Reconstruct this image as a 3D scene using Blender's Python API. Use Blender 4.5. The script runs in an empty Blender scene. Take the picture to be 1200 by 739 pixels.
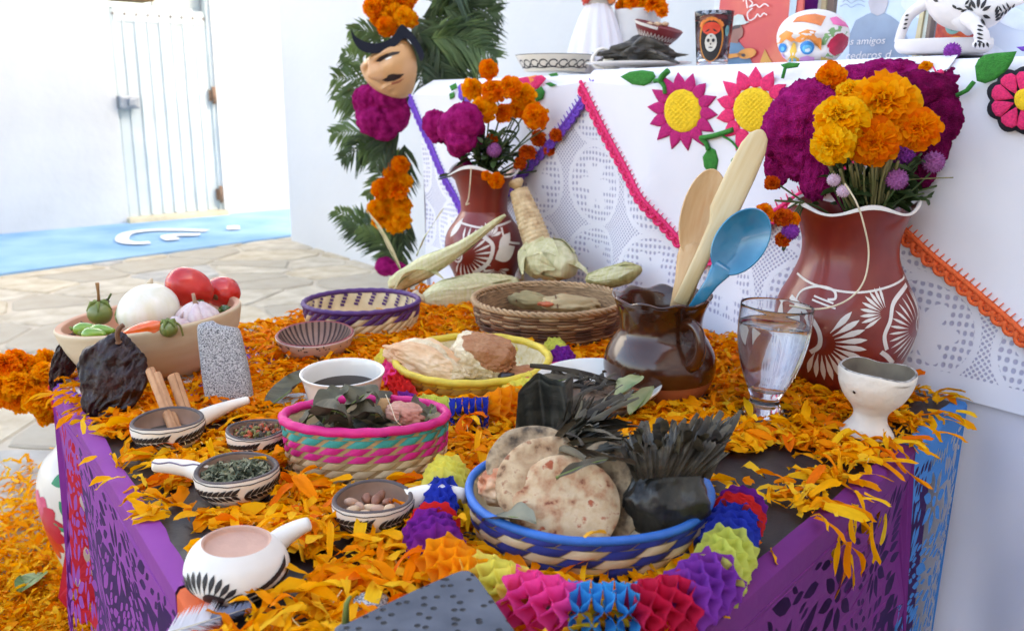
import bpy, bmesh, math, random
import numpy as np
from mathutils import Vector, Matrix, Euler, noise
random.seed(7)
R_ = random.Random(11)
SC = bpy.context.scene
COL = SC.collection
pi = math.pi
rad = math.radians

# ------------------------------------------------------------------ camera, sky, sun, exposure
CAMZ, PITCH, FPX = 0.83, rad(13.4), 1050.0
cam_d = bpy.data.cameras.new("camera")
cam = bpy.data.objects.new("camera", cam_d)
COL.objects.link(cam)
cam.location = (0, 0, CAMZ)
cam.rotation_euler = (pi / 2 - PITCH, 0, 0)
cam_d.sensor_width = 36.0
cam_d.lens = 36.0 * FPX / 1200.0
cam_d.clip_start, cam_d.clip_end = 0.02, 500
cam_d.dof.use_dof = True
cam_d.dof.focus_distance = 0.98
cam_d.dof.aperture_fstop = 9.0
SC.camera = cam

SUN_EL, SUN_AZ = rad(26), math.atan2(0.894, -0.447)      # azimuth from +Y towards +X
world = bpy.data.worlds.new("World")
SC.world = world
world.use_nodes = True
wn = world.node_tree
sky = wn.nodes.new("ShaderNodeTexSky")
sky.sky_type = 'NISHITA'
sky.sun_disc = False
sky.sun_elevation = SUN_EL
sky.sun_rotation = SUN_AZ
sky.air_density, sky.dust_density, sky.ozone_density = 1.0, 4.0, 0.4
wn.links.new(sky.outputs[0], wn.nodes["Background"].inputs[0])
wn.nodes["Background"].inputs[1].default_value = 0.15
sun_d = bpy.data.lights.new("sun", 'SUN')
sun_d.energy, sun_d.angle, sun_d.color = 3.6, rad(0.5), (1, 0.95, 0.87)
sun = bpy.data.objects.new("sun", sun_d)
COL.objects.link(sun)
SDIR = Vector((math.sin(SUN_AZ) * math.cos(SUN_EL), math.cos(SUN_AZ) * math.cos(SUN_EL), math.sin(SUN_EL)))
sun.rotation_euler = SDIR.to_track_quat('Z', 'Y').to_euler()
vs = SC.view_settings
vs.view_transform, vs.look, vs.gamma, vs.use_curve_mapping = 'Standard', 'None', 1.0, False
vs.exposure = 2.82
try:
    vs.use_white_balance = True
    vs.white_balance_temperature, vs.white_balance_tint = 7350, 14
except Exception:
    pass
SC.cycles.use_denoising = True
SC.cycles.max_bounces = 12
SC.cycles.transparent_max_bounces = 16
SC.cycles.caustics_reflective = SC.cycles.caustics_refractive = False
SC.cycles.sample_clamp_indirect = 6

# ------------------------------------------------------------------ where a sight line meets a plane of the place
TZ = 0.45                                   # height of the offering table
CP, SP = math.cos(PITCH), math.sin(PITCH)

def ray(px, py):
    a, b = (px - 600) / FPX, -(py - 369.5) / FPX
    return Vector((a, CP + b * SP, -SP + b * CP))

def T(px, py, z=TZ):
    d = ray(px, py)
    return Vector((0, 0, CAMZ)) + d * ((z - CAMZ) / d.z)

def atY(px, py, y):
    d = ray(px, py)
    return Vector((0, 0, CAMZ)) + d * (y / d.y)

def dep(P):
    return P[1] * CP - (P[2] - CAMZ) * SP

def mpp(P):
    return dep(P) / FPX

def zat(P, py):
    k = (369.5 - py) / FPX
    return CAMZ + P[1] * (k * CP - SP) / (CP + k * SP)

# ------------------------------------------------------------------ the altar's own frame: s along its front, out towards the table, z up
PR, PF = Vector((0.584, 1.103, 0)), Vector((-0.06, 1.98, 0))
ADIR = (PF - PR).normalized()
AOUT = Vector((-ADIR.y, ADIR.x, 0))         # towards the camera side
PR = PR - AOUT * 0.04
AROT = math.atan2(ADIR.y, ADIR.x)
AM = Matrix.Translation(PR) @ Matrix.Rotation(AROT, 4, 'Z')
AZ_TOP = 0.868

def AL(px, py, out=0.0):
    d = ray(px, py)
    o = Vector((0, 0, CAMZ)) - PR
    t = (out - o.dot(AOUT)) / d.dot(AOUT)
    p = o + d * t
    return p.dot(ADIR), p.z

def AW(s, out, z):
    return AM @ Vector((s, out, z))

# ------------------------------------------------------------------ colour and materials
def lin(c):
    c = c / 255.0
    return c / 12.92 if c <= 0.04045 else ((c + 0.055) / 1.055) ** 2.4

def C(r, g, b):
    return (lin(r), lin(g), lin(b))

def mul(c, k):
    return tuple(min(1, max(0, x * k)) for x in c)

def mix(a, b, t):
    return tuple(x * (1 - t) + y * t for x, y in zip(a, b))

MATS = {}

def mat(name, col=None, rough=0.6, var=0.12, vscale=30, col2=None, bump=0.0, bscale=150, spec=0.5, metal=0.0, coat=0.0,
        trans=0.0, island=None, stretch=(1, 1, 1), sheen=0.0, ramp=None, detail=4, bdist=0.002, alpha=None):
    if name in MATS:
        return MATS[name]
    m = bpy.data.materials.new(name)
    m.use_nodes = True
    nt = m.node_tree
    N, L = nt.nodes, nt.links
    bs = N["Principled BSDF"]
    tc = N.new("ShaderNodeTexCoord")
    mp = N.new("ShaderNodeMapping")
    mp.inputs['Scale'].default_value = stretch
    L.new(tc.outputs['Object'], mp.inputs['Vector'])
    nz = N.new("ShaderNodeTexNoise")
    nz.inputs['Scale'].default_value = vscale
    nz.inputs['Detail'].default_value = detail
    L.new(mp.outputs[0], nz.inputs['Vector'])
    cr = N.new("ShaderNodeValToRGB")
    if ramp:
        while len(cr.color_ramp.elements) < len(ramp):
            cr.color_ramp.elements.new(0.5)
        for e, (p, c) in zip(cr.color_ramp.elements, ramp):
            e.position, e.color = p, (*c, 1)
    else:
        a, b = mul(col, 1 - var), (col2 if col2 else mul(col, 1 + var))
        cr.color_ramp.elements[0].position, cr.color_ramp.elements[1].position = 0.32, 0.68
        cr.color_ramp.elements[0].color, cr.color_ramp.elements[1].color = (*a, 1), (*b, 1)
    L.new(nz.outputs['Fac'], cr.inputs['Fac'])
    out_c = cr.outputs['Color']
    if island:
        ge = N.new("ShaderNodeNewGeometry")
        ir = N.new("ShaderNodeValToRGB")
        while len(ir.color_ramp.elements) < len(island):
            ir.color_ramp.elements.new(0.5)
        for e, (p, c) in zip(ir.color_ramp.elements, island):
            e.position, e.color = p, (*c, 1)
        L.new(ge.outputs['Random Per Island'], ir.inputs['Fac'])
        mx = N.new("ShaderNodeMix")
        mx.data_type, mx.blend_type = 'RGBA', 'MULTIPLY'
        mx.inputs[0].default_value = 1.0
        L.new(ir.outputs['Color'], mx.inputs[6])
        L.new(out_c, mx.inputs[7])
        out_c = mx.outputs[2]
    L.new(out_c, bs.inputs['Base Color'])
    bs.inputs['Roughness'].default_value = rough
    bs.inputs['Metallic'].default_value = metal
    bs.inputs['Specular IOR Level'].default_value = spec
    bs.inputs['Coat Weight'].default_value = coat
    bs.inputs['Coat Roughness'].default_value = 0.06
    bs.inputs['Sheen Weight'].default_value = sheen
    if bump:
        n2 = N.new("ShaderNodeTexNoise")
        n2.inputs['Scale'].default_value = bscale
        n2.inputs['Detail'].default_value = 5
        L.new(mp.outputs[0], n2.inputs['Vector'])
        bp = N.new("ShaderNodeBump")
        bp.inputs['Strength'].default_value = bump
        bp.inputs['Distance'].default_value = bdist
        L.new(n2.outputs['Fac'], bp.inputs['Height'])
        L.new(bp.outputs[0], bs.inputs['Normal'])
    if trans:
        tr = N.new("ShaderNodeBsdfTranslucent")
        L.new(out_c, tr.inputs['Color'])
        ms = N.new("ShaderNodeMixShader")
        ms.inputs[0].default_value = trans
        L.new(bs.outputs[0], ms.inputs[1])
        L.new(tr.outputs[0], ms.inputs[2])
        L.new(ms.outputs[0], N["Material Output"].inputs['Surface'])
    MATS[name] = m
    return m

def tag(o, label=None, cat=None, group=None, kind=None):
    for k, v in (("label", label), ("category", cat), ("group", group), ("kind", kind)):
        if v:
            o[k] = v
    return o

def thing(name, label, cat, loc=(0, 0, 0), group=None, rot=(0, 0, 0)):
    o = bpy.data.objects.new(name, None)
    o.empty_display_size = 0.02
    COL.objects.link(o)
    o.location, o.rotation_euler = loc, rot
    return tag(o, label, cat, group)

class MB:
    """collects shapes for ONE mesh object"""
    def __init__(self):
        self.v, self.f, self.m, self.s = [], [], [], []
    def add(self, vf, m=0, M=None, smooth=True):
        v, f = vf
        o = len(self.v)
        if M is not None:
            v = [M @ Vector(p) for p in v]
        self.v.extend([tuple(p) for p in v])
        self.f.extend([tuple(i + o for i in q) for q in f])
        self.m.extend([m] * len(f))
        self.s.extend([smooth] * len(f))
        return self
    def mesh(self, name, mats):
        me = bpy.data.meshes.new(name)
        me.from_pydata(self.v, [], self.f)
        for x in (mats if isinstance(mats, (list, tuple)) else [mats]):
            me.materials.append(x)
        me.polygons.foreach_set("material_index", self.m)
        me.polygons.foreach_set("use_smooth", self.s)
        me.update()
        return me
    def build(self, name, mats, parent=None, loc=None, rot=None, label=None):
        return put(name, self.mesh(name, mats), parent, loc, rot, label)

def put(name, me, parent=None, loc=None, rot=None, label=None, M=None):
    o = bpy.data.objects.new(name, me)
    COL.objects.link(o)
    if parent is not None:
        o.parent = parent
    if loc is not None:
        o.location = loc
    if rot is not None:
        o.rotation_euler = rot
    if M is not None:
        o.matrix_basis = M
    if label:
        o["label"] = label
    return o

def copy_tree(o, parent=None):
    c = o.copy()
    COL.objects.link(c)
    c.parent = parent
    for ch in list(o.children):
        copy_tree(ch, c)
    return c

# ------------------------------------------------------------------ shape makers: each returns (verts, faces)
def grid(nu, nv, fn, cu=False, cv=False):
    v = [fn(i / (nu if cu else nu - 1), j / (nv if cv else nv - 1)) for i in range(nu) for j in range(nv)]
    f = []
    for i in range(nu if cu else nu - 1):
        for j in range(nv if cv else nv - 1):
            a, b = i, (i + 1) % nu
            c, d = j, (j + 1) % nv
            f.append((a * nv + c, b * nv + c, b * nv + d, a * nv + d))
    return v, f

def smooth_prof(pts, k=6):
    p = [Vector((a, b)) for a, b in pts]
    out = []
    for i in range(len(p) - 1):
        p0, p1, p2, p3 = p[max(0, i - 1)], p[i], p[i + 1], p[min(len(p) - 1, i + 2)]
        for j in range(k):
            t = j / k
            q = 0.5 * ((2 * p1) + (p2 - p0) * t + (2 * p0 - 5 * p1 + 4 * p2 - p3) * t * t + (3 * p1 - p0 - 3 * p2 + p3) * t ** 3)
            out.append((max(q.x, 0.0), q.y))
    out.append(tuple(p[-1]))
    return out

def lathe(prof, n=56, sx=1.0, sy=1.0, fn=None):
    """prof: (r, z) from the outside bottom up and back down the inside"""
    v, f = [], []
    for r, z in prof:
        for i in range(n):
            a = 2 * pi * i / n
            q = (r * math.cos(a) * sx, r * math.sin(a) * sy, z)
            v.append(fn(q, a) if fn else q)
    for j in range(len(prof) - 1):
        for i in range(n):
            k = (i + 1) % n
            f.append((j * n + i, j * n + k, (j + 1) * n + k, (j + 1) * n + i))
    return v, f

def fan(pts):
    """flat cap over a ring"""
    return list(pts), [tuple(range(len(pts)))]

def tube(path, r, n=8, cap=True, twist=None):
    P = [Vector(p) for p in path]
    m = len(P)
    rr = r if isinstance(r, (list, tuple)) else [r] * m
    v, f = [], []
    t0 = (P[1] - P[0]).normalized()
    u = t0.orthogonal().normalized()
    for i in range(m):
        t = (P[min(i + 1, m - 1)] - P[max(i - 1, 0)])
        t = t.normalized() if t.length > 1e-9 else t0
        u = (u - t * u.dot(t))
        u = u.normalized() if u.length > 1e-6 else t.orthogonal().normalized()
        w = t.cross(u)
        for k in range(n):
            a = 2 * pi * k / n
            q = rr[i] * (twist(i / (m - 1), a) if twist else 1)
            v.append(P[i] + (u * math.cos(a) + w * math.sin(a)) * q)
    for i in range(m - 1):
        for k in range(n):
            l = (k + 1) % n
            f.append((i * n + k, i * n + l, (i + 1) * n + l, (i + 1) * n + k))
    if cap:
        f.append(tuple(range(n))[::-1])
        f.append(tuple((m - 1) * n + k for k in range(n)))
    return v, f

def curve(pts, k=8):
    p = [Vector(q) for q in pts]
    out = []
    for i in range(len(p) - 1):
        p0, p1, p2, p3 = p[max(0, i - 1)], p[i], p[i + 1], p[min(len(p) - 1, i + 2)]
        for j in range(k):
            t = j / k
            out.append(0.5 * ((2 * p1) + (p2 - p0) * t + (2 * p0 - 5 * p1 + 4 * p2 - p3) * t * t + (3 * p1 - p0 - 3 * p2 + p3) * t ** 3))
    out.append(p[-1])
    return out

def box(cx, cy, cz, sx, sy, sz, b=0.0):
    x, y, z = sx / 2, sy / 2, sz / 2
    if b <= 0:
        v = [(cx + i * x, cy + j * y, cz + k * z) for i in (-1, 1) for j in (-1, 1) for k in (-1, 1)]
        return v, [(0, 1, 3, 2), (4, 6, 7, 5), (0, 4, 5, 1), (2, 3, 7, 6), (0, 2, 6, 4), (1, 5, 7, 3)]
    bm = bmesh.new()
    bmesh.ops.create_cube(bm, size=1.0)
    for w in bm.verts:
        w.co = Vector((w.co.x * sx, w.co.y * sy, w.co.z * sz))
    bmesh.ops.bevel(bm, geom=bm.edges[:], offset=b, segments=2, affect='EDGES', profile=0.6)
    r = [(w.co.x + cx, w.co.y + cy, w.co.z + cz) for w in bm.verts], [tuple(w.index for w in q.verts) for q in bm.faces]
    bm.free()
    return r

_ico = {}
def ico(sub):
    if sub not in _ico:
        bm = bmesh.new()
        bmesh.ops.create_icosphere(bm, subdivisions=sub, radius=1.0)
        bm.verts.ensure_lookup_table()
        _ico[sub] = [v.co.copy() for v in bm.verts], [tuple(w.index for w in q.verts) for q in bm.faces]
        bm.free()
    return _ico[sub]

def blob(c, r, sub=3, amp=0.0, freq=2.0, seed=0, rot=None, fn=None):
    v0, f = ico(sub)
    rr = r if isinstance(r, (tuple, list)) else (r, r, r)
    o = Vector((seed * 7.3, seed * 3.1, seed * 1.7))
    out = []
    for p in v0:
        k = 1.0
        if amp:
            k += amp * (noise.noise(p * freq + o) + 0.5 * noise.noise(p * freq * 2.3 + o))
        q = p * k
        if fn:
            q = fn(q, p)
        q = Vector((q.x * rr[0], q.y * rr[1], q.z * rr[2]))
        if rot is not None:
            q = rot @ q
        out.append(q + Vector(c))
    return out, f

def prism(poly, h, z=0.0):
    """flat outline (x, y) given thickness h"""
    n = len(poly)
    v = [(x, y, z) for x, y in poly] + [(x, y, z + h) for x, y in poly]
    f = [tuple(range(n))[::-1], tuple(range(n, 2 * n))] + [(i, (i + 1) % n, n + (i + 1) % n, n + i) for i in range(n)]
    return v, f

def ell(cx, cy, rx, ry, n=20, a0=0.0):
    return [(cx + rx * math.cos(2 * pi * i / n) * math.cos(a0) - ry * math.sin(2 * pi * i / n) * math.sin(a0),
             cy + rx * math.cos(2 * pi * i / n) * math.sin(a0) + ry * math.sin(2 * pi * i / n) * math.cos(a0)) for i in range(n)]

def drop_shape(cx, cy, L, W, a, n=10):
    """leaf / teardrop outline, L long, W wide, pointing along a"""
    o = []
    for i in range(n):
        t = i / (n - 1)
        o.append((t * L, W / 2 * math.sin(pi * t ** 0.8)))
    for i in range(n - 2, 0, -1):
        t = i / (n - 1)
        o.append((t * L, -W / 2 * math.sin(pi * t ** 0.8)))
    ca, sa = math.cos(a), math.sin(a)
    return [(cx + x * ca - y * sa, cy + x * sa + y * ca) for x, y in o]

def from_curve(cd):
    o = bpy.data.objects.new("tmp_outline", cd)
    COL.objects.link(o)
    dg = bpy.context.evaluated_depsgraph_get()
    dg.update()
    me = bpy.data.meshes.new_from_object(o.evaluated_get(dg))
    v = [tuple(p.co) for p in me.vertices]
    f = [tuple(q.vertices) for q in me.polygons]
    bpy.data.objects.remove(o)
    bpy.data.curves.remove(cd)
    bpy.data.meshes.remove(me)
    return v, f

def sheet_with_holes(outline, holes):
    cd = bpy.data.curves.new("tmp_sheet", 'CURVE')
    cd.dimensions, cd.fill_mode = '2D', 'BOTH'
    for poly in [outline] + holes:
        sp = cd.splines.new('POLY')
        sp.points.add(len(poly) - 1)
        for i, (x, y) in enumerate(poly):
            sp.points[i].co = (x, y, 0, 1)
        sp.use_cyclic_u = True
    return from_curve(cd)

def text_shape(s, size, shear=0.0, extr=0.0):
    cd = bpy.data.curves.new("tmp_text", 'FONT')
    cd.body, cd.size, cd.shear, cd.extrude = s, size, shear, extr
    cd.resolution_u = 3
    return from_curve(cd)

class Round:
    """a turned vessel: outer radius by height, so that painted strokes can lie on it"""
    def __init__(self, outer):
        self.o = sorted(outer, key=lambda p: p[1])
    def r(self, z):
        o = self.o
        if z <= o[0][1]:
            return o[0][0]
        for (a, b), (c, d) in zip(o, o[1:]):
            if b <= z <= d:
                return a + (c - a) * (z - b) / max(d - b, 1e-9)
        return o[-1][0]
    def pt(self, th, z, e=0.0006):
        r = self.r(z) + e
        return (r * math.cos(th), r * math.sin(th), z)
    def leaf(self, th, z, L, W, a, n=6, sharp=0.8, pw=1.0):
        """a leaf stroke starting at (th, z), L long, W wide, heading a (0 = towards +th, pi/2 = up); lengths in metres"""
        v = []
        rr = max(self.r(z), 1e-4)
        for i in range(n):
            t = i / (n - 1)
            w = W / 2 * max(math.sin(pi * min(0.985, max(0.015, t ** sharp))) ** pw, 0.06)
            for sgn in (-1, 0, 1):
                x = t * L * math.cos(a) - sgn * w * math.sin(a)
                y = t * L * math.sin(a) + sgn * w * math.cos(a)
                v.append(self.pt(th + x / rr, z + y, 0.0006 + (0.0003 if sgn == 0 else 0)))
        f = []
        for i in range(n - 1):
            for k in (0, 1):
                f.append((i * 3 + k, i * 3 + 3 + k, i * 3 + 4 + k, i * 3 + 1 + k))
        return v, f
    def line(self, pts, W):
        """a stroke through (th, z) points"""
        v, f = [], []
        n = len(pts)
        for i in range(n):
            a, b = pts[max(i - 1, 0)], pts[min(i + 1, n - 1)]
            rr = max(self.r(pts[i][1]), 1e-4)
            dx, dy = (b[0] - a[0]) * rr, b[1] - a[1]
            l = math.hypot(dx, dy) or 1
            nx, ny = -dy / l * W / 2, dx / l * W / 2
            for sg in (-1, 1):
                v.append(self.pt(pts[i][0] + sg * nx / rr, pts[i][1] + sg * ny))
            if i:
                f.append((2 * i - 2, 2 * i - 1, 2 * i + 1, 2 * i))
        return v, f

def facing(P):
    return math.atan2(-P[1], -P[0])
# ================================================================== the courtyard
M_wall = mat("whitewash", C(208, 211, 214), 0.9, 0.03, 1.5, bump=0.25, bscale=18, bdist=0.01)
M_wall2 = mat("whitewash_far", C(190, 196, 199), 0.9, 0.06, 2.2, bump=0.3, bscale=14, bdist=0.01)
M_mortar = mat("mortar", C(186, 176, 158), 0.95, 0.15, 6, bump=0.5, bscale=60)
M_stones = [mat("stone_%s" % n, C(*c), 0.85, 0.16, 9, col2=C(*d), bump=0.5, bscale=45, bdist=0.004, detail=8) for n, c, d in
            (("sand", (178, 166, 144), (200, 192, 174)), ("buff", (188, 180, 162), (164, 154, 136)), ("grey", (164, 160, 152), (188, 184, 174)), ("ochre", (184, 168, 140), (202, 192, 170)))]
M_blue = mat("blue_pavement_paint", C(116, 164, 204), 0.8, 0.08, 3, col2=C(146, 184, 210), bump=0.4, bscale=80)
M_white_paint = mat("white_paint", C(236, 238, 238), 0.7, 0.03)

g = MB()
g.add(([(-60, -60, -0.007), (60, -60, -0.007), (60, 60, -0.007), (-60, 60, -0.007)], [(0, 1, 2, 3)]))
ground = g.build("ground", M_mortar)
tag(ground, kind="structure")

FA = Vector((-3.19, 5.54, 0))
FD = Vector((0.734, 0.68, 0)).normalized()
FN = Vector((FD.y, -FD.x, 0))                 # towards the courtyard
FM = Matrix.Translation(FA) @ Matrix.Rotation(math.atan2(FD.y, FD.x), 4, 'Z')

def FW(px, py):
    d = ray(px, py)
    o = Vector((0, 0, CAMZ)) - FA
    p = o + d * (-o.dot(FN) / d.dot(FN))
    return p.dot(FD), p.z

# paving stones: irregular cells with open joints
def clip_poly(poly, p, n):
    out = []
    for i in range(len(poly)):
        a, b = poly[i], poly[(i + 1) % len(poly)]
        da, db = (a - p).dot(n), (b - p).dot(n)
        if da <= 0:
            out.append(a)
        if da * db < 0:
            out.append(a + (b - a) * (da / (da - db)))
    return out

rs = random.Random(5)
seeds = []
for i in range(-1, 12):
    for j in range(-1, 17):
        seeds.append(Vector((-3.5 + i * 0.37 + (j % 2) * 0.2 + rs.uniform(-.15, .15), 0.7 + j * 0.31 + rs.uniform(-.13, .13))))
b0, b1 = T(0, 322, 0), T(340, 277, 0)
bdir = (b1 - b0).normalized()
bn = Vector((-bdir.y, bdir.x))                # towards the blue strip
for s in seeds:
    poly = [s + Vector(q) for q in ((-1, -1), (1, -1), (1, 1), (-1, 1))]
    for o in seeds:
        if o is not s and (o - s).length < 1.6:
            n = (o - s)
            poly = clip_poly(poly, s + n * 0.5 - n.normalized() * 0.008, n)
            if len(poly) < 3:
                break
    poly = clip_poly(poly, Vector((b0.x, b0.y)) - bn * 0.02, bn) if len(poly) > 2 else []
    if len(poly) < 3:
        continue
    # round the outline a little and roughen it
    pts = []
    m = len(poly)
    for i in range(m):
        a, b, c = poly[i - 1], poly[i], poly[(i + 1) % m]
        e1, e2 = (a - b), (c - b)
        k1, k2 = min(0.05, e1.length * 0.3), min(0.05, e2.length * 0.3)
        pts += [b + e1.normalized() * k1, b * 0.6 + (b + e1.normalized() * k1 + b + e2.normalized() * k2) * 0.2, b + e2.normalized() * k2]
    c = sum(pts, Vector((0, 0))) / len(pts)
    if c.x > 0.6 or (c - Vector((-1.2, 3))).length > 3.6:
        continue
    pts = [p + Vector((noise.noise((p.x * 9, p.y * 9, 0)), noise.noise((p.x * 9, p.y * 9, 5)))) * 0.018 for p in pts]
    z = rs.uniform(-0.002, 0.003)
    st = MB()
    n = len(pts)
    v = [(p.x - c.x, p.y - c.y, -0.03) for p in pts] + [(p.x - c.x, p.y - c.y, z - 0.006) for p in pts] + [((p.x - c.x) * 0.96, (p.y - c.y) * 0.96, z) for p in pts]
    f = [(k * n + i, k * n + (i + 1) % n, (k + 1) * n + (i + 1) % n, (k + 1) * n + i) for k in (0, 1) for i in range(n)] + [tuple(2 * n + i for i in range(n))]
    st.add((v, f), smooth=False)
    st.build("paving_stone", rs.choice(M_stones), ground, loc=(c.x, c.y, 0))

# blue painted strip along the far wall, with its white wheelchair sign
W0, W1 = FA - FD * 2.5, FA + FD * 6.0
st = MB()
c0, c1 = b0 - bdir * 2.5, b1 + bdir * 3.0
N_ = 24
v = []
for i in range(N_ + 1):
    t = i / N_
    p, q = c0.lerp(c1, t), W0.lerp(W1, t)
    v += [(p.x, p.y, -0.012), (p.x, p.y, 0.006), (q.x, q.y, 0.03)]
f = []
for i in range(N_):
    f += [(3 * i, 3 * i + 3, 3 * i + 4, 3 * i + 1), (3 * i + 1, 3 * i + 4, 3 * i + 5, 3 * i + 2)]
st.add((v, f), smooth=False)
pave = st.build("pavement", M_blue)
tag(pave, kind="structure")

def strip_h(p):
    """height of the sloping strip at a point"""
    q = Vector((p.x, p.y, 0)) - b0
    a = (q.x * bn.x + q.y * bn.y)
    w = FA - b0
    return 0.006 + 0.024 * max(0, min(1, a / max(0.3, (w.x * bn.x + w.y * bn.y))))

sg = MB()
def floor_stroke(pts, w):
    P = [T(a, b, 0.02) for a, b in pts]
    P = curve([(p.x, p.y, 0) for p in P], 6)
    v, f = [], []
    for i, p in enumerate(P):
        t = (P[min(i + 1, len(P) - 1)] - P[max(i - 1, 0)]).normalized()
        n = Vector((-t.y, t.x, 0)) * w / 2
        for q in (p - n, p + n):
            v.append((q.x, q.y, strip_h(q) + 0.012))
        if i:
            f.append((2 * i - 2, 2 * i - 1, 2 * i + 1, 2 * i))
    sg.add((v, f))
floor_stroke([(176, 284.5), (158, 285.5), (144, 283), (146, 277), (158, 273.5), (182, 271.3), (214, 270.8), (243, 271.3)], 0.075)
floor_stroke([(234, 275.5), (214, 276), (197, 277.5), (203, 281.5)], 0.085)
floor_stroke([(266, 268), (281, 267.4)], 0.16)
sgo = sg.build("wheelchair_symbol", M_white_paint, pave)

# far wall with the sheet metal gate
tk = 0.3
st = MB()
gx0, gx1 = FW(151, 262)[0], FW(264, 252)[0]
GH = FW(200, 14)[1]
st.add(box((gx0 - 3.0) / 2, tk / 2 + 0.0, 1.8, gx0 + 3.0, tk, 3.7), smooth=False)
st.add(box((gx1 + 6.5) / 2, tk / 2, 1.8, 6.5 - gx1, tk, 3.7), smooth=False)
st.add(box((gx0 + gx1) / 2, tk / 2 + 0.002, (GH + 0.32 + 3.65) / 2, gx1 - gx0 - 0.004, tk - 0.004, 3.65 - GH - 0.32), smooth=False)
far_wall = st.build("courtyard_wall", M_wall2)
far_wall.matrix_basis = FM
tag(far_wall, "long white courtyard wall around the pale metal gate", "wall")

M_gate = mat("gate_sheet", C(182, 198, 204), 0.45, 0.06, 3, col2=C(196, 210, 214), bump=0.1, bscale=12)
M_rust = mat("rusty_steel", C(150, 130, 110), 0.7, 0.3, 60, col2=C(120, 84, 60))
M_gsteel = mat("grey_steel", C(150, 160, 170), 0.45, 0.1, 40, metal=0.6)
M_beam = mat("old_wood", C(150, 118, 72), 0.8, 0.3, 20, col2=C(96, 74, 46), stretch=(1, 8, 8))
gate = thing("metal_gate", "pale blue ribbed sheet metal gate set in the white wall", "gate")
gate.matrix_basis = FM
np_ = 8
pw = (gx1 - gx0 - 0.04) / np_
for i in range(np_):
    x = gx0 + 0.02 + pw * (i + 0.5)
    b = MB()
    b.add(box(x, 0.05 + 0.004 * (i % 2), (GH + 0.06) / 2, pw - 0.012, 0.02, GH - 0.06, 0.003), smooth=False)
    b.add(box(x + pw / 2, 0.044, (GH + 0.06) / 2, 0.012, 0.024, GH - 0.08), smooth=False)
    b.build("panel", M_gate, gate)
b = MB()
b.add(box(gx0 + 0.008, 0.05, GH / 2 + 0.2, 0.022, 0.05, GH + 0.4), smooth=False)
b.add(box(gx1 - 0.008, 0.05, GH / 2 + 0.2, 0.03, 0.05, GH + 0.4), smooth=False)
b.add(box((gx0 + gx1) / 2, 0.06, GH - 0.03, gx1 - gx0 - 0.08, 0.05, 0.09), smooth=False)
b.build("frame", M_gate, gate)
MB().add(box((gx0 + gx1) / 2, 0.09, GH / 2, gx1 - gx0 - 0.03, 0.01, GH - 0.03), smooth=False).build("backing", mat("gate_backing", C(96, 116, 126), .6, .1, 5), gate)
b = MB()
for i in range(9):
    x = gx0 + 0.04 + (gx1 - gx0 - 0.08) * i / 8
    b.add(blob((x, 0.032, GH - 0.03), 0.008, 1))
b.build("rivet", M_rust, gate)
lx, lz = FW(146, 120)
b = MB()
b.add(box(lx + 0.02, 0.0, lz, 0.13, 0.09, 0.085, 0.012), smooth=False)
b.add(box(lx + 0.03, -0.055, lz, 0.05, 0.03, 0.05, 0.008), smooth=False)
b.build("lock_box", M_gsteel, gate)
for py in (112, 228):
    hx, hz = FW(257, py)
    b = MB()
    b.add(tube([(gx1 - 0.02, 0.0, hz - 0.06), (gx1 - 0.02, 0.0, hz + 0.06)], 0.014), smooth=True)
    b.add(box(gx1 - 0.02, 0.02, hz, 0.05, 0.02, 0.08), smooth=False)
    b.build("hinge", M_rust, gate)
b = MB()
b.add(box((gx0 + gx1) / 2, 0.03, 0.035, gx1 - gx0 + 0.02, 0.16, 0.055, 0.006), smooth=False)
b.build("sill", mat("sill_stone", C(196, 188, 160), 0.9, 0.15, 10), gate)
b = MB()
xa, xb = gx0 + 0.01, FW(183, 5)[0]
b.add(box((xa + xb) / 2, 0.12, GH + 0.17, xb - xa, 0.2, 0.22, 0.01), smooth=False)
tag(b.build("lintel_beam", M_beam, None), "short brown wooden beam above the metal gate", "beam").matrix_basis = FM
b = MB()
b.add(box((xb + gx1) / 2 + 0.01, 0.16, GH + 0.17, gx1 - xb - 0.04, 0.03, 0.26), smooth=False)
b.build("top_panel", M_gate, gate)

# white house wall behind the altar
K = T(341, 282, 0)
WD = -ADIR
st = MB()
st.add(box(5.0, 0, 2.0, 10.0, 0.3, 4.2, 0.012), smooth=False)
hw_ = st.build("house_wall", M_wall)
hw_.matrix_basis = Matrix.Translation(Vector((K.x, K.y, 0)) - AOUT * 0.15) @ Matrix.Rotation(math.atan2(WD.y, WD.x), 4, 'Z')
tag(hw_, "smooth white house wall rising behind the altar", "wall")

# the house across the courtyard: its eave throws the toothed shadow on the far wall
OM = Matrix.Translation(FA + FN * 11.24) @ Matrix.Rotation(math.atan2(FD.y, FD.x), 4, 'Z')
st = MB()
st.add(box(2.0, -0.2, 3.45, 24, 0.4, 6.95), smooth=False)
ow = st.build("opposite_wall", mat("cream_house_wall", C(214, 208, 200), 0.9, 0.1, 2))
ow.matrix_basis = OM
tag(ow, kind="structure")
M_tile = mat("roof_tile", C(170, 96, 66), 0.85, 0.2, 8)
st = MB()
st.add(box(2.0, 0.25, 6.91, 24, 1.6, 0.06), smooth=False)
for i in range(110):
    x = -9.5 + i * 0.21
    st.add(grid(7, 3, lambda u, v, x=x: (x + 0.1 * math.cos(pi * u), 1.14 - 2.0 * v, 6.95 + 0.09 * math.sin(pi * u) + 0.3 * v)))
orf = st.build("opposite_roof", M_tile)
orf.matrix_basis = OM
tag(orf, kind="structure")
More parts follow.
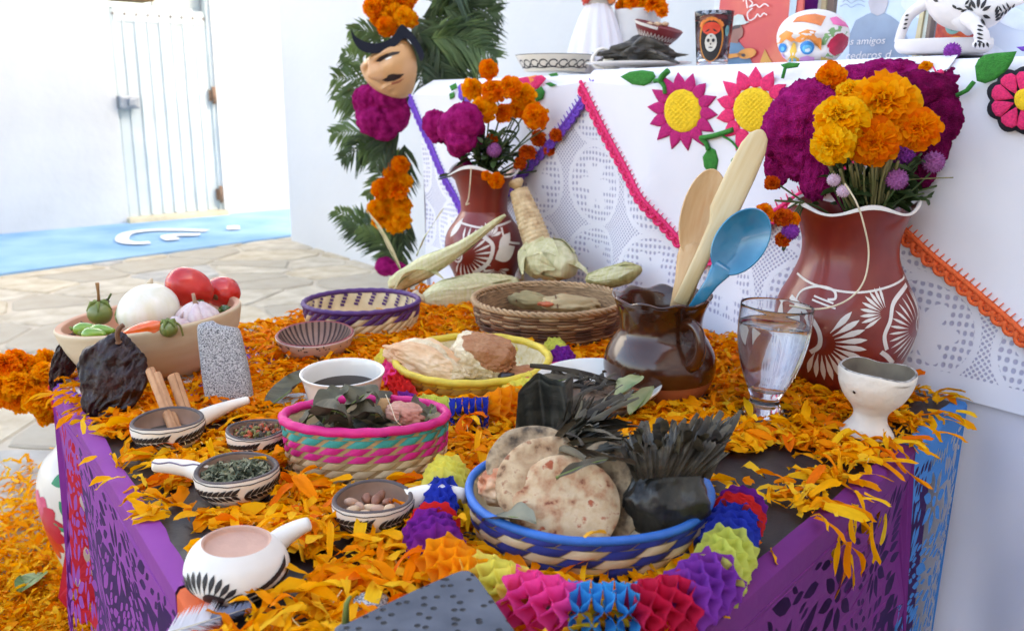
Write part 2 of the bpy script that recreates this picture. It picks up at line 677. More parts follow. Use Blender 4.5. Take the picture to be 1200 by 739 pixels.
# ================================================================== altar cloths
M_cloth = mat("white_cotton", C(228, 226, 232), 0.9, 0.02, 6, bump=0.25, bscale=900, bdist=0.0006, sheen=0.2)
M_sheet = mat("white_sheet", C(222, 220, 230), 0.9, 0.03, 4, bump=0.2, bscale=700, bdist=0.0006, sheen=0.1)

def lace_material():
    m = bpy.data.materials.new("white_lace")
    m.use_nodes = True
    nt = m.node_tree
    N, L = nt.nodes, nt.links
    def op(o, a, b=0.0, c=None):
        n = N.new("ShaderNodeMath")
        n.operation = o
        for i, x in enumerate((a, b) if c is None else (a, b, c)):
            if isinstance(x, (int, float)):
                n.inputs[i].default_value = x
            else:
                L.new(x, n.inputs[i])
        return n.outputs[0]
    tc = N.new("ShaderNodeTexCoord")
    nzw = N.new("ShaderNodeTexNoise")
    nzw.inputs['Scale'].default_value = 6
    L.new(tc.outputs['Object'], nzw.inputs['Vector'])
    sp = N.new("ShaderNodeSeparateXYZ")
    L.new(tc.outputs['Object'], sp.inputs[0])
    wob = op('MULTIPLY', op('SUBTRACT', nzw.outputs['Fac'], 0.5), 0.03)
    s, z = op('ADD', sp.outputs[0], wob), op('ADD', sp.outputs[2], wob)
    k = 2 * pi / 0.0085
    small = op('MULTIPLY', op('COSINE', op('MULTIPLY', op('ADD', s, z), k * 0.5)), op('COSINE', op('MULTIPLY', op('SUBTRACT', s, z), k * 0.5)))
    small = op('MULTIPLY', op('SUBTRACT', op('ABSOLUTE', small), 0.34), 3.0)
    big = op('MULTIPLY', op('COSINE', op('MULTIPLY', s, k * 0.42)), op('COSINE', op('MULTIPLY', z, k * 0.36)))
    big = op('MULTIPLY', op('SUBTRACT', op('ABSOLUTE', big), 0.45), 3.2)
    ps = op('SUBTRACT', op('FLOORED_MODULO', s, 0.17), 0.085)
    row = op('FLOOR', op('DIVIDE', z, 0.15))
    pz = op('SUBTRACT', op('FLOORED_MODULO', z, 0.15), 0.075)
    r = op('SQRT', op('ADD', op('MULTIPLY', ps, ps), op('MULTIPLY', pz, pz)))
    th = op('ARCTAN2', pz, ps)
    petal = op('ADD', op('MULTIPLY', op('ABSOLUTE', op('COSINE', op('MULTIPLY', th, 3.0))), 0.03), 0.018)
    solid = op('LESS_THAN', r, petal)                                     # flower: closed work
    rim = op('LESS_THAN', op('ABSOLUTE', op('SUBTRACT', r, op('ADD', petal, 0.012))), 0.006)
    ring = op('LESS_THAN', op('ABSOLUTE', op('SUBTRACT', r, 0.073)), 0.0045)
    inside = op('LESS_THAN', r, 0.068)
    hole_shade = op('ADD', op('MULTIPLY', big, inside), op('MULTIPLY', small, op('SUBTRACT', 1.0, inside)))
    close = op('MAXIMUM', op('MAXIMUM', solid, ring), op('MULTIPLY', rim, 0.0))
    hole_shade = op('MULTIPLY', hole_shade, op('SUBTRACT', 1.0, close))
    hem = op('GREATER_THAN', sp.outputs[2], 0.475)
    hole_shade = op('MULTIPLY', hole_shade, hem)
    hc = N.new("ShaderNodeClamp")
    L.new(hole_shade, hc.inputs[0])
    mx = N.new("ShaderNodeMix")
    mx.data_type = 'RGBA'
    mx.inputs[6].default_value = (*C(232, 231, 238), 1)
    mx.inputs[7].default_value = (*C(176, 174, 196), 1)  # holes stay uncut; the shade seen in them is put into this colour
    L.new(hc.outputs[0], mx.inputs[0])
    bs = N["Principled BSDF"]
    L.new(mx.outputs[2], bs.inputs['Base Color'])
    bs.inputs['Roughness'].default_value = 0.9
    bp = N.new("ShaderNodeBump")
    bp.inputs['Strength'].default_value, bp.inputs['Distance'].default_value = 0.7, 0.001
    L.new(op('SUBTRACT', 1.0, hc.outputs[0]), bp.inputs['Height'])
    L.new(bp.outputs[0], bs.inputs['Normal'])
    return m
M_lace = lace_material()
S_END = 1.405

def fold(s, z, amp=1.0, k=1.0):
    d = max(0.0, AZ_TOP - z)
    a = min(1, d / 0.35) * amp
    return a * 1.4 * (0.010 * math.sin(s * 21 * k + 1.6 * noise.noise((s * 3, z * 1.5, 2))) + 0.024 * noise.noise((s * 5 * k, z * 2.2, 7)) + 0.009 * noise.noise((s * 14, z * 6, 3)))

def top_z(s, z):
    return z - 0.018 * max(0.0, (s - 0.95) / 0.45) ** 2 * min(1, max(0, (z - 0.3) / 0.5))

def drop_cloth(out0, zlo, s0, s1, back, nz=50, ns=150, amp=1.0, k=1.0):
    path = [(-back, AZ_TOP - 0.0), (-back * 0.5, AZ_TOP), (-0.03, AZ_TOP), (-0.012, AZ_TOP - 0.002), (-0.003, AZ_TOP - 0.009), (0, AZ_TOP - 0.022)]
    zs = [AZ_TOP - 0.022 - (AZ_TOP - 0.022 - zlo) * i / nz for i in range(1, nz + 1)]
    path += [(0, z) for z in zs]
    v, f = [], []
    for i in range(ns + 1):
        s = s0 + (s1 - s0) * i / ns
        for o, z in path:
            w = fold(s, z, amp, k)
            v.append((s, o + out0 + w + 0.03 * max(0, AZ_TOP - z) ** 2, top_z(s, z) + (out0 * 0.9 if z > AZ_TOP - 0.003 else 0)))
    m = len(path)
    for i in range(ns):
        for j in range(m - 1):
            f.append((i * m + j, i * m + m + j, i * m + m + j + 1, i * m + j + 1))
    return v, f

b = MB()
b.add(drop_cloth(0.0, 0.01, -1.0, S_END, 0.42, amp=1.0))
# side of the altar table: the sheet hangs round the end
b.add(grid(14, 30, lambda u, v: (S_END + 0.012 * math.sin(u * 14 + v * 2) * min(1, v * 4) , -0.42 * (1 - u) , AZ_TOP - 0.02 - v * 0.85)))
sheet = b.build("altar_cloth", M_sheet)
sheet.matrix_basis = AM
tag(sheet, "plain white sheet hanging to the ground under the lace cloth", "cloth")

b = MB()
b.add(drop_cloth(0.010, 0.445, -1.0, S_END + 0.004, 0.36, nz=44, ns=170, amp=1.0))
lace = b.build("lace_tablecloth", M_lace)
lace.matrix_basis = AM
tag(lace, "white crocheted lace cloth hanging over the front of the altar", "tablecloth")

# embroidered cloths whose corners hang over the lace
def on_cloth(s, z, e=0.0, out=0.02):
    """a point on the hanging embroidered cloths"""
    zz = max(z, 0.1)
    return Vector((s, out + e + fold(s, zz, 1.0) + 0.03 * max(0, AZ_TOP - zz) ** 2, z))

def corner_cloth(name_label, tl, tr, ap, m_edge, edge_px, out=0.02, bulge=0.0):
    """one square cloth with a corner hanging: tl, tr on the altar's edge, ap the tip, all (s, z)"""
    root = thing("embroidered_cloth", name_label, "cloth", group="embroidered cloths on the altar")
    root.matrix_basis = AM
    def bot(u):
        # along tl -> ap -> tr
        l1 = math.dist(tl, ap)
        l2 = math.dist(ap, tr)
        d = u * (l1 + l2)
        if d < l1:
            t = d / l1
            p = (tl[0] + (ap[0] - tl[0]) * t, tl[1] + (ap[1] - tl[1]) * t)
        else:
            t = (d - l1) / l2
            p = (ap[0] + (tr[0] - ap[0]) * t, ap[1] + (tr[1] - ap[1]) * t)
        t2 = min(d / l1 if d < l1 else (l1 + l2 - d) / l2, 1)
        return p[0] + bulge * math.sin(pi * t2) * (1 if d < l1 else -1), p[1] - 0.012 * math.sin(pi * t2)
    nu, nv = 70, 34
    v, f = [], []
    for i in range(nu + 1):
        u = i / nu
        bs, bz = bot(u)
        ts, tz = tl[0] + (tr[0] - tl[0]) * u, AZ_TOP + 0.012
        for q, o in ((-0.3, 0), (-0.05, 0)):
            v.append((ts, q, AZ_TOP + out * 0.8))
        v.append((ts, -0.004, top_z(ts, AZ_TOP + out * 0.8 - 0.002)))
        for j in range(nv + 1):
            t = j / nv
            s, z = ts + (bs - ts) * t, (AZ_TOP - 0.0) + (bz - AZ_TOP) * t
            p = on_cloth(s, z, 0, out)
            p.z = top_z(p.x, p.z)
            if t < 0.04:
                p.y -= 0.008
            v.append(tuple(p))
    m = nv + 4
    for i in range(nu):
        for j in range(m - 1):
            f.append((i * m + j, i * m + m + j, i * m + m + j + 1, i * m + j + 1))
    MB().add((v, f)).build("fabric", M_cloth, root)
    # crocheted edging: cord, scallops and stitches
    n = 260
    P = []
    for i in range(n + 1):
        s, z = bot(i / n)
        p = on_cloth(s, z, 0.002, out)
        p.z = top_z(p.x, p.z)
        P.append(p)
    b = MB()
    b.add(tube(P, 0.0035, 6))
    # stitches reaching into the cloth
    acc, last = 0.0, P[0]
    sc_pts = []
    acc2 = 0.0
    for i in range(1, n):
        d = (P[i] - last).length
        acc += d
        acc2 += d
        last = P[i]
        t = (P[i + 1] - P[i - 1]).normalized()
        inn = Vector((t.z, 0, -t.x))
        if inn.z < 0:
            inn = -inn
        if acc > 0.0085:
            acc = 0
            q = P[i] + inn * 0.012 + t * 0.002
            b.add(tube([P[i], q + Vector((0, 0.0015, 0))], [0.0014, 0.0008], 4))
        if acc2 > 0.0165:
            acc2 = 0
            sc_pts.append((P[i], t, -inn))
    b.build("crochet_edging", m_edge, root)
    me = None
    for p, t, o in sc_pts:
        if me is None:
            k = MB()
            pts = [Vector((0.0095 * math.cos(a), 0.0, 0.002 + 0.0115 * math.sin(a))) for a in [pi * i / 8 for i in range(9)]]
            k.add(tube(pts, [0.0034] * 9, 6))
            for a in (0.7, 1.57, 2.4):
                k.add(tube([(0, 0, 0), (0.009 * math.cos(a), 0, 0.011 * math.sin(a))], 0.002, 5))
            k.add(blob((0, 0, 0.004), (0.007, 0.0015, 0.006), 1))
            me = k.mesh("scallop", m_edge)
        y = Vector((0, 1, 0))
        R = Matrix((t, y, o)).transposed().to_4x4()
        put("scallop", me, root, M=Matrix.Translation(p + o * 0.002) @ R)
    return root

M_ed_purple = mat("purple_crochet", C(120, 70, 190), 0.85, 0.2, 300, bump=0.5, bscale=900)
M_ed_pink = mat("pink_crochet", C(232, 48, 110), 0.85, 0.15, 300, bump=0.5, bscale=900)
M_ed_orange = mat("orange_crochet", C(238, 104, 52), 0.85, 0.15, 300, bump=0.5, bscale=900)

p_tl, p_tr, p_ap = AL(480, 108, 0.02), AL(696, 92, 0.02), AL(553, 272, 0.02)
k_tl, k_tr, k_ap = AL(680, 86, 0.03), AL(1106, 66, 0.03), AL(813, 306, 0.03)
o_ap = AL(1290, 478, 0.025)
o_tl = AL(880, 70, 0.025)
o_tr = (o_ap[0] - 0.45, AZ_TOP)
corner_cloth("white embroidered cloth corner with purple crocheted edging", (p_tl[0], AZ_TOP), (p_tr[0], AZ_TOP), p_ap, M_ed_purple, None, 0.018)
corner_cloth("white embroidered cloth corner with orange crocheted edging", (o_tl[0], AZ_TOP), o_tr, o_ap, M_ed_orange, None, 0.022)
corner_cloth("white embroidered cloth corner with bright pink edging and two sunflowers", (k_tl[0], AZ_TOP), (k_tr[0], AZ_TOP), k_ap, M_ed_pink, None, 0.028, bulge=0.012)

# embroidery on the cloths
M_e_yel = mat("yellow_yarn", C(246, 200, 34), 0.85, 0.12, 200, bump=0.8, bscale=420, bdist=0.004)
M_e_mag = mat("magenta_yarn", C(190, 24, 110), 0.9, 0.16, 300, bump=0.9, bscale=520, bdist=.003)
M_e_pink = mat("pink_yarn", C(234, 46, 108), 0.9, 0.16, 300, bump=0.9, bscale=520, bdist=.003)
M_e_grn = mat("green_yarn", C(40, 128, 44), 0.85, 0.2, 200, bump=0.8, bscale=500, bdist=0.003)
M_e_blk = mat("black_yarn", C(26, 24, 34), 0.9, 0.1, 200, bump=0.5, bscale=600)
M_e_pur = mat("purple_yarn", C(120, 74, 196), 0.9, 0.16, 300, bump=0.9, bscale=520, bdist=.003)

def emb_pt(px, py, e=0.0, out=0.028):
    s, z = AL(px, py, out + 0.006)
    return on_cloth(s, z, e, out)

def emb_parent(root):
    root.matrix_basis = AM

def pad(outline_px, h, out=0.028, c=None):
    h = h * 0.62
    """a raised stitched patch from an outline in the cloth's plane (dense fan with a domed middle)"""
    cx = sum(p[0] for p in outline_px) / len(outline_px) if c is None else c[0]
    cy = sum(p[1] for p in outline_px) / len(outline_px) if c is None else c[1]
    n = len(outline_px)
    v, f = [], []
    rings = (1.0, 0.96, 0.7, 0.4)
    for k, q in enumerate(rings):
        for x, y in outline_px:
            e = (0.0004, h * 0.7, h, h * 1.05)[k]
            v.append(emb_pt(cx + (x - cx) * q, cy + (y - cy) * q, e + (noise.noise((x * .6, y * .6, k)) * h * 0.2 if k else 0), out))
    v.append(emb_pt(cx, cy, h * 1.05, out))
    for k in range(3):
        for i in range(n):
            j = (i + 1) % n
            f.append((k * n + i, k * n + j, (k + 1) * n + j, (k + 1) * n + i))
    for i in range(n):
        f.append((3 * n + i, 3 * n + (i + 1) % n, 4 * n))
    return v, f

def sunflower(label, cx, cy, hx, hy, rx, ry, m_pet, n, a0, out=0.028):
    r = thing("embroidered_sunflower", label, "embroidery", group="sunflowers stitched on the cloth")
    emb_parent(r)
    for i in range(n):
        a = a0 + 2 * pi * i / n
        k = R_.uniform(0.95, 1.06)
        ca, sa = math.cos(a), math.sin(a)
        pts = []
        for q, w in ((0.52, 0.0), (0.58, 0.14), (0.70, 0.18), (0.86, 0.12), (1.08, 0.0), (0.86, -0.12), (0.70, -0.18), (0.58, -0.14)):
            q = q * k if q > 0.9 else q
            pts.append((cx + rx * (q * ca - w * 1.08 * sa), cy + ry * (q * sa + w * 1.08 * ca)))
        MB().add(pad(pts, 0.005, out)).build("petal", m_pet, r)
    v, f = [], []
    nr, na = 18, 72
    for i in range(nr + 1):
        for j in range(na):
            q, a = i / nr, 2 * pi * j / na
            x, y = cx + hx * q * math.cos(a), cy + hy * q * math.sin(a)
            e = 0.004 * (1 - q ** 4) + 0.0025 + 0.0016 * math.sin(x * 1.05 + .4 * math.sin(y * .5)) * math.sin(y * 1.05) * (1 - q ** 6) - (0.004 if i == nr else 0)
            v.append(emb_pt(x, y, e, out))
    for i in range(nr):
        for j in range(na):
            k = (j + 1) % na
            f.append((i * na + j, i * na + k, (i + 1) * na + k, (i + 1) * na + j))
    MB().add((v, f)).build("flower_centre", M_e_yel, r)
    return r

sunflower("embroidered magenta sunflower with yellow centre on the pink edged cloth", 797, 130, 21.5, 26.5, 38, 44, M_e_mag, 14, 0.1)
sunflower("embroidered bright pink sunflower with round yellow centre beside the wooden spoon", 882, 129, 25, 27, 45, 49, M_e_pink, 14, 0.25)

def emb_leaf(pts, h=0.005, out=0.028):
    return pad(pts, h, out)

vine = thing("embroidered_vine", "green embroidered vine with leaves linking the two sunflowers", "embroidery")
emb_parent(vine)
for pts in ([(724, 90), (735, 84), (750, 82), (763, 84), (766, 90), (760, 97), (752, 101), (738, 99)],
            [(826, 172), (833, 176), (836, 188), (833, 200), (825, 205), (819, 196), (818, 184)],
            [(912, 76), (922, 73), (935, 74), (932, 79), (918, 81)]):
    MB().add(emb_leaf(pts)).build("leaf", M_e_grn, vine)
for px, w in (([(766, 95), (772, 95), (777, 101), (778, 110)], 0.004), ([(773, 96), (775, 90), (782, 83)], 0.0055), ([(818, 162), (830, 160), (845, 156), (858, 152)], 0.0045),
              ([(819, 163), (824, 168), (826, 176)], 0.004), ([(845, 160), (856, 166), (864, 176), (866, 186), (860, 192), (856, 189), (858, 186)], 0.0018), ([(919, 80), (916, 92)], 0.0025)):
    MB().add(tube([emb_pt(x, y, 0.004) for x, y in curve([(a, b, 0) for a, b in px], 5) for x, y in [(x, y)]] if False else
                  [emb_pt(p.x, p.y, 0.004) for p in curve([(a, b, 0) for a, b in px], 5)], w, 6)).build("stem", M_e_grn, vine)

# red flower with black outline, cut by the picture's edge
fl = thing("embroidered_flower", "embroidered red flower with black outline near the altar's end", "embroidery")
emb_parent(fl)
OUT3 = 0.03
def lobed(cx, cy, rx, ry, n, d, m=64, a0=0.0):
    return [(cx + rx * (1 - d + d * abs(math.cos(n * a / 2 + a0))) * math.cos(a), cy + ry * (1 - d + d * abs(math.cos(n * a / 2 + a0))) * math.sin(a)) for a in [2 * pi * i / m for i in range(m)]]
MB().add(pad(lobed(1193, 118, 41, 41, 9, 0.14), 0.004, OUT3, (1193, 118))).build("outline", M_e_blk, fl)
for i in range(9):
    a = 2 * pi * (i + 0.5) / 9 + pi / 9
    ca, sa = math.cos(a), math.sin(a)
    pts = [(1193 + 35 * (q * ca - w * sa), 118 + 35 * (q * sa + w * ca)) for q, w in ((0.22, 0), (0.5, 0.16), (0.8, 0.29), (0.95, 0.2), (1.0, 0), (0.95, -0.2), (0.8, -0.29), (0.5, -0.16))]
    MB().add(pad(pts, 0.004, OUT3 + 0.0042)).build("petal", M_e_pink, fl)
MB().add(pad(ell(1197, 117, 11, 13, 24), 0.006, OUT3 + 0.005)).build("flower_centre", M_e_yel, fl)
sp_ = thing("embroidered_leaf", "dark green embroidered leaf above the red stitched flower", "embroidery")
emb_parent(sp_)
MB().add(pad([(1140, 78), (1144, 69), (1152, 64), (1164, 62), (1178, 61), (1189, 60), (1184, 72), (1176, 85), (1163, 94), (1152, 98), (1142, 95)], 0.006, OUT3)).build("leaf_blade", M_e_grn, sp_)
MB().add(tube([emb_pt(1140, 96, 0.003, OUT3), emb_pt(1132, 106, 0.003, OUT3), emb_pt(1120, 112, 0.003, OUT3)], 0.003, 6)).build("stem", M_e_grn, sp_)
MB().add(pad([(1188, 55), (1200, 54), (1212, 54), (1212, 61), (1195, 60)], 0.003, OUT3)).build("blue_patch", M_e_pur, sp_)
# small pink and purple flowers on the purple edged cloth
s3 = thing("embroidered_flower", "small pink stitched flower with orange heart on the purple edged cloth", "embroidery")
emb_parent(s3)
for pts, m in (([(603, 92), (615, 90), (632, 88), (638, 92), (628, 104), (614, 108), (604, 100)], M_e_pink), ([(616, 90), (626, 88), (628, 98), (620, 102)], mat("orange_yarn", C(246, 140, 60), 0.85)), ):
    MB().add(pad(pts, 0.004, 0.02)).build("petal", m, s3)
for pts in ([(625, 106), (632, 101), (636, 108), (634, 116), (626, 120), (624, 112)], [(636, 98), (642, 96), (650, 100), (643, 102)], [(640, 87), (650, 85), (652, 89), (643, 90)]):
    MB().add(pad(pts, 0.003, 0.02)).build("leaf", M_e_grn, s3)
s4 = thing("embroidered_flower", "purple stitched flower with green leaves near the cloth's rounded corner", "embroidery")
emb_parent(s4)
MB().add(pad(lobed(543, 108, 10, 13, 5, 0.2, 30), 0.004, 0.02)).build("petal", M_e_pur, s4)
for pts in ([(524, 101), (532, 97), (534, 103), (527, 107)], [(524, 110), (530, 107), (530, 114), (525, 117)]):
    MB().add(pad(pts, 0.003, 0.02)).build("leaf", M_e_grn, s4)

# ================================================================== the offering table
M_black = mat("black_tabletop", C(30, 30, 33), 0.45, 0.15, 20, bump=0.15, bscale=200)
TL_, TN_, TR_ = T(57, 437), T(444, 1061), T(1128, 473)
TF_ = Vector((-0.06, 1.98, TZ))
TR_ = TR_ - Vector((0.0, 0.0, 0)) 
table = thing("offering_table", "low black table with petals scattered over its top", "table", (0, 0.9, 0))
def offpoly(d):
    P = [TL_, TN_, TR_, TF_]
    c = sum(P, Vector()) / 4
    return [(p + (c - p).normalized() * d - Vector((0, 0.9, 0))) for p in P]
b = MB()
v, f = [], []
for d, z in ((0.012, TZ - 0.03), (0.0, TZ - 0.026), (0.0, TZ - 0.004), (0.004, TZ)):
    v += [(p.x, p.y, z) for p in offpoly(d)]
for k in range(3):
    f += [(4 * k + i, 4 * k + (i + 1) % 4, 4 * k + 4 + (i + 1) % 4, 4 * k + 4 + i) for i in range(4)]
f += [(12, 13, 14, 15), (3, 2, 1, 0)]
b.add((v, f), smooth=False)
b.build("tabletop", M_black, table)
for p in offpoly(0.09):
    MB().add(box(p.x, p.y, (TZ - 0.03) / 2, 0.045, 0.045, TZ - 0.031, 0.004), smooth=False).build("leg", M_black, table)

# cut paper banners round the table's sides
def paper(name, c, c2=None):
    return mat(name, c, 0.75, 0.06, 8, col2=c2, trans=0.25, bump=0.3, bscale=60, bdist=0.003)
M_pp_vio = paper("violet_tissue", C(150, 58, 156))
M_pp_red = paper("red_tissue", C(206, 30, 50))
M_pp_vio_shade = paper("violet_tissue_shaded", C(120, 32, 122))  # the violet paper again, shade of that side put into its colour
M_pp_blu = paper("blue_tissue", C(58, 138, 212))
M_pp_org = paper("orange_tissue", C(236, 104, 50))

def banner_mesh(w, h, seed, lat=True):
    r = random.Random(seed)
    holes = []
    occ = []
    def free(x, y, q):
        return all((x - a) ** 2 + (y - b) ** 2 > (q + c) ** 2 for a, b, c in occ) and q < x < w - q and -h + q + 0.02 < y < -q - 0.022
    k = int(w / 0.13)
    for i in range(max(1, k)):
        for yy in (-0.10, -0.23):
            cx, cy, q = w * (i + 0.5 + (0.18 if yy < -0.2 else -0.1)) / max(1, k), yy + r.uniform(-.02, .02), 0.042
            if not free(cx, cy, q):
                continue
            occ.append((cx, cy, q))
            holes.append(ell(cx, cy, 0.007, 0.007, 10))
            n = r.choice((7, 8, 9))
            for j in range(n):
                a = 2 * pi * j / n
                holes.append(drop_shape(cx + 0.012 * math.cos(a), cy + 0.012 * math.sin(a), 0.030, 0.0145, a, 6))
    for _ in range(9000):
        L = r.choice((0.044, 0.036, 0.026, 0.018))
        x, y = r.uniform(0, w), r.uniform(-h, 0)
        a = noise.noise((x * 6, y * 6, seed)) * 4 + r.choice((0, pi))
        ok = all(free(x + t * L * math.cos(a), y + t * L * math.sin(a), L * 0.17) for t in (0.15, 0.5, 0.85))
        if ok:
            holes.append(drop_shape(x, y, L, L * 0.40, a, 5))
            for t in (0.15, 0.5, 0.85):
                occ.append((x + t * L * math.cos(a), y + t * L * math.sin(a), L * 0.13))
    out = [(0, 0)] + [(w * i / 12, 0) for i in range(1, 12)] + [(w, 0)]
    nb = max(4, int(w / 0.04))
    for i in range(nb):
        for a in range(5):
            t = a / 5
            out.append((w - w * (i + t) / nb, -h - 0.012 * math.sin(pi * t)))
    out.append((0, -h))
    return sheet_with_holes(out, holes)

def banner(label, A, B, m, h, seed, skew=0.0, e=0.006, flap=0.012, flare=0.02):
    """hangs along the table edge A -> B; outward is to the right of A -> B seen from above... chosen away from the table's middle"""
    A, B = Vector((A.x, A.y, 0)), Vector((B.x, B.y, 0))
    d = (B - A)
    w = d.length
    d.normalize()
    n = Vector((d.y, -d.x, 0))
    if n.dot(A - Vector((0, 1.1, 0))) < 0:
        n = -n
    root_loc = Vector((A.x, A.y, 0))
    v, f = banner_mesh(w, h, seed)
    vv = []
    for x, y, _ in v:
        t = -y / h
        o = e + flare * t * t + 0.018 * noise.noise((x * 7, y * 5, seed)) * min(1, t * 3)
        p = d * (x + skew * t * (1 - x / w)) + n * o
        vv.append((p.x, p.y, TZ - 0.001 + y))
    b = MB()
    b.add((vv, f), smooth=False)
    # the paper's upper edge folded over the table top
    fl = []
    for i in range(25):
        x = w * i / 24
        for o, z in ((e, TZ - 0.001), (e * 0.5, TZ + 0.0035), (-flap * (1 + 0.4 * noise.noise((x * 20, seed, 1))), TZ + 0.0045)):
            p = d * x + n * o
            fl.append((p.x, p.y, z))
    b.add((fl, [(3 * i + k, 3 * i + 3 + k, 3 * i + 4 + k, 3 * i + 1 + k) for i in range(24) for k in (0, 1)]))
    o = b.build("paper_banner", m, None, root_loc)
    return tag(o, label, "paper banner", "cut paper banners round the table")

def along(A, B, px):
    """point of the table edge A -> B under the pixel column px"""
    best = min((abs((600 + FPX * q.x / dep(q)) - px), k) for k in range(2001) for q in [A.lerp(B, k / 2000)])
    return A.lerp(B, best[1] / 2000)
eL = along(TL_, TN_, 66)
eM = along(TL_, TN_, 214)
banner("violet cut paper banner hanging from the table edge beside the floor vase", eL, eM, M_pp_vio, 0.40, 3, skew=0.05)
banner("orange cut paper banner next to the violet one at the table's near edge", along(TL_, TN_, 216), TN_, M_pp_org, 0.40, 4)
eR = along(TN_, TR_, 1066)
banner("violet cut paper banner coloured darker for the shaded side under the marigold petals", TN_, eR, M_pp_vio_shade, 0.42, 5)
banner("blue cut paper banner at the table end beside the hanging white sheet", along(TN_, TR_, 1067), TR_, M_pp_blu, 0.42, 6, flare=0.0)

# red strip of cut paper at the corner
yq = 1.245
pts = [(56, 452), (64, 452), (84, 505), (104, 590), (132, 700), (112, 737), (104, 726), (96, 731), (88, 716), (78, 712), (68, 700), (76, 650), (80, 610), (76, 560), (66, 500)]
hol = [ell(91, 681, 3.2, 6, 10), drop_shape(84, 706, 18, 8, -1.2, 6), drop_shape(100, 640, 22, 8, 1.4, 6), drop_shape(94, 580, 20, 5, 1.3, 6), drop_shape(108, 665, 16, 7, 1.2, 6), drop_shape(105, 705, 14, 6, 1.3, 6)]
v, f = sheet_with_holes([(x, -y) for x, y in pts], [[(x, -y) for x, y in h] for h in hol])
vv = []
for x, y, _ in v:
    p = atY(x, -y, yq + 0.02 * noise.noise((x * .03, y * .03, 0)))
    vv.append(tuple(p))
o = MB().add((vv, f), smooth=False).build("paper_banner", M_pp_red)
tag(o, "narrow red cut paper strip hanging between floor vase and violet banner", "paper banner", "cut paper banners round the table")
# ================================================================== things on the table
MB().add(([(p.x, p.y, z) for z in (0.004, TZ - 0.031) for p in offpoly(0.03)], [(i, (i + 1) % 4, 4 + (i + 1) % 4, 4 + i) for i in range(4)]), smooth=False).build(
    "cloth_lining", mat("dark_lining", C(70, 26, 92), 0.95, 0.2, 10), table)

M_s_white = mat("white_crochet", C(226, 220, 226), .9, .1, 200, bump=.8, bscale=400)
FOOT = []                                   # footprints kept free of petals: (x, y, r)

def spot(px, base_py, z=TZ, foot_px=None):
    P = T(px, base_py, z)
    if foot_px:
        FOOT.append((P.x, P.y, foot_px * mpp(P)))
    return P

def hgt(P, py):
    return zat(P, py) - P.z

# ---------------------------------------------------------------- clay vegetable bowl
M_clay = mat("pale_clay", C(220, 200, 168), 0.55, 0.08, 14, col2=C(204, 180, 146), stretch=(1, 1, 5), bump=0.1, bscale=90)
M_clay_in = mat("pinkish_clay", C(196, 146, 116), 0.6, 0.1, 20)
P = spot(189, 437, foot_px=58)
bowlP = P
H, Rr = hgt(P, 367), 103 * mpp(P) * 0.985
P_ = P + Vector((.012, -.004, .007))
t = thing("doily", "purple and white crocheted doily under the pale clay bowl", "doily", P_)
for r0, r1, mm in ((.0, .10, M_s_white), (.10, .122, M_ed_purple), (.122, .134, M_s_white), (.134, .146, M_ed_purple)):
    MB().add(grid(72, 3, lambda u, v: ((r0 + (r1 - r0) * v) * (1 + .02 * math.cos(u * 2 * pi * 18) * (v > .9)) * math.cos(2 * pi * u), (r0 + (r1 - r0) * v) * (1 + .02 * math.cos(u * 2 * pi * 18) * (v > .9)) * math.sin(2 * pi * u), .0015 * math.sin(pi * v)), cu=True)).build("crochet_ring", mm, t)
bowl = thing("clay_bowl", "pale clay bowl heaped with onion, tomatoes, garlic and peppers", "bowl", P, rot=(0, rad(-5.0), 0))
pr = smooth_prof([(0.0, 0.0), (0.40, 0.0), (0.55, 0.05), (0.78, 0.28), (0.93, 0.62), (0.985, 0.86), (1.0, 0.965), (0.985, 1.0)], 5)
pi_ = smooth_prof([(0.985, 1.0), (0.94, 0.99), (0.91, 0.93), (0.80, 0.5), (0.5, 0.25), (0.0, 0.18)], 5)
MB().add(lathe([(r * Rr, z * H) for r, z in pr], 72)).build("bowl_body", M_clay, bowl)
MB().add(lathe([(r * Rr, z * H) for r, z in pi_], 72)).build("bowl_inside", M_clay_in, bowl)

def at_bowl(px, py, z):
    return T(px, py, z)

M_tom = mat("tomato_skin", C(196, 26, 22), 0.24, 0.2, 30, col2=C(214, 44, 30), coat=0.35, spec=0.5, bump=.1, bscale=120)
M_tomcap = mat("tomato_green", C(80, 96, 40), 0.7, 0.3, 40)
def lobes(n, a):
    def fn(q, p):
        th = math.atan2(p.y, p.x)
        k = 1 + a * math.cos(n * th) * (1 - abs(p.z)) - 0.18 * max(0, abs(p.z) - 0.75) / 0.25 * (1 if p.z > 0 else 0.4)
        return Vector((q.x * k, q.y * k, q.z * (1 - 0.10 * math.exp(-(p.x ** 2 + p.y ** 2) * 14))))
    return fn
zr = bowlP.z + H
P = T(209, 345, zr + 0.028)
m = mpp(P)
t = thing("tomato", "long red plum tomato leaning highest at the back of the clay bowl", "tomato", P + Vector((0, 0.045, 0)))
MB().add(blob((0, 0, 0), (24 * m, 23 * m, 31 * m), 4, rot=Euler((0.4, rad(-50), 0)).to_matrix(), fn=lobes(5, 0.02))).build("skin", M_tom, t)
MB().add(blob((0.020, -0.018, -0.016), (0.006, 0.006, 0.003), 2)).build("stem_end", M_tomcap, t)
P = T(256, 345, zr + 0.012)
t = thing("tomato", "round red tomato at the bowl's edge behind the garlic", "tomato", P + Vector((0, 0.02, 0)))
MB().add(blob((0, 0, 0), (22 * m, 22 * m, 19 * m), 4, rot=Euler((0.3, 0.2, 0)).to_matrix(), fn=lobes(6, 0.035))).build("skin", M_tom, t)
b = MB()
b.add(blob((-0.003, -0.024, -0.003), (0.005, 0.003, 0.005), 2))
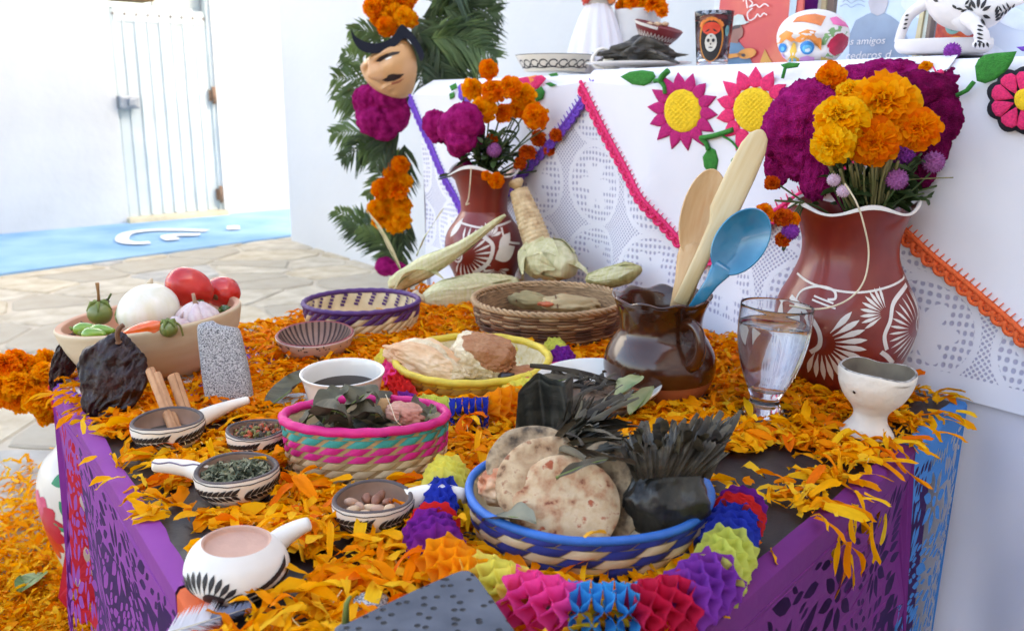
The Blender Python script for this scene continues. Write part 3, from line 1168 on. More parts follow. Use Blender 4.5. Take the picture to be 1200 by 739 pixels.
b.build("stem_end", mat("stem_brown", C(110, 74, 40), 0.8, 0.2, 60), t)
M_onion = mat("white_onion", C(236, 232, 222), 0.3, 0.03, 12, col2=C(222, 216, 190), coat=0.3, stretch=(6, 6, 1), bump=.12, bscale=60)
P = T(174, 364, zr + 0.012)
t = thing("white_onion", "big shiny white onion in the middle of the clay bowl", "onion", P + Vector((0, 0.0, 0)))
MB().add(blob((0, 0, 0), (35 * m, 34 * m, 30 * m), 4, rot=Euler((0.2, rad(-18), 0)).to_matrix())).build("bulb", M_onion, t)
MB().add(tube([(0.0, 0.012, 0.034), (0.002, 0.016, 0.042)], [0.005, 0.002], 8)).build("root_tuft", M_clay, t)
M_gar = mat("garlic_skin", C(226, 214, 210), 0.5, 0.08, 30, col2=C(206, 180, 184), stretch=(6, 6, 1), bump=0.2, bscale=80)
P = T(240, 364, zr + 0.006)
t = thing("garlic_bulb", "pinkish white garlic bulb with its cloves showing in the clay bowl", "garlic", P - Vector((0, 0.03, 0)))
for i in range(8):
    a = 2 * pi * i / 8 + 0.2
    c = Vector((13.5 * m * math.cos(a), 13.5 * m * math.sin(a), 0))
    def shp(q, p):
        return Vector((q.x * (1 - 0.45 * max(0, p.z)), q.y * (1 - 0.45 * max(0, p.z)), q.z))
    R = Matrix.Rotation(a, 3, 'Z') @ Matrix.Rotation(-0.5, 3, 'Y')
    MB().add(blob(c, (10.5 * m, 9.5 * m, 18 * m), 3, rot=R, fn=shp)).build("clove", M_gar, t)
MB().add(tube([(0, 0, 10 * m), (-2 * m, 0, 18 * m), (-3 * m, 0, 26 * m)], [4 * m, 2.4 * m, 2 * m], 8)).build("stalk", mat("dry_stalk", C(170, 136, 110), 0.85, 0.2, 60), t)
P = T(221, 374, zr + 0.0)
t = thing("garlic_clove", "single white garlic clove beside the garlic bulb", "garlic", P - Vector((0, 0.035, 0)))
MB().add(blob((0, 0, 0), (10 * m, 9 * m, 13 * m), 3, rot=Euler((0.2, -0.6, 0)).to_matrix(), fn=lambda q, p: Vector((q.x * (1 - .4 * p.z), q.y * (1 - .4 * p.z), q.z)))).build("skin", M_gar, t)
MB().add(tube([(3 * m, 0, 10 * m), (6 * m, -1 * m, 16 * m)], [2.5 * m, 1 * m], 6)).build("tip", M_gar, t)
P = T(180, 379, zr + 0.003)
t = thing("habanero_pepper", "orange habanero pepper in front of the white onion", "pepper", P - Vector((0, 0.035, 0)), rot=(0, 0, rad(12)))
MB().add(blob((0, 0, 0), (23 * m, 11 * m, 11 * m), 4, 0.1, 1.6, 3, rot=Euler((0, rad(-8), 0)).to_matrix(),
              fn=lambda q, p: Vector((q.x, q.y * (0.75 + 0.35 * p.x) * (1 + .08 * math.cos(5 * math.atan2(p.z, p.y))), q.z * (0.75 + 0.35 * p.x))))).build("skin", mat("habanero_skin", C(232, 100, 36), 0.2, 0.15, 20, coat=0.5), t)
b = MB()
b.add(blob((23 * m, 0, 2 * m), (4 * m, 5 * m, 5 * m), 2))
b.add(tube(curve([(24 * m, 0, 2 * m), (30 * m, -2 * m, 8 * m), (38 * m, -2 * m, 4 * m), (41 * m, -3 * m, -8 * m)]), 1.1 * m, 6))
b.build("stalk", mat("pepper_stalk", C(120, 120, 50), 0.7, 0.2, 50), t)
M_tomatillo = mat("tomatillo_skin", C(128, 136, 70), 0.3, 0.15, 16, col2=C(104, 118, 56), coat=0.3)
M_husk = mat("green_husk", C(140, 158, 84), 0.7, 0.2, 40, col2=C(112, 128, 60), trans=0.2)
for k, (px, py, rr_, dy, lab) in enumerate(((121, 365, 14, -0.01, "larger green tomatillo with a tall dry stem in the clay bowl"), (146, 372, 10, 0.0, "small dull green tomatillo tucked against the white onion"), (209, 378, 9.5, -0.034, "small yellowish tomatillo between orange pepper and garlic clove"))):
    P = T(px, py, zr + 0.004)
    t = thing("tomatillo", lab, "tomatillo", P + Vector((0, dy, 0)), group="tomatillos in the clay bowl")
    MB().add(blob((0, 0, 0), rr_ * m, 3, 0.03, 1.5, k, fn=lobes(5, 0.04))).build("skin", M_tomatillo, t)
    b = MB()
    for i in range(5):
        a = 2 * pi * i / 5 + k
        b.add(tube([(0, 0, rr_ * m * 0.95), (rr_ * m * .6 * math.cos(a), rr_ * m * .6 * math.sin(a), rr_ * m * 0.95), (rr_ * m * 1.02 * math.cos(a), rr_ * m * 1.02 * math.sin(a), rr_ * m * 0.3)], [1.5 * m, 2.6 * m, 0.6 * m], 5))
    b.build("calyx", M_husk, t)
    if k == 0:
        MB().add(tube([(0, 0, rr_ * m * .9), (0.5 * m, 0, 24 * m), (0.5 * m, 0, 36 * m)], [2 * m, 1.6 * m, 2.4 * m], 8)).build("stalk", mat("dry_stem", C(140, 100, 60), 0.85, 0.2, 80), t)
M_chi = mat("green_chilli_skin", C(104, 150, 36), 0.22, 0.15, 20, col2=C(128, 168, 50), coat=0.5)
for k, (px, py, L, a) in enumerate(((110, 381, 24, 0.2), (128, 383, 24, -0.1), (118, 387, 22, 0.05), (270, 360, 14, 0.9))):
    P = T(px, py, zr - 0.004)
    t = thing("green_chilli", ("lime green chilli at the bowl's near rim below the tomatillo", "lime green chilli beside the white onion's foot", "shortest lime green chilli lying lowest in the bowl", "dark green chilli tip under the round tomato")[k], "chilli", P - Vector((0, 0.02, 0)), rot=(0, 0, a), group="green chillies in the clay bowl")
    MB().add(blob((0, 0, 0), (L * m * .62, 7.5 * m, 7 * m), 3, 0.1, 2, k + 4, fn=lambda q, p: Vector((q.x, q.y * (1 - .35 * p.x), q.z * (1 - .35 * p.x))))).build("skin", M_chi if k < 3 else mat("dark_chilli", C(50, 84, 30), 0.25, 0.1, 20, coat=.4), t)
    MB().add(tube([(-L * m * .6, 0, 0), (-L * m * .75, 0, 3 * m)], [2.4 * m, 1.4 * m], 6)).build("stalk", M_husk, t)
# dark dried chilli strip behind the tomatillo
t = thing("dried_chilli", "thin dark dried chilli with a stem behind the tomatillo", "dried chilli", T(104, 366, zr + .004) + Vector((0, 0.03, 0)))
MB().add(blob((0, 0, 0), (16 * m, 5 * m, 5 * m), 3, 0.3, 2.5, 2, rot=Euler((0, rad(-35), 0)).to_matrix())).build("skin", mat("dark_chile", C(58, 24, 22), 0.35, 0.3, 30, coat=.2), t)
MB().add(tube([(12 * m, 0, 9 * m), (17 * m, 0, 17 * m)], 1.4 * m, 6)).build("stalk", M_tomcap, t)

# ---------------------------------------------------------------- dried ancho chillies
M_ancho = mat("ancho_skin", C(26, 7, 9), 0.36, 0.4, 25, col2=C(50, 13, 14), coat=0.0, bump=0.9, bscale=75, bdist=0.006)
def ancho(label, P, sx, sy, sz, rot, seed, stem):
    t = thing("ancho_chilli", label, "dried chilli", P, group="dried ancho chillies leaning on the clay bowl")
    def fn(q, p):
        w = 0.20 * noise.noise(Vector((p.x * 3 + seed, p.z * 3, p.y * 2))) + 0.16 * (1 - 2 * abs(noise.noise(Vector((p.x * 4, p.z * 2.0 + seed, 3)))))
        k = 1.0 - 0.40 * max(0, -p.z) ** 1.5
        return Vector((q.x * k + 0.04 * math.sin(p.z * 5 + seed) + .06 * noise.noise((p.z * 4, seed, 0)), q.y - 1.6 * w - .35 * (1 - 2 * abs(noise.noise((p.x * 6 + seed, p.z * 2.4, 5)))), q.z * (1 + 0.07 * math.sin(p.x * 4 + seed)) - .12 * p.x * max(0, -p.z)))
    MB().add(blob((0, 0, 0), (sx, sy, sz), 5, 0.10, 2.2, seed, rot=rot, fn=fn)).build("skin", M_ancho, t)
    MB().add(tube(curve(stem), [0.0045, 0.0035, 0.003] + [0.003] * (len(curve(stem)) - 3), 8)).build("stalk", mat("ancho_stalk", C(120, 84, 60), 0.8, 0.3, 60), t)
P = T(131, 487, TZ)
m = mpp(P)
ancho("large wrinkled dark ancho chilli leaning on the front of the clay bowl", P + Vector((0, 0.012, 42 * m)), 40 * m, 0.012, 52 * m, Euler((rad(-16), rad(20), 0)).to_matrix(), 3,
      [(12 * m, 0.0, 44 * m), (13 * m, -0.004, 54 * m), (17 * m, -0.006, 62 * m), (22 * m, -0.006, 66 * m)])
P = T(80, 452, TZ)
ancho("narrow curled dark ancho chilli hanging at the table's corner beside the bowl", P + Vector((0.0, 0.0, 32 * m)), 14 * m, 0.012, 40 * m, Euler((rad(-8), rad(24), rad(-20))).to_matrix(), 8,
      [(14 * m, 0, 34 * m), (18 * m, 0, 42 * m), (26 * m, 0.004, 52 * m)])

# ---------------------------------------------------------------- grey stone pestle
P = T(271, 476, TZ)
m = mpp(P)
M_basalt = mat("grey_stone", C(168, 168, 170), 0.9, 0.5, 620, col2=C(205, 204, 202), bump=1.0, bscale=500, bdist=0.002, detail=2,
               ramp=[(0.36, C(84, 84, 88)), (0.48, C(160, 160, 162)), (0.66, C(206, 206, 206))])
t = thing("stone_pestle", "speckled grey stone pestle block leaning upright against the clay bowl", "pestle", P + Vector((0.0, 0.0, 0.0)), rot=(rad(-12), rad(-7), rad(8)))
b = MB()
sec = []
for k in range(24):
    a = 2 * pi * k / 24
    ca, sa = math.cos(a), math.sin(a)
    sec.append((27 * m * math.copysign(abs(ca) ** 0.5, ca), 0.016 * math.copysign(abs(sa) ** 0.6, sa)))
v, f = [], []
lev = [(0, .90), (0.003, .97), (0.02, 1.0), (0.05, .98), (0.09, .90), (0.103, .86), (0.108, .80), (0.110, .6), (0.1105, .2)]
kz = hgt(P, 384) / 0.108
for z, q in lev:
    for x, y in sec:
        w = 1 + 0.025 * noise.noise((x * 90, y * 90, z * 60))
        v.append((x * q * w, y * q * w, z * kz + (0.006 * (x / (27 * m)) if z > 0.08 else 0) * -1))
n = 24
f = [(j * n + i, j * n + (i + 1) % n, (j + 1) * n + (i + 1) % n, (j + 1) * n + i) for j in range(len(lev) - 1) for i in range(n)] + [tuple((len(lev) - 1) * n + i for i in range(n))]
b.add((v, f))
b.build("stone", M_basalt, t)

# ---------------------------------------------------------------- small white dishes with black leaf painting
M_whiteclay = mat("white_glaze_clay", C(238, 230, 216), 0.5, 0.03, 20, col2=C(230, 218, 200), bump=0.08, bscale=120)
M_blackpaint = mat("black_paint", C(34, 30, 32), 0.5, 0.1, 80)
M_brownclay = mat("brown_clay", C(140, 108, 88), 0.7, 0.15, 40, bump=0.15, bscale=150)
M_darkrim = mat("dark_rim", C(78, 66, 64), 0.6, 0.2, 60)

def leaf_band(rd, b, th0, th1, z0, z1, n, L, W, both=True):
    pts = [(th0 + (th1 - th0) * i / 20, z0 + (z1 - z0) * i / 20 + 0.0015 * math.sin(pi * i / 20)) for i in range(21)]
    b.add(rd.line(pts, W * 0.28))
    for i in range(n):
        t = i / n
        th, z = th0 + (th1 - th0) * t, z0 + (z1 - z0) * t
        b.add(rd.leaf(th, z + 0.0004, L, W, rad(38)))
        if both:
            b.add(rd.leaf(th, z - 0.0004, L * .9, W, rad(-30)))

def dish(label, px, base_py, rim_py, hw, name="clay_dish", group="white clay dishes painted with black leaves", rot=(0, 0, 0), fill=0.62, foot=0.55, full=True, cat="dish"):
    P = spot(px, base_py, TZ + .004, foot_px=hw * 1.02)
    H, R = hgt(P, rim_py), hw * mpp(P)
    t = thing(name, label, cat, P, group=group, rot=rot)
    outer = [(r * R, z * H) for r, z in smooth_prof([(0.0, 0.0), (foot, 0.0), (0.72, 0.10), (0.93, 0.42), (1.0, 0.75), (0.995, 0.97)], 5)]
    rim = [(r * R, z * H) for r, z in smooth_prof([(0.995, 0.97), (0.97, 1.005), (0.90, 1.0), (0.875, 0.95)], 3)]
    inner = [(r * R, z * H) for r, z in smooth_prof([(0.875, 0.95), (0.80, 0.6), (0.5, 0.3), (0.0, 0.25)], 4)]
    wob = lambda q, a: (q[0], q[1], q[2] + (0.0012 * math.sin(2 * a + px) if q[2] > H * .5 else 0))
    MB().add(lathe(outer, 56, fn=wob)).build("dish_body", M_whiteclay, t)
    MB().add(lathe(rim, 56, fn=wob)).build("rim", M_darkrim, t)
    MB().add(lathe(inner, 56, fn=wob)).build("dish_inside", M_brownclay, t)
    rd = Round(outer[3:])
    th = facing(P)
    b = MB()
    z = H * 0.52
    leaf_band(rd, b, th - 1.45, th - 0.02, z - 0.10 * H, z + 0.10 * H, 9, H * 0.36, H * 0.12)
    leaf_band(rd, b, th + 0.12, th + 1.5, z - 0.02 * H, z + 0.06 * H, 9, H * 0.36, H * 0.12)
    b.add(rd.line([(th - 1.6 + 3.2 * i / 40, H * (0.90 + 0.01 * math.sin(i))) for i in range(41)], H * 0.03))
    b.build("painted_leaves", M_blackpaint, t)
    return t, P, H, R

def handle(t, P, pts_px, w0, w1, m_, name="handle", flat=0.7):
    for a, b, z in pts_px:
        q = T(a, b, TZ + z)
        FOOT.append((q.x, q.y - .004, .016))
    """pts_px: (px, py, z above the table)"""
    pts = curve([T(a, b, TZ + z) - P for a, b, z in pts_px], 6)
    n = len(pts)
    r = [w0 + (w1 - w0) * i / (n - 1) for i in range(n)]
    r[-1] *= 0.75
    b = MB()
    b.add(tube(pts, r, 12))
    return b.build(name, m_, t)

t, P, H, R = dish("white clay scoop painted with black leaves holding three cinnamon sticks", 199, 523, 490, 41)
sP = P
handle(t, P, [(231, 492, H * .7), (250, 483, H * .75), (270, 475, H * 0.8), (292, 468, H * .95)], 0.011, 0.0045, M_whiteclay)
MB().add(lathe([(0.0, H * .5), (R * .8, H * .5), (R * .82, H * .42)], 30)).build("ash_bed", mat("dark_ash", C(92, 78, 66), 0.95, 0.3, 90, bump=.5, bscale=300), t)
M_cin = mat("cinnamon_bark", C(186, 130, 88), 0.7, 0.15, 26, col2=C(206, 154, 110), stretch=(3, 3, 0.5), bump=0.4, bscale=120)
def cinnamon(label, a, za, b_, zb, r):
    A, B = T(*a, za), T(*b_, zb)
    d = B - A
    Q = d.to_track_quat('Z', 'X').to_matrix().to_4x4()
    t = thing("cinnamon_stick", label, "cinnamon stick", A, group="cinnamon sticks in the painted scoop")
    def scroll(u, v):
        ang = u * 4.4 * pi
        rr_ = r * (1 - 0.62 * abs(2 * u - 1) ** 0.8 * 0 - 0.35 * u)
        return Q @ Vector((rr_ * math.cos(ang), rr_ * math.sin(ang), v * d.length + 0.001 * noise.noise((u * 9, v * 9, r))))
    MB().add(grid(50, 6, scroll)).build("bark", M_cin, t)
    def scr2(u, v):
        ang = u * 4.4 * pi
        rr_ = (r - 0.0012) * (1 - 0.37 * u)
        return Q @ Vector((rr_ * math.cos(ang), rr_ * math.sin(ang), v * d.length))
    MB().add(grid(50, 2, scr2)).build("inner_bark", mat("cinnamon_inside", C(128, 76, 48), 0.8, 0.15, 60), t)
m = mpp(sP)
zf = TZ + H * 0.45
cinnamon("split cinnamon stick leaning at the far side of the painted scoop", (205, 508), zf, (176, 434), zf + 0.052, 6.5 * m)
cinnamon("thin cinnamon stick lying along the split one in the painted scoop", (210, 506), zf, (184, 438), zf + 0.05, 5.0 * m)
cinnamon("thicker short cinnamon roll nearest the scoop's handle", (222, 497), zf, (203, 440), zf + 0.048, 8.0 * m)

t, P, H, R = dish("small painted bowl filled with reddish dried pepper seeds", 303, 531, 501, 35, name="clay_dish")
def heap(label_name, P, R, z0, dome, n, mats, shp, seed, parent, flat=0.4):
    r = random.Random(seed)
    b = MB()
    for i in range(n):
        q, a = R * math.sqrt(r.random()), r.uniform(0, 2 * pi)
        z = z0 + dome * (1 - (q / R) ** 2) + r.uniform(-.0015, .0015)
        rot = Euler((r.uniform(-1.2, 1.2), r.uniform(-1.2, 1.2), r.uniform(0, 6.3))).to_matrix()
        s = r.uniform(.75, 1.25)
        b.add(blob((q * math.cos(a), q * math.sin(a), z), tuple(x * s for x in shp), 1, 0.25, 2, i, rot=rot), m=r.randrange(len(mats)))
    o = b.build(label_name, mats, parent)
    tag(o, kind="stuff")
    return o
M_seedr = [mat("seed_red", C(176, 76, 36), 0.55, 0.25, 80), mat("seed_brown", C(112, 62, 38), 0.6, 0.25, 80), mat("seed_olive", C(120, 110, 56), 0.65, 0.2, 80), mat("seed_dark", C(64, 50, 36), 0.6, 0.2, 80)]
heap("seeds", P, R * .84, H * .72, H * .22, 190, M_seedr, (0.0048, 0.0024, 0.0022), 2, t)
MB().add(lathe([(R * .84, H * .68), (0, H * .86)], 24)).build("seed_bed", M_seedr[1], t)

t, P, H, R = dish("white painted scoop of dried green herbs with its handle towards the violet banner", 280, 582, 547, 48)
handle(t, P, [(240, 556, H * .75), (222, 549, H * .85), (200, 546, H * .95), (179, 545, H * 1.0)], 0.0098, 0.0062, M_whiteclay)
b = MB()
hp = curve([T(178 + 55 * i / 8, 541.2 + 0.5 * i + (1.2 * math.sin(i * 1.5)), TZ + H * 1.02 + .0072) - P for i in range(9)], 3)
b.add(tube(hp, 0.0008, 5))
b.build("painted_line", mat("grey_violet_paint", C(110, 96, 120), 0.6), t)
M_herb = [mat("herb_grey", C(112, 116, 90), 0.9, 0.25, 60), mat("herb_dark", C(70, 76, 56), 0.9, 0.25, 60), mat("herb_pale", C(150, 148, 120), 0.9, 0.2, 60)]
r = random.Random(4)
b = MB()
for i in range(330):
    q, a = R * .82 * math.sqrt(r.random()), r.uniform(0, 2 * pi)
    c = Vector((q * math.cos(a), q * math.sin(a), H * .66 + H * .26 * (1 - (q / R) ** 2) + r.uniform(-.001, .002)))
    rot = Euler((r.uniform(-1, 1), r.uniform(-1, 1), r.uniform(0, 6.3))).to_matrix()
    L, w = r.uniform(.003, .007), r.uniform(.0012, .0028)
    b.add(([c + rot @ Vector(x) for x in ((-L, 0, 0), (-L * .2, w, .001), (L, 0, .0015), (-L * .2, -w, .001))], [(0, 1, 2, 3)]), m=r.randrange(3), smooth=False)
tag(b.build("herbs", M_herb, t), kind="stuff")
MB().add(lathe([(R * .84, H * .6), (0, H * .86)], 24)).build("herb_bed", M_herb[1], t)

t, P, H, R = dish("white painted scoop of nut pieces under the front of the striped basket", 438, 615, 581, 47)
handle(t, P, [(478, 588, H * .7), (500, 581, H * .8), (522, 579, H * .9), (547, 582, H * .9)], 0.0125, 0.0078, M_whiteclay)
M_nut = [mat("nut_pale", C(206, 172, 136), 0.6, 0.12, 50), mat("nut_brown", C(136, 84, 60), 0.5, 0.2, 50), mat("nut_shell", C(190, 150, 124), 0.65, 0.15, 40, bump=.3, bscale=200)]
r = random.Random(9)
nut_spots = [(-.45, -.35, 0), (-.1, -.45, 0), (.15, -.2, 2), (-.35, .0, 2), (.05, .2, 1), (.35, .15, 1), (-.2, .35, 1), (.4, -.2, 0), (-.55, .1, 2), (.1, .5, 1), (-.05, -.1, 0)]
for i, (x, y, k) in enumerate(nut_spots):
    n_ = tag(MB().add(blob((0, 0, 0), (R * .2, R * .13, R * .12), 2, 0.25, 2.2, i, rot=Euler((r.uniform(-.5, .5), r.uniform(-.6, .6), r.uniform(0, 3))).to_matrix())).build("nut", M_nut[k], None, (P.x + x * R, P.y + y * R, P.z + H * (.62 + .12 * r.random()))),
             ("%s in the painted scoop, %s" % (("pale broken nut", "brown shelled nut", "rough pinkish nut piece")[k], ("nearest the dipper", "at the near rim", "just before the middle", "at the far rim towards the herbs", "near the handle's root", "against the wall by the handle", "at the back under the basket", "at the near rim by the handle", "furthest from the handle", "topmost at the back", "in the very middle")[i])), "nut", "nuts in the painted scoop")
MB().add(lathe([(R * .82, H * .5), (0, H * .56)], 24)).build("nut_crumbs", M_brownclay, t)

# ---------------------------------------------------------------- white dipper with a pinkish mouth
P = spot(278, 690, foot_px=45)
m = mpp(P)
H, R = hgt(P, 633), 59.5 * m
t = thing("clay_dipper", "round white clay dipper with black fan painting and pinkish brown inside", "dipper", P, rot=(0, rad(3), 0))
outer = [(r * R, z * H) for r, z in smooth_prof([(0.0, 0.0), (0.50, 0.0), (0.74, 0.08), (0.95, 0.30), (1.0, 0.50), (0.92, 0.74), (0.78, 0.90), (0.66, 1.0)], 6)]
MB().add(lathe(outer, 64, fn=lambda q, a: (q[0] * (1 + .012 * math.sin(3 * a)), q[1], q[2]))).build("dipper_body", mat("white_slip", C(226, 220, 210), 0.6, 0.03, 25, bump=.15, bscale=140), t)
M_pinkclay = mat("pink_clay", C(200, 158, 138), 0.85, 0.06, 60, bump=.2, bscale=300)
MB().add(lathe([(r * R, z * H) for r, z in smooth_prof([(0.66, 1.0), (0.62, 0.985), (0.60, 0.93), (0.56, 0.885), (0.30, 0.87), (0.0, 0.868)], 4)], 64,
               fn=lambda q, a: (q[0] * (1 + .012 * math.sin(3 * a)), q[1], q[2]))).build("mouth", M_pinkclay, t)
handle(t, P, [(314, 640, H * .62), (330, 626, H * .80), (345, 616, H * .95), (360, 609, H * 1.05)], 0.0105, 0.0055, mat("white_slip", None), flat=1)
rd = Round(outer[4:])
th = facing(P)
b = MB()
# black half disc with a fan of strokes round it
fc, fz = th - 0.62, H * 0.13
b.add(rd.leaf(fc - 0.16, fz + 0.002, R * .5, R * .36, rad(24), 8, 1.0))
for i in range(15):
    a = rad(168 - i * 12.5)
    rr_ = rd.r(fz)
    b.add(rd.leaf(fc + R * .34 * math.cos(a) / rr_, fz + R * .30 * math.sin(a), R * (.44 - .008 * i), R * .11, a, 6, 1.6))
for s in (0, 1):
    leaf_band(rd, b, th + 0.05, th + 1.15, H * (.30 + .06 * s) - s * H * .2, H * (.62 - .22 * s), 10, R * .27, R * .085, both=False)
b.add(rd.line([(th - 0.1 + 1.5 * i / 20, H * (.22 + .30 * i / 20)) for i in range(21)], R * .02))
b.build("painted_fan", M_blackpaint, t)

# ---------------------------------------------------------------- baskets of plaited straw
M_straw = mat("natural_straw", C(206, 180, 134), 0.65, 0.12, 30, col2=C(222, 200, 158), bump=0.3, bscale=200, stretch=(1, 1, 4))
M_straw2 = mat("pale_straw", C(216, 192, 150), 0.65, 0.12, 40, col2=C(226, 208, 170), bump=0.3, bscale=200)
M_strawd = mat("straw_dark", C(176, 146, 100), 0.75, 0.15, 30, bump=0.3, bscale=200)  # darker straw of the basket wall between the strips
def straw(name, c):
    return mat(name, c, 0.55, 0.12, 60, bump=0.25, bscale=260)
M_s_teal, M_s_mag = straw("teal_straw", C(44, 152, 144)), straw("magenta_straw", C(206, 36, 128))
M_s_blue, M_s_sky = straw("navy_straw", C(40, 58, 142)), straw("bright_blue_straw", C(36, 104, 184))
M_s_pur, M_s_yel = straw("purple_straw", C(78, 38, 104)), straw("yellow_straw", C(214, 186, 58))

def basket(label, P, R, H, ry=1.0, flare=1.08, rim_m=None, rim_r=0.0045, rows=7, n=22, colours=None, base=0.92, slant=1.0, rot=(0, 0, 0), tile=(0.80, 0.92), inner=None, twist=26, weave_inside=True, group="woven straw baskets", name="straw_basket"):
    t = thing(name, label, "basket", P, group, rot)
    def rr_(z):
        q = max(0, min(1, z / H))
        return R * (base + (1 - base) * math.sin(q * pi / 2))
    pr = [(0.0, 0.002), (R * base * .9, 0.0), (R * base, 0.004)] + [(rr_(H * i / 8), H * i / 8) for i in range(1, 9)]
    MB().add(lathe(pr, 64, 1, ry)).build("basket_wall", M_strawd if colours else M_straw, t)
    pin = [(rr_(H) - .001, H)] + [(rr_(H * i / 6) - 0.004, H * i / 6) for i in range(5, 0, -1)] + [(R * base * .9, 0.006), (0, 0.006)]
    mi = inner or M_straw2
    MB().add(lathe(pin, 64, 1, ry)).build("basket_inside", mi, t)
    # plaited strips, row by row
    dth = 2 * pi / n
    hr = H / rows
    for i in range(rows):
        if not colours:
            break
        for j in range(n):
            m_ = colours(i, j)
            th0 = (j + 0.14 * (i % 2)) * dth
            v = []
            nu = 5
            for a in range(nu):
                u = a / (nu - 1)
                for c in range(3):
                    w = c / 2
                    z = hr * (i + 0.5 + (w - 0.5) * tile[1])
                    th_ = th0 + dth * ((u - 0.5) * tile[0] + (w - 0.5) * slant)
                    q = rr_(z) + 0.0006 + 0.0016 * math.sin(pi * u) ** 0.6 + 0.0005 * math.sin(pi * w)
                    v.append((q * math.cos(th_), q * math.sin(th_) * ry, z))
            f = [(a * 3 + c, a * 3 + 3 + c, a * 3 + 4 + c, a * 3 + 1 + c) for a in range(nu - 1) for c in (0, 1)]
            MB().add((v, f)).build("straw_strip", m_, t)
    k = 132
    ring = [(rr_(H) * math.cos(2 * pi * i / k), rr_(H) * math.sin(2 * pi * i / k) * ry, H) for i in range(k + 1)]
    MB().add(tube(ring, rim_r, 8, cap=False, twist=lambda u, a: 1 + 0.09 * math.sin(a + u * 2 * pi * twist))).build("rim", rim_m or M_straw, t)
    return t

# teal and magenta basket
P = spot(430, 546, foot_px=88)
m = mpp(P)
FOOT.append((P.x, P.y + .01, 80 * m))
def col_t(i, j):
    return (M_straw, M_straw2, M_straw, M_s_mag, M_s_mag, M_s_teal, M_s_teal)[i]
tealP, tealH = P, hgt(P, 486)
basket("straw basket striped teal and magenta with a pink rim", P, 94 * m, tealH, 0.62, rim_m=straw("pink_rim", C(214, 26, 120)), rim_r=5.6 * m, rows=7, n=20, colours=col_t, base=0.95, slant=0.42, tile=(0.74, 0.90), twist=20)

# blue and natural basket
P = spot(689, 619, foot_px=136)
m = mpp(P)
blueP, blueH, blueR = P, hgt(P, 570), 139 * m
def col_b(i, j):
    return M_s_blue if (i in (0, 3) or (i + 2 * j) % 3 != 0) else M_straw2
basket("large round basket checked navy and natural with a bright blue rim", P, blueR, blueH, 0.96, rim_m=M_s_sky, rim_r=5.0 * m, rows=5, n=22, colours=lambda i, j: M_straw2 if i in (1, 2, 3) and (j + (i == 2)) % 2 == 0 or i == 0 and j % 3 == 0 else M_s_blue, base=0.93, slant=0.35, tile=(0.95, 0.94), twist=7)

# purple and natural basket
P = spot(425, 388, foot_px=56)
m = mpp(P)
basket("empty natural straw basket with dark purple rim and zigzag band", P, 66 * m, hgt(P, 353), 0.95, rim_m=M_s_pur, rim_r=3.2 * m, rows=5, n=34,
       colours=lambda i, j: M_s_pur if i == 4 or (i == 3 and j % 3 != 2) else M_straw2, base=0.9, slant=0.8, tile=(0.9, 0.96), twist=30)
tb = [o for o in COL.objects if o.name.startswith("straw_basket")][-1]
# inside of the purple basket: short dashes of purple straw
Hh, Rb = hgt(P, 353), 66 * m
b = MB()
for j in range(22):
    for k in range(4):
        a0 = 2 * pi * (j + 0.10 * k) / 22
        q = Rb * 0.975 - 0.0055
        z = Hh * (0.93 - 0.11 * k)
        v = []
        for u in (0, .5, 1):
            for w in (0, 1):
                a = a0 + u * 0.085
                v.append((q * math.cos(a), q * math.sin(a) * .95, z - w * Hh * .085 + u * 0.0015))
        b.add((v, [(0, 2, 3, 1), (2, 4, 5, 3)]))
b.build("purple_stitching", M_s_pur, tb)

# yellow basket with bread
P = spot(554, 447, foot_px=86)
m = mpp(P)
yelP, yelH = P, hgt(P, 419)
basket("shallow yellow straw basket with two pieces of bread", P, 89 * m, yelH, 1.0, rim_m=M_s_yel, rim_r=4.6 * m, rows=4, n=30, base=0.86, colours=lambda i, j: (straw("ochre_straw", C(196, 160, 70)), M_s_yel, straw("ochre_straw", None), M_s_yel)[i], slant=0.4, tile=(0.95, 0.97), rot=(rad(2), 0, 0), twist=18,
       inner=mat("straw_speckled", C(214, 200, 150), 0.7, 0.1, 120, col2=C(200, 176, 70), bump=.4, bscale=160, ramp=[(.4, C(218, 206, 168)), (.62, C(206, 190, 140)), (.68, C(206, 180, 60))]))

# ---------------------------------------------------------------- bread
M_crumb = mat("bread_crumb", C(226, 200, 158), 0.9, 0.14, 60, col2=C(238, 222, 190), bump=1.0, bscale=110, bdist=0.005)
M_crust = mat("bread_crust", C(190, 132, 86), 0.65, 0.2, 45, col2=C(164, 104, 64), bump=0.8, bscale=220, bdist=0.003)
M_tan = mat("roll_crust", C(212, 164, 116), 0.6, 0.2, 16, col2=C(232, 198, 156), bump=0.5, bscale=60, bdist=0.004, ramp=[(0.3, C(206, 150, 104)), (0.5, C(226, 186, 142)), (0.7, C(240, 216, 182))])
P = T(566, 419, yelP.z + 0.03)
P += Vector((0, 0, 0.0))
m = mpp(P)
t = thing("bread_piece", "torn bread with a flat browned top crust and pale crumb", "bread", P, rot=(rad(14), rad(6), rad(-8)))
def sq(q, p):
    k = 1 / max(abs(p.x), abs(p.y), abs(p.z)) ** 0.55
    return Vector((q.x * k, q.y * k * (1 - .1 * p.x), q.z * k * (1 - 0.18 * max(0, p.x))))
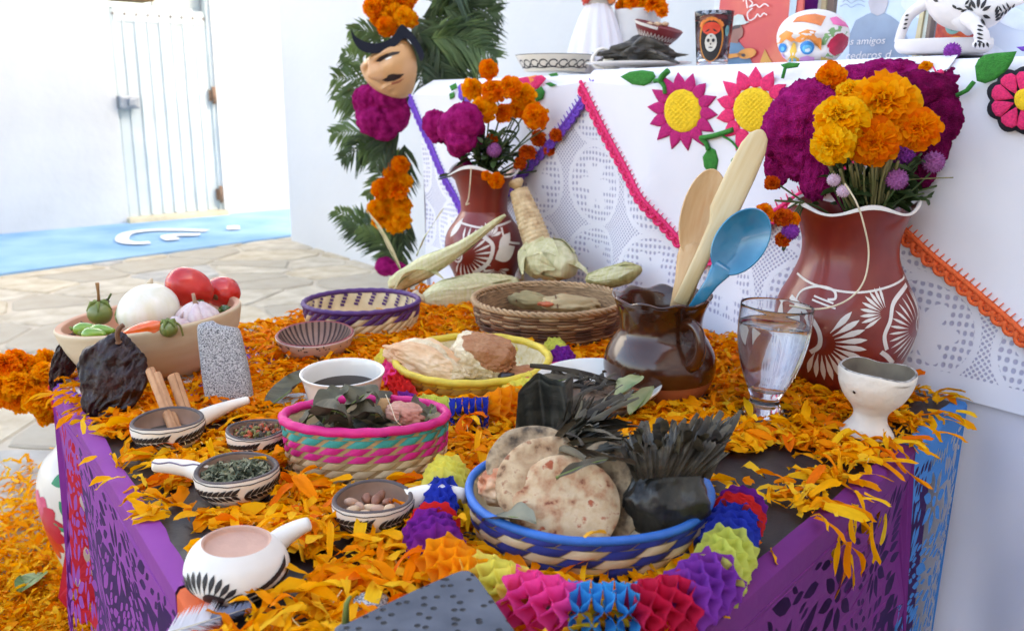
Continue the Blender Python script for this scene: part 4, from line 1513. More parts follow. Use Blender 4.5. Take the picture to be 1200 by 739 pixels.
def two_tone(vf, test):
    """splits a solid's faces into two shapes along an uneven line"""
    v, f = vf
    out = [MB(), MB()]
    for q in f:
        c = sum((Vector(v[i]) for i in q), Vector()) / len(q)
        k = 0 if test(c) else 1
        out[k].f.append(q)
    for k in (0, 1):
        used = sorted({i for q in out[k].f for i in q})
        mp2 = {a_: i for i, a_ in enumerate(used)}
        out[k].v = [tuple(v[i]) for i in used]
        out[k].f = [tuple(mp2[i] for i in q) for q in out[k].f]
        out[k].m, out[k].s = [0] * len(out[k].f), [True] * len(out[k].f)
    return out
def rough_(q, p, a=.10):
    return q * (1 + a * noise.noise(p * 3.1) + a * .8 * noise.noise(p * 7) + a * .5 * noise.noise(p * 15))
brd = blob((0, 0, 0), (37 * m, 27 * m, 25 * m), 6, 0.05, 2.2, 5, fn=lambda q, p: rough_(sq(q, p), p, .05 if p.z > .3 else .13))
top_, low_ = two_tone(brd, lambda c: c.z > (10 - 22 * c.x / (37 * m) - 5 * noise.noise(c * 90)) * m)
low_.build("crumb", M_crumb, t)
top_.build("crust", M_crust, t)
P = T(500, 424, yelP.z + 0.03)
t = thing("bread_roll", "long pale crusty roll lying over the yellow basket's rim", "bread", P, rot=(rad(6), rad(16), rad(-6)))
def rl(q, p):
    g = 0.26 * math.exp(-((p.y + 0.30 * p.x) * 5) ** 2) * max(0, p.z)
    return rough_(Vector((q.x * 1.04, q.y * (1 - 0.38 * p.x ** 2), q.z * (1 - 0.45 * p.x ** 2) - g * 0.8)), p, .06)
rol = blob((0, 0, 0), (50 * m, 30 * m, 25 * m), 6, 0.10, 2.0, 12, fn=rl)
sl_, cr_ = two_tone(rol, lambda c: abs(c.y + .3 * c.x + 2 * m * noise.noise(c * 120)) < 6 * m and c.z > 0 or c.x > (34 + 8 * noise.noise(c * 80)) * m)
cr_.build("crust", M_tan, t)
sl_.build("crumb", M_crumb, t)
P = T(612, 437, yelP.z + 0.012)
MBt = MB().add(blob((0, 0, 0), (22 * m, 12 * m, 9 * m), 4, 0.3, 2.4, 6)).build("bread_piece", M_crust, None, P)
tag(MBt, "small brown crumbly bread scrap lying in the yellow basket", "bread")
P = T(593, 441, yelP.z + 0.012)
tag(MB().add(blob((0, 0, 0), (10 * m, 7 * m, 6 * m), 3, 0.3, 2, 8)).build("dried_fruit", mat("black_fruit", C(40, 34, 36), .35, .2, 60, coat=.3), None, P), "shiny black dried fruit under the torn bread", "fruit")

# ---------------------------------------------------------------- brown wicker basket
P = spot(643, 392, foot_px=78)
m = mpp(P)
wickP, wickH, wickR = P, hgt(P, 350), 86 * m
t = thing("wicker_basket", "round brown twig basket in front of the corn and lace", "basket", P)
M_wk = [mat("twig_pale", C(176, 142, 104), .7, .2, 30, stretch=(1, 1, 1), bump=.4, bscale=200), mat("twig_brown", C(118, 80, 50), .7, .25, 30, bump=.4, bscale=200), mat("twig_dark", C(84, 52, 34), .7, .25, 30, bump=.4, bscale=200)]
r = random.Random(3)
nz_ = 13
for i in range(nz_):
    z = wickH * (i + .4) / nz_
    R0 = wickR * (0.88 + 0.12 * math.sin(z / wickH * pi / 2))
    for s in (0, 1):
        ph = s * pi + r.random()
        pts = [((R0 + 0.0024 * math.sin(13 * a + ph + i * pi) + .001 * noise.noise((a * 3, i, s))) * math.cos(a), (R0 + 0.0024 * math.sin(13 * a + ph + i * pi)) * math.sin(a), z + 0.0028 * noise.noise((a * 1.5, i * 3.1, s))) for a in [2 * pi * k / 90 for k in range(91)]]
        MB().add(tube(pts, r.uniform(.0019, .0028), 5, cap=False)).build("twig", (M_wk[r.choice((0, 1, 1, 2))] if i < 9 else M_wk[r.choice((0, 0, 1))]), t)
for s in range(3):
    pts = [((wickR + .002 + 0.003 * math.sin(22 * a + s * 2.1)) * math.cos(a), (wickR + .002 + 0.003 * math.sin(22 * a + s * 2.1)) * math.sin(a), wickH + .001 + 0.003 * math.cos(22 * a + s * 2.1)) for a in [2 * pi * k / 180 for k in range(181)]]
    MB().add(tube(pts, .0026, 5, cap=False)).build("twig", M_wk[0], t)
MB().add(lathe([(0, .006), (wickR * .86, .006), (wickR * .9, .02), (wickR * .95, wickH * .95)], 48)).build("basket_inside", mat("wicker_inside", C(120, 88, 60), .8, .35, 60, col2=C(176, 140, 100), stretch=(1, 1, 9), bump=.6, bscale=120), t)
M_tam = mat("corn_leaf_tan", C(196, 174, 130), .8, .15, 30, col2=C(170, 146, 104), stretch=(1, 6, 1), bump=.4, bscale=120)
for lab, px, py, sx, sy, sz, rz, mm in (("olive corn leaf tamale lying in the brown twig basket", 622, 352, 30, 13, 9, -.3, mat("olive_leaf", C(150, 134, 92), .8, .2, 30, bump=.4, bscale=100)), ("flat pale tamale resting in the brown twig basket", 668, 356, 36, 22, 9, .1, M_tam)):
    p = T(px, py, P.z + wickH * .72)
    o = thing("tamale", lab, "tamale", p, "tamales in the twig basket", rot=(0, .05, rz))
    MB().add(blob((0, 0, 0), (sx * m, sy * m, sz * m), 4, .2, 2, int(px), fn=lambda q, p_: Vector((q.x, q.y, q.z * (1 + .25 * math.sin(p_.y * 9)))))).build("leaf_wrap", mm, o)
    MB().add(tube([(-sx * m * .5, -sy * m, 0), (-sx * m * .5, 0, sz * m * 1.05), (-sx * m * .5, sy * m, 0)], .0012, 5)).build("tie", M_wk[1], o)
o = tag(MB().add(blob((0, 0, 0), (10 * m, 6 * m, 3 * m), 3, .3, 2, 1)).build("red_sauce", mat("sauce", C(184, 92, 52), .4, .2, 50), None, T(640, 356, P.z + wickH * .8)), "small smear of red sauce between the tamales", "sauce")

# ---------------------------------------------------------------- glazed clay jug
P = spot(771, 463, foot_px=58)
m = mpp(P)
H = hgt(P, 346)
jugP, jugH = P, H
t = thing("clay_jug", "brown glazed clay jug with scalloped rim and bare terracotta foot", "jug", P)
M_glaze = mat("brown_glaze", C(64, 30, 14), 0.2, 0.3, 10, col2=C(84, 42, 20), coat=.55, spec=0.4, bump=0.06, bscale=25, bdist=.004)
M_terra = mat("terracotta", C(168, 96, 58), 0.6, 0.12, 25, bump=.15, bscale=150)
op_ = [(r * m, z * H) for r, z in smooth_prof([(0.0, 0.0), (44, 0.0), (52, 0.06), (60, 0.17), (64, 0.30), (62.5, 0.43), (55, 0.56), (48, 0.65), (46.5, 0.74), (49, 0.86), (54, 0.955), (56, 0.985), (55, 1.0)], 5)]
ko = [i for i, q in enumerate(op_) if q[1] <= 0.235 * H][-1]
sc = lambda q, a: (q[0] * (1 + (.035 * math.cos(9 * a) if q[2] > .93 * H else 0)), q[1] * (1 + (.035 * math.cos(9 * a) if q[2] > .93 * H else 0)), q[2] + (.0025 * math.cos(9 * a) * max(0, q[2] / H - .93) / .07))
MB().add(lathe(op_[:ko + 1], 72)).build("bare_foot", M_terra, t)
MB().add(lathe([(r + .0006, z) for r, z in op_[ko:]] + [(r * m, z * H) for r, z in ((52, .99), (48, .93), (44, .80), (43, .70), (50, .55), (56, .4), (40, .2), (0, .15))], 90, fn=sc)).build("jug_body", M_glaze, t)
ha = rad(-66)
hd = Vector((math.cos(ha), math.sin(ha), 0))
hp = [hd * (r * m) + Vector((0, 0, z * H)) for r, z in ((44, .78), (58, .83), (73, .78), (78, .64), (72, .50), (59, .42))]
hc_ = curve(hp, 6)
MB().add(tube(hc_, [0.0085 - .002 * math.sin(pi * i / (len(hc_) - 1)) for i in range(len(hc_))], 14)).build("handle", M_glaze, t)

M_wood = mat("pale_wood", C(222, 186, 140), 0.6, 0.14, 16, col2=C(198, 154, 104), stretch=(9, 9, 0.6), bump=0.15, bscale=60)
M_wood2 = mat("cream_wood", C(226, 206, 164), 0.6, 0.1, 16, col2=C(206, 178, 128), stretch=(9, 9, .6), bump=.12, bscale=60)
def spoon_at(name, label, cat, a, za, b_, yb_off, build, group=None):
    """a long tool from the point seen at a (inside the jug, height za) to the tip seen at b_; local z runs along it, local -y faces the camera"""
    A = T(*a, za)
    B = atY(*b_, A.y + yb_off)
    d = (B - A)
    z = d.normalized()
    y = (A - Vector((0, 0, CAMZ)))
    y = (y - z * y.dot(z)).normalized()
    x = y.cross(z)
    t = thing(name, label, cat, A, group)
    t.rotation_euler = Matrix((x, y, z)).transposed().to_euler()
    build(t, d.length)
    return t
def strip_solid(prof, ny=6):
    """prof: list of (z, half width, y front, y back) -> closed bar with rounded sides"""
    v, f = [], []
    n = 14
    for z, w, y0, y1 in prof:
        for k in range(n):
            a = 2 * pi * k / n
            ca, sa = math.cos(a), math.sin(a)
            v.append((w * math.copysign(abs(ca) ** .7, ca), (y0 + y1) / 2 + (y1 - y0) / 2 * math.copysign(abs(sa) ** .7, sa), z))
    m_ = len(prof)
    f = [(i * n + k, i * n + (k + 1) % n, (i + 1) * n + (k + 1) % n, (i + 1) * n + k) for i in range(m_ - 1) for k in range(n)]
    f += [tuple(range(n))[::-1], tuple((m_ - 1) * n + k for k in range(n))]
    return v, f
def ladle_bowl(w, L, z0, depth, thick=.0028):
    """shallow spoon bowl opening to -y, from z0 up"""
    def top(u, v):
        a, q = 2 * pi * u, v
        x, z = w * q * math.cos(a), z0 + L / 2 + L / 2 * q * math.sin(a)
        return (x, -0.001 + depth * (1 - q ** 2.2), z)
    def bot(u, v):
        p = top(u, v)
        return (p[0] * 1.05, p[1] + thick - .0012 * v, (p[2] - z0 - L / 2) * 1.03 + z0 + L / 2)
    b = MB()
    b.add(grid(40, 9, top, cu=True))
    b.add(grid(40, 9, bot, cu=True))
    b.add(grid(40, 2, lambda u, v: top(u, 1.0) if v == 0 else bot(u, 1.0), cu=True))
    return b
mj = mpp(jugP)
def b_scoop(t, L):
    # long rounded scoop, bowl 100 px tall
    Lb = 104 * mj
    z0 = L - Lb
    b = ladle_bowl(23.5 * mj, Lb, z0, 0.012, .004)
    b.build("spoon_bowl", M_wood, t)
    MB().add(strip_solid([(0, 11 * mj, -.003, .005), (z0 * .6, 13 * mj, -.003, .006), (z0, 17 * mj, -.003, .008), (z0 + Lb * .12, 16 * mj, .001, .010), (z0 + Lb * .2, 12 * mj, .008, .012)])).build("handle", M_wood, t)
spoon_at("wooden_spoon", "light wooden scoop spoon with its hollow facing out of the jug", "spoon", (795, 368), TZ + jugH * .85, (836, 199), .05, b_scoop)
def b_stir(t, L):
    MB().add(strip_solid([(0, 8 * mj, -.004, .004), (L * .30, 8.5 * mj, -.004, .004), (L * .45, 9.5 * mj, -.0045, .0045), (L * .49, 12 * mj, -.005, .006), (L * .53, 16 * mj, -.004, .0065), (L * .75, 16 * mj, -.003, .007), (L * .90, 14.5 * mj, -.0025, .0065), (L * .965, 10.5 * mj, -.002, .006), (L * .99, 5.5 * mj, -.001, .0045), (L, 1.5 * mj, 0, .002)])).build("paddle", M_wood2, t)
    MB().add(strip_solid([(L * .50, 1.5 * mj, .004, .010), (L * .54, 8 * mj, .005, .013), (L * .9, 6 * mj, .005, .012), (L * .98, 1.5 * mj, .003, .008)])).build("ridge", M_wood2, t)
spoon_at("wooden_stirrer", "long flat cream wooden stirrer standing tallest in the brown jug", "spoon", (797, 356), TZ + jugH * .95, (893, 152), .03, b_stir)
M_bluee = mat("blue_enamel", C(30, 116, 152), 0.18, 0.1, 20, col2=C(44, 134, 168), coat=.6, bump=.05, bscale=60)
def b_blue(t, L):
    Lb = 78 * mj
    z0 = L - Lb
    b = ladle_bowl(26 * mj, Lb, z0, 0.015, .0022)
    b.build("spoon_bowl", M_bluee, t)
    MB().add(strip_solid([(0, 6 * mj, -.003, .003), (z0 * .7, 7.5 * mj, -.002, .004), (z0 + .004, 12 * mj, -.001, .005), (z0 + Lb * .12, 16 * mj, .004, .010)])).build("handle", M_bluee, t)
spoon_at("blue_spoon", "blue enamel spoon leaning out of the brown jug", "spoon", (812, 362), TZ + jugH * .93, (893, 248), -.01, b_blue)

# ---------------------------------------------------------------- glass of water
P = spot(894, 484, TZ + .005, foot_px=36)
m = mpp(P)
H = hgt(P, 357)
def glassmat(name, ior, tint=(1, 1, 1), rough=0.0):
    m_ = bpy.data.materials.new(name)
    m_.use_nodes = True
    nt = m_.node_tree
    nt.nodes.remove(nt.nodes["Principled BSDF"])
    g_ = nt.nodes.new("ShaderNodeBsdfGlass")
    g_.inputs['IOR'].default_value, g_.inputs['Roughness'].default_value = ior, rough
    g_.inputs['Color'].default_value = (*tint, 1)
    tc, nz = nt.nodes.new("ShaderNodeTexCoord"), nt.nodes.new("ShaderNodeTexNoise")
    nz.inputs['Scale'].default_value = 60
    bp = nt.nodes.new("ShaderNodeBump")
    bp.inputs['Strength'].default_value, bp.inputs['Distance'].default_value = 0.03, .002
    nt.links.new(tc.outputs['Object'], nz.inputs['Vector'])
    nt.links.new(nz.outputs['Fac'], bp.inputs['Height'])
    nt.links.new(bp.outputs[0], g_.inputs['Normal'])
    nt.links.new(g_.outputs[0], nt.nodes["Material Output"].inputs['Surface'])
    return m_
M_glass, M_water = glassmat("clear_glass", 1.45, (.97, .98, .985)), glassmat("water", 1.33, (.985, .99, 1.0))
t = thing("drinking_glass", "clear footed glass of water in front of the large red vase", "glass", P, rot=(0, rad(3.5), 0))
go = [(r * m, z * H) for r, z in smooth_prof([(0, 0), (23, 0), (24, .015), (22, .05), (17.5, .11), (17, .16), (22, .24), (32, .42), (38.5, .62), (41, .80), (41, .95), (40.5, 1.0)], 5)]
gi = [(r * m, z * H) for r, z in smooth_prof([(40.5, 1.0), (39.2, .985), (39.2, .93), (39.3, .80), (36.8, .62), (30, .42), (20, .265), (10, .235), (0, .23)], 5)]
MB().add(lathe(go + gi[1:], 64)).build("glass_body", M_glass, t)
wz = 0.835 * H
wo = sorted([q for q in gi if q[1] < wz], key=lambda q: q[1])
MB().add(lathe([(max(r + .0004 if r > 0 else 0, 0), z - .0004) for r, z in wo] + [(39.5 * m, wz), (38.2 * m, wz - .0006), (0, wz - .0006)], 64)).build("water", M_water, t)

# ---------------------------------------------------------------- little handmade white goblet
P = spot(1016, 508, TZ + .004, foot_px=36)
m = mpp(P)
H = hgt(P, 431)
t = thing("clay_goblet", "small lumpy white clay goblet with a dark inside at the table end", "goblet", P, rot=(0, rad(4), 0))
lump = lambda q, a: (q[0] * (1 + .05 * noise.noise((math.cos(a) * 1.5, math.sin(a) * 1.5, q[2] * 40))), q[1] * (1 + .05 * noise.noise((math.cos(a) * 1.5, math.sin(a) * 1.5, q[2] * 40 + 4))), q[2] + (.004 * noise.noise((math.cos(a) * 1.3, math.sin(a) * 1.3, 9)) if q[2] > H * .9 else 0))
M_gob = mat("white_rough_clay", C(226, 214, 198), .6, .06, 30, bump=.6, bscale=60, bdist=.004)
MB().add(lathe([(r * m, z * H) for r, z in smooth_prof([(0, 0), (28, 0), (30, .04), (27, .10), (21, .20), (19, .32), (23, .42), (33, .56), (40, .74), (43, .92), (42.5, .985)], 5)], 56, fn=lump)).build("goblet_body", M_gob, t)
MB().add(lathe([(r * m, z * H) for r, z in ((42.5, .985), (41.5, 1.003), (39.5, .995))], 56, fn=lump)).build("rim", mat("grey_painted_rim", C(108, 100, 92), .7, .5, 70, col2=C(220, 210, 200)), t)
MB().add(lathe([(r * m, z * H) for r, z in ((39.5, .995), (36, .84), (26, .62), (0, .55))], 56, fn=lump)).build("goblet_inside", mat("soot_clay", C(150, 136, 112), .8, .3, 30, col2=C(96, 84, 70)), t)
rd = Round([(r * m * 1.02, z * H) for r, z in ((21, .2), (19, .32), (23, .42), (33, .56), (40, .74), (43, .92))])
MB().add(rd.leaf(facing(P) - .62, H * .70, 4 * m, 4 * m, 0, 6, 1.0)).build("painted_dot", M_blackpaint, t)

# ---------------------------------------------------------------- white cup of coffee
P = spot(404, 484, foot_px=42)
m = mpp(P)
H = hgt(P, 434)
t = thing("coffee_cup", "plain white cup of black coffee behind the striped basket", "cup", P, rot=(rad(3), 0, 0))
M_cup = mat("white_porcelain", C(228, 222, 212), .25, .03, 10, coat=.5)
MB().add(lathe([(r * m, z * H) for r, z in smooth_prof([(0, 0), (31, 0), (36, .06), (41, .45), (46, .85), (48.5, .975), (48, 1.0), (46, .99), (43.5, .9), (39, .5), (30, .15), (0, .12)], 5)], 64)).build("cup_body", M_cup, t)
MB().add(lathe([(40.5 * m, H * .62), (40 * m, H * .622), (0, H * .622)], 48)).build("coffee", mat("black_coffee", C(30, 17, 9), .25, .15, 10, spec=.1), t)
cupP, cupH = P, H
P = T(350, 477, TZ)
tag(MB().add(blob((0, 0, .004), (27 * mpp(P), 20 * mpp(P), 12 * mpp(P)), 4, .12, 2, 4)).build("salt_heap", mat("white_salt", C(222, 224, 230), .85, .04, 90, bump=.6, bscale=300), None, P), "small heap of white salt beside the coffee cup", "salt")
M_bay = mat("dark_leaf", C(76, 72, 52), .6, .25, 20, col2=C(104, 98, 72), stretch=(1, 6, 1), bump=.4, bscale=60)
def big_leaf(name, label, cat, path, w, m_, fold=0.3, group=None, wav=0.003, n=12, tilt=None):
    pts = curve(path, n)
    k = len(pts)
    c0 = pts[0]
    v = []
    up = Vector((0, 0, 1)) if tilt is None else tilt
    for i, p in enumerate(pts):
        t = (pts[min(i + 1, k - 1)] - pts[max(i - 1, 0)]).normalized()
        sd = t.cross(up)
        sd = sd.normalized() if sd.length > .01 else Vector((1, 0, 0))
        nn = sd.cross(t)
        q = i / (k - 1)
        ww = w * math.sin(pi * min(.99, max(.01, q ** .85)))
        for s in (-1, -.5, 0, .5, 1):
            v.append(p - c0 + sd * ww * s + nn * (fold * ww * abs(s) + wav * noise.noise((q * 5, s * 2, w * 100))))
    f = [(i * 5 + j, i * 5 + 5 + j, i * 5 + 6 + j, i * 5 + 1 + j) for i in range(k - 1) for j in range(4)]
    t = thing(name, label, cat, c0, group)
    MB().add((v, f)).build("leaf_blade", m_, t)
    MB().add(tube([p - c0 + Vector((0, 0, .0005)) for p in pts], [.0012 * (1 - .8 * i / (k - 1)) for i in range(k)], 5)).build("midrib", M_husk, t)
    return t
big_leaf("avocado_leaf", "dull dark green leaf curled beside the coffee cup and salt", "leaf", [T(312, 478, TZ + .012), T(335, 462, TZ + .02), T(352, 446, TZ + .034), T(360, 430, TZ + .045)], .021, M_bay, .5)

# ---------------------------------------------------------------- pinkish bowl with striped inside
P = spot(371, 417, foot_px=36)
m = mpp(P)
H = hgt(P, 389)
t = thing("clay_bowl", "small pinkish white bowl with dark stripes inside a red rim", "bowl", P, rot=(rad(5), 0, 0))
outer = [(r * m, z * H) for r, z in smooth_prof([(0, 0), (24, 0), (31, .12), (41, .55), (45, .9), (44.5, .97)], 5)]
MB().add(lathe(outer, 56)).build("bowl_body", mat("worn_pink_glaze", C(222, 206, 198), .35, .14, 16, col2=C(194, 160, 148), coat=.4), t)
MB().add(lathe([(r * m, z * H) for r, z in ((44.5, .97), (43.5, 1.01), (41.5, .98))], 56)).build("rim", mat("red_rim", C(140, 56, 54), .5, .2, 60), t)
inn = [(r * m, z * H) for r, z in smooth_prof([(0, .2), (24, .27), (36, .6), (41.5, .98)], 5)]
MB().add(lathe(inn[::-1], 56)).build("bowl_inside", mat("brown_inside", C(150, 116, 100), .55, .15, 40), t)
b = MB()
for j in range(34):
    a = 2 * pi * j / 34
    v = []
    for k in range(5):
        q = inn[len(inn) - 1 - k * 3]
        for s in (-1, 1):
            aa = a + s * 0.035 + .05 * math.sin(j * .7) * k * .3
            v.append(((q[0] - .0008) * math.cos(aa), (q[0] - .0008) * math.sin(aa), q[1] + .0004))
    b.add((v, [(2 * k, 2 * k + 1, 2 * k + 3, 2 * k + 2) for k in range(4)]))
b.build("painted_stripes", mat("dark_brown_paint", C(70, 46, 42), .6, .1, 50), t)
rd = Round(outer[3:])
b = MB()
r = random.Random(8)
for j in range(26):
    b.add(rd.leaf(facing(P) + r.uniform(-1.3, 1.3), H * r.uniform(.72, .88), .005 * r.uniform(.5, 1), .0022, r.uniform(0, 6.3), 5))
b.build("paint_flecks", M_blackpaint, t)
# ================================================================== food in the blue basket
M_tla = mat("maize_cake", C(190, 160, 122), .85, .1, 65, bump=.7, bscale=130, bdist=.003,
            ramp=[(0.34, C(104, 70, 46)), (0.41, C(164, 128, 94)), (0.53, C(184, 154, 118)), (0.62, C(196, 168, 132)), (0.68, C(140, 84, 56))])
M_tla2 = mat("maize_cake_spotted", C(190, 160, 122), .8, .1, 75, bump=.7, bscale=130, bdist=.003,
             ramp=[(0.33, C(120, 56, 34)), (0.39, C(178, 128, 92)), (0.52, C(198, 166, 128)), (0.63, C(206, 178, 142)), (0.69, C(166, 84, 52))])
M_tlas = mat("maize_cake_sooty", C(170, 146, 116), .85, .1, 55, bump=.7, bscale=130, bdist=.003,
             ramp=[(0.36, C(70, 58, 46)), (0.45, C(138, 116, 90)), (0.56, C(172, 148, 116)), (0.68, C(104, 84, 62))])
mb_ = mpp(blueP)
def cake(label, px, py, z, rx, ry, rot, seed, m_):
    P = T(px, py, TZ + z)
    t = thing("maize_cake", label, "tortilla", P, "thick maize cakes in the blue basket", rot=rot)
    def fn(q, p):
        r_ = math.hypot(p.x, p.y)
        k = 1 + .05 * noise.noise((math.atan2(p.y, p.x) * 1.2, seed, 0))
        return Vector((q.x * k, q.y * k, q.z * (1 + .25 * noise.noise((p.x * 3, p.y * 3, seed)) + .3 * math.exp(-((r_ - .88) / .1) ** 2)) + 1.2 * noise.noise((p.x * 1.3, p.y * 1.3, seed + 3))))
    MB().add(blob((0, 0, 0), (rx * mb_, ry * mb_, .0062), 5, .02, 3, seed, fn=fn)).build("cake", m_, t)
    return t
cake("sooty maize cake furthest back in the blue basket", 628, 552, .060, 58, 56, (rad(48), rad(6), rad(8)), 1, M_tlas)
cake("middle maize cake of the leaning row in the blue basket", 642, 568, .058, 58, 56, (rad(48), 0, rad(4)), 2, M_tla)
cake("sooty maize cake standing on edge against the dark leaf parcel", 706, 580, .050, 50, 60, (rad(62), rad(0), rad(-30)), 4, M_tlas)
cake("front maize cake with red sauce spots, leaning lowest in the blue basket", 661, 594, .048, 60, 58, (rad(50), rad(-4), rad(-10)), 3, M_tla2)
P = T(590, 568, TZ + .05)
t = thing("meat_piece", "browned meat piece with reddish crust at the blue basket's side", "meat", P)
MB().add(blob((0, 0, 0), (28 * mb_, 24 * mb_, 23 * mb_), 5, .22, 2.2, 21)).build("meat", mat("roast_meat", C(196, 150, 110), .5, .2, 30, bump=.6, bscale=90, bdist=.003, ramp=[(.3, C(110, 46, 28)), (.45, C(186, 112, 70)), (.6, C(220, 186, 150)), (.75, C(150, 62, 40))]), t)
M_leafd = mat("cooked_leaf", C(40, 34, 28), .6, .3, 22, col2=C(80, 70, 54), stretch=(1, 1, 4), bump=.6, bscale=70, bdist=.003, spec=.25)
M_leafk = mat("black_leaf", C(20, 19, 18), .34, .3, 34, col2=C(62, 58, 52), stretch=(1, 1, .25), bump=.8, bscale=60, bdist=.005, coat=.12, spec=.4)
M_leafg = mat("olive_cooked_leaf", C(62, 54, 40), .65, .25, 20, col2=C(94, 84, 62), stretch=(1, 1, 5), bump=.5, bscale=70)
big_leaf("corn_leaf", "greyish corn leaf scrap at the bottom of the blue basket", "leaf", [T(570, 612, TZ + .03), T(598, 606, TZ + .045), T(628, 612, TZ + .05)], .017, mat("grey_leaf", C(120, 118, 98), .6, .2, 30, bump=.4, bscale=90), .4)
big_leaf("corn_leaf", "narrow brown leaf strip lying across the maize cakes", "leaf", [T(652, 560, TZ + .098), T(680, 548, TZ + .100), T(705, 540, TZ + .099), T(722, 538, TZ + .098)], .006, M_leafg, .5)

def strips(b, base, tips, w, rnd, m=0, curl=.02, nseg=7):
    """long shredded leaf strips from base points to tips"""
    for A, B in zip(base, tips):
        d = B - A
        mid = A + d * .5 + Vector((rnd.uniform(-1, 1), rnd.uniform(-1, 1), rnd.uniform(.2, 1))) * curl
        pts = [A * (1 - u) ** 2 + mid * 2 * u * (1 - u) + B * u * u for u in [i / (nseg - 1) for i in range(nseg)]]
        v = []
        tw = rnd.uniform(-1.0, 1.0)
        ww = w * rnd.uniform(.6, 1.3)
        for i, p in enumerate(pts):
            t = (pts[min(i + 1, nseg - 1)] - pts[max(i - 1, 0)]).normalized()
            view = (Vector((0, 0, CAMZ)) - p).normalized()
            sd = t.cross(view)
            sd = sd.normalized() if sd.length > .05 else Vector((1, 0, 0))
            sd = Matrix.Rotation(tw + i * rnd.uniform(-.1, .1), 3, t) @ sd
            nn = sd.cross(t)
            q = i / (nseg - 1)
            k = ww * (1 - .35 * q ** 4)
            v += [p - sd * k, p + nn * k * .45, p + sd * k]
        b.add((v, [(3 * i + j, 3 * i + 3 + j, 3 * i + 4 + j, 3 * i + 1 + j) for i in range(nseg - 1) for j in (0, 1)]), m)

rl_ = random.Random(31)
M_wrap = mat("wrap_leaf", C(48, 48, 44), .42, .25, 22, col2=C(72, 70, 60), stretch=(1, 1, 4), bump=.5, bscale=50, bdist=.003, spec=.35)
def fan_sheet(P, b0, b1, zb, tops, z0, z1, pl, amp, seed, back=0.0):
    """a broad pleated leaf: gathered between b0 and b1, spreading to a torn upper edge"""
    tp = curve([(x, y, 0) for x, y in tops], 6)
    def pt(u, v):
        x = u * (len(tp) - 1)
        i = min(int(x), len(tp) - 2)
        t_ = tp[i].lerp(tp[i + 1], x - i)
        A = T(b0[0] + (b1[0] - b0[0]) * u, b0[1] + (b1[1] - b0[1]) * u, TZ + zb)
        B = T(t_.x, t_.y, TZ + z0 + (z1 - z0) * u)
        jag = .80 + .30 * abs(noise.noise((u * 26, seed, 0))) + .10 * noise.noise((u * 70, seed, 3))
        q = A.lerp(B, v * jag)
        w = (Vector((0, 0, CAMZ)) - q).normalized()
        return q - P + w * (amp * (math.sin(u * pl + v * 1.5 + seed) + .5 * math.sin(u * pl * 2.7 + seed)) * (.35 + .65 * v) + .008 * math.sin(pi * v) - back)
    return grid(110, 9, pt)
# parcel standing at the basket's far side, tied, leaf ends fanned out
P = T(783, 580, TZ + .056)
t = thing("leaf_parcel", "glossy black leaf parcel tied at the neck with its leaf ends fanned upwards", "tamale", P, "leaf wrapped parcels in the blue basket")
def ridge0(p):
    return 1 - 2 * abs(noise.noise(p))
def pouch(q, p):
    th = math.atan2(p.y, p.x)
    k = 1 - .38 * max(0, p.z) ** 1.6
    w = 1 + .05 * math.sin(7 * th + 4 * p.z) * (.4 + .6 * max(0, p.z)) + .10 * noise.noise(p * 1.8)
    w *= 1 / max(abs(p.x), abs(p.y), .55) ** .35 * (1 + .15 * ridge0(p * 1.3) + .07 * ridge0(p * 3))
    return Vector((q.x * k * w + .12 * p.z, q.y * k * w, q.z))
MB().add(blob((0, 0, 0), (41 * mb_, 28 * mb_, 45 * mb_), 5, .06, 1.6, 5, fn=pouch)).build("pouch", M_leafk, t)
neck = Vector((2 * mb_, 4 * mb_, 36 * mb_))
b = MB()
base, tips = [], []
for i in range(54):
    a = (i * .618) % 1
    base.append(neck + Vector(((a - .5) * 74 * mb_, rl_.uniform(-.012, .012), rl_.uniform(-.012, .004))))
    px, py = 732 + 134 * a + rl_.uniform(-6, 6), 520 - 18 * math.sin(pi * (.2 + .6 * a)) - 16 * a + rl_.uniform(-14, 26)
    tips.append(T(px, py, TZ + rl_.uniform(.095, .128)) - P)
tw0 = Vector((0, 0, CAMZ))
def strips_local(b, base, tips, w, m=0, curl=.012):
    strips(b, base, tips, w, rl_, m, curl)
for k in range(3):
    bb = MB()
    strips_local(bb, base[k::3], tips[k::3], (.0056, .0042, .0028)[k], curl=.008)
    for i in range(len(base[k::3])):
        pass
    bb.build("leaf_fringe", (M_leafd, M_leafg, M_leafd)[k], t)
for k, (tops, bk, mm) in enumerate((([(728, 512), (748, 494), (775, 500), (805, 492), (838, 482), (866, 480)], .012, M_wrap), ([(734, 524), (760, 512), (790, 516), (822, 506), (850, 512), (858, 528)], -.004, M_leafd))):
    MB().add(fan_sheet(P, (748, 561), (822, 557), .085, tops, .108, .118, 21 + 8 * k, .0045, k + 2, bk)).build("leaf_end", mm, t)
MB().add(tube(curve([neck + Vector((math.cos(a) * 33 * mb_, math.sin(a) * 22 * mb_, -.002 + .003 * math.sin(2 * a))) for a in [2 * pi * i / 12 for i in range(13)]], 4), .0022, 6, cap=False)).build("tie", mat("leaf_string", C(96, 84, 60), .8, .2, 60), t)
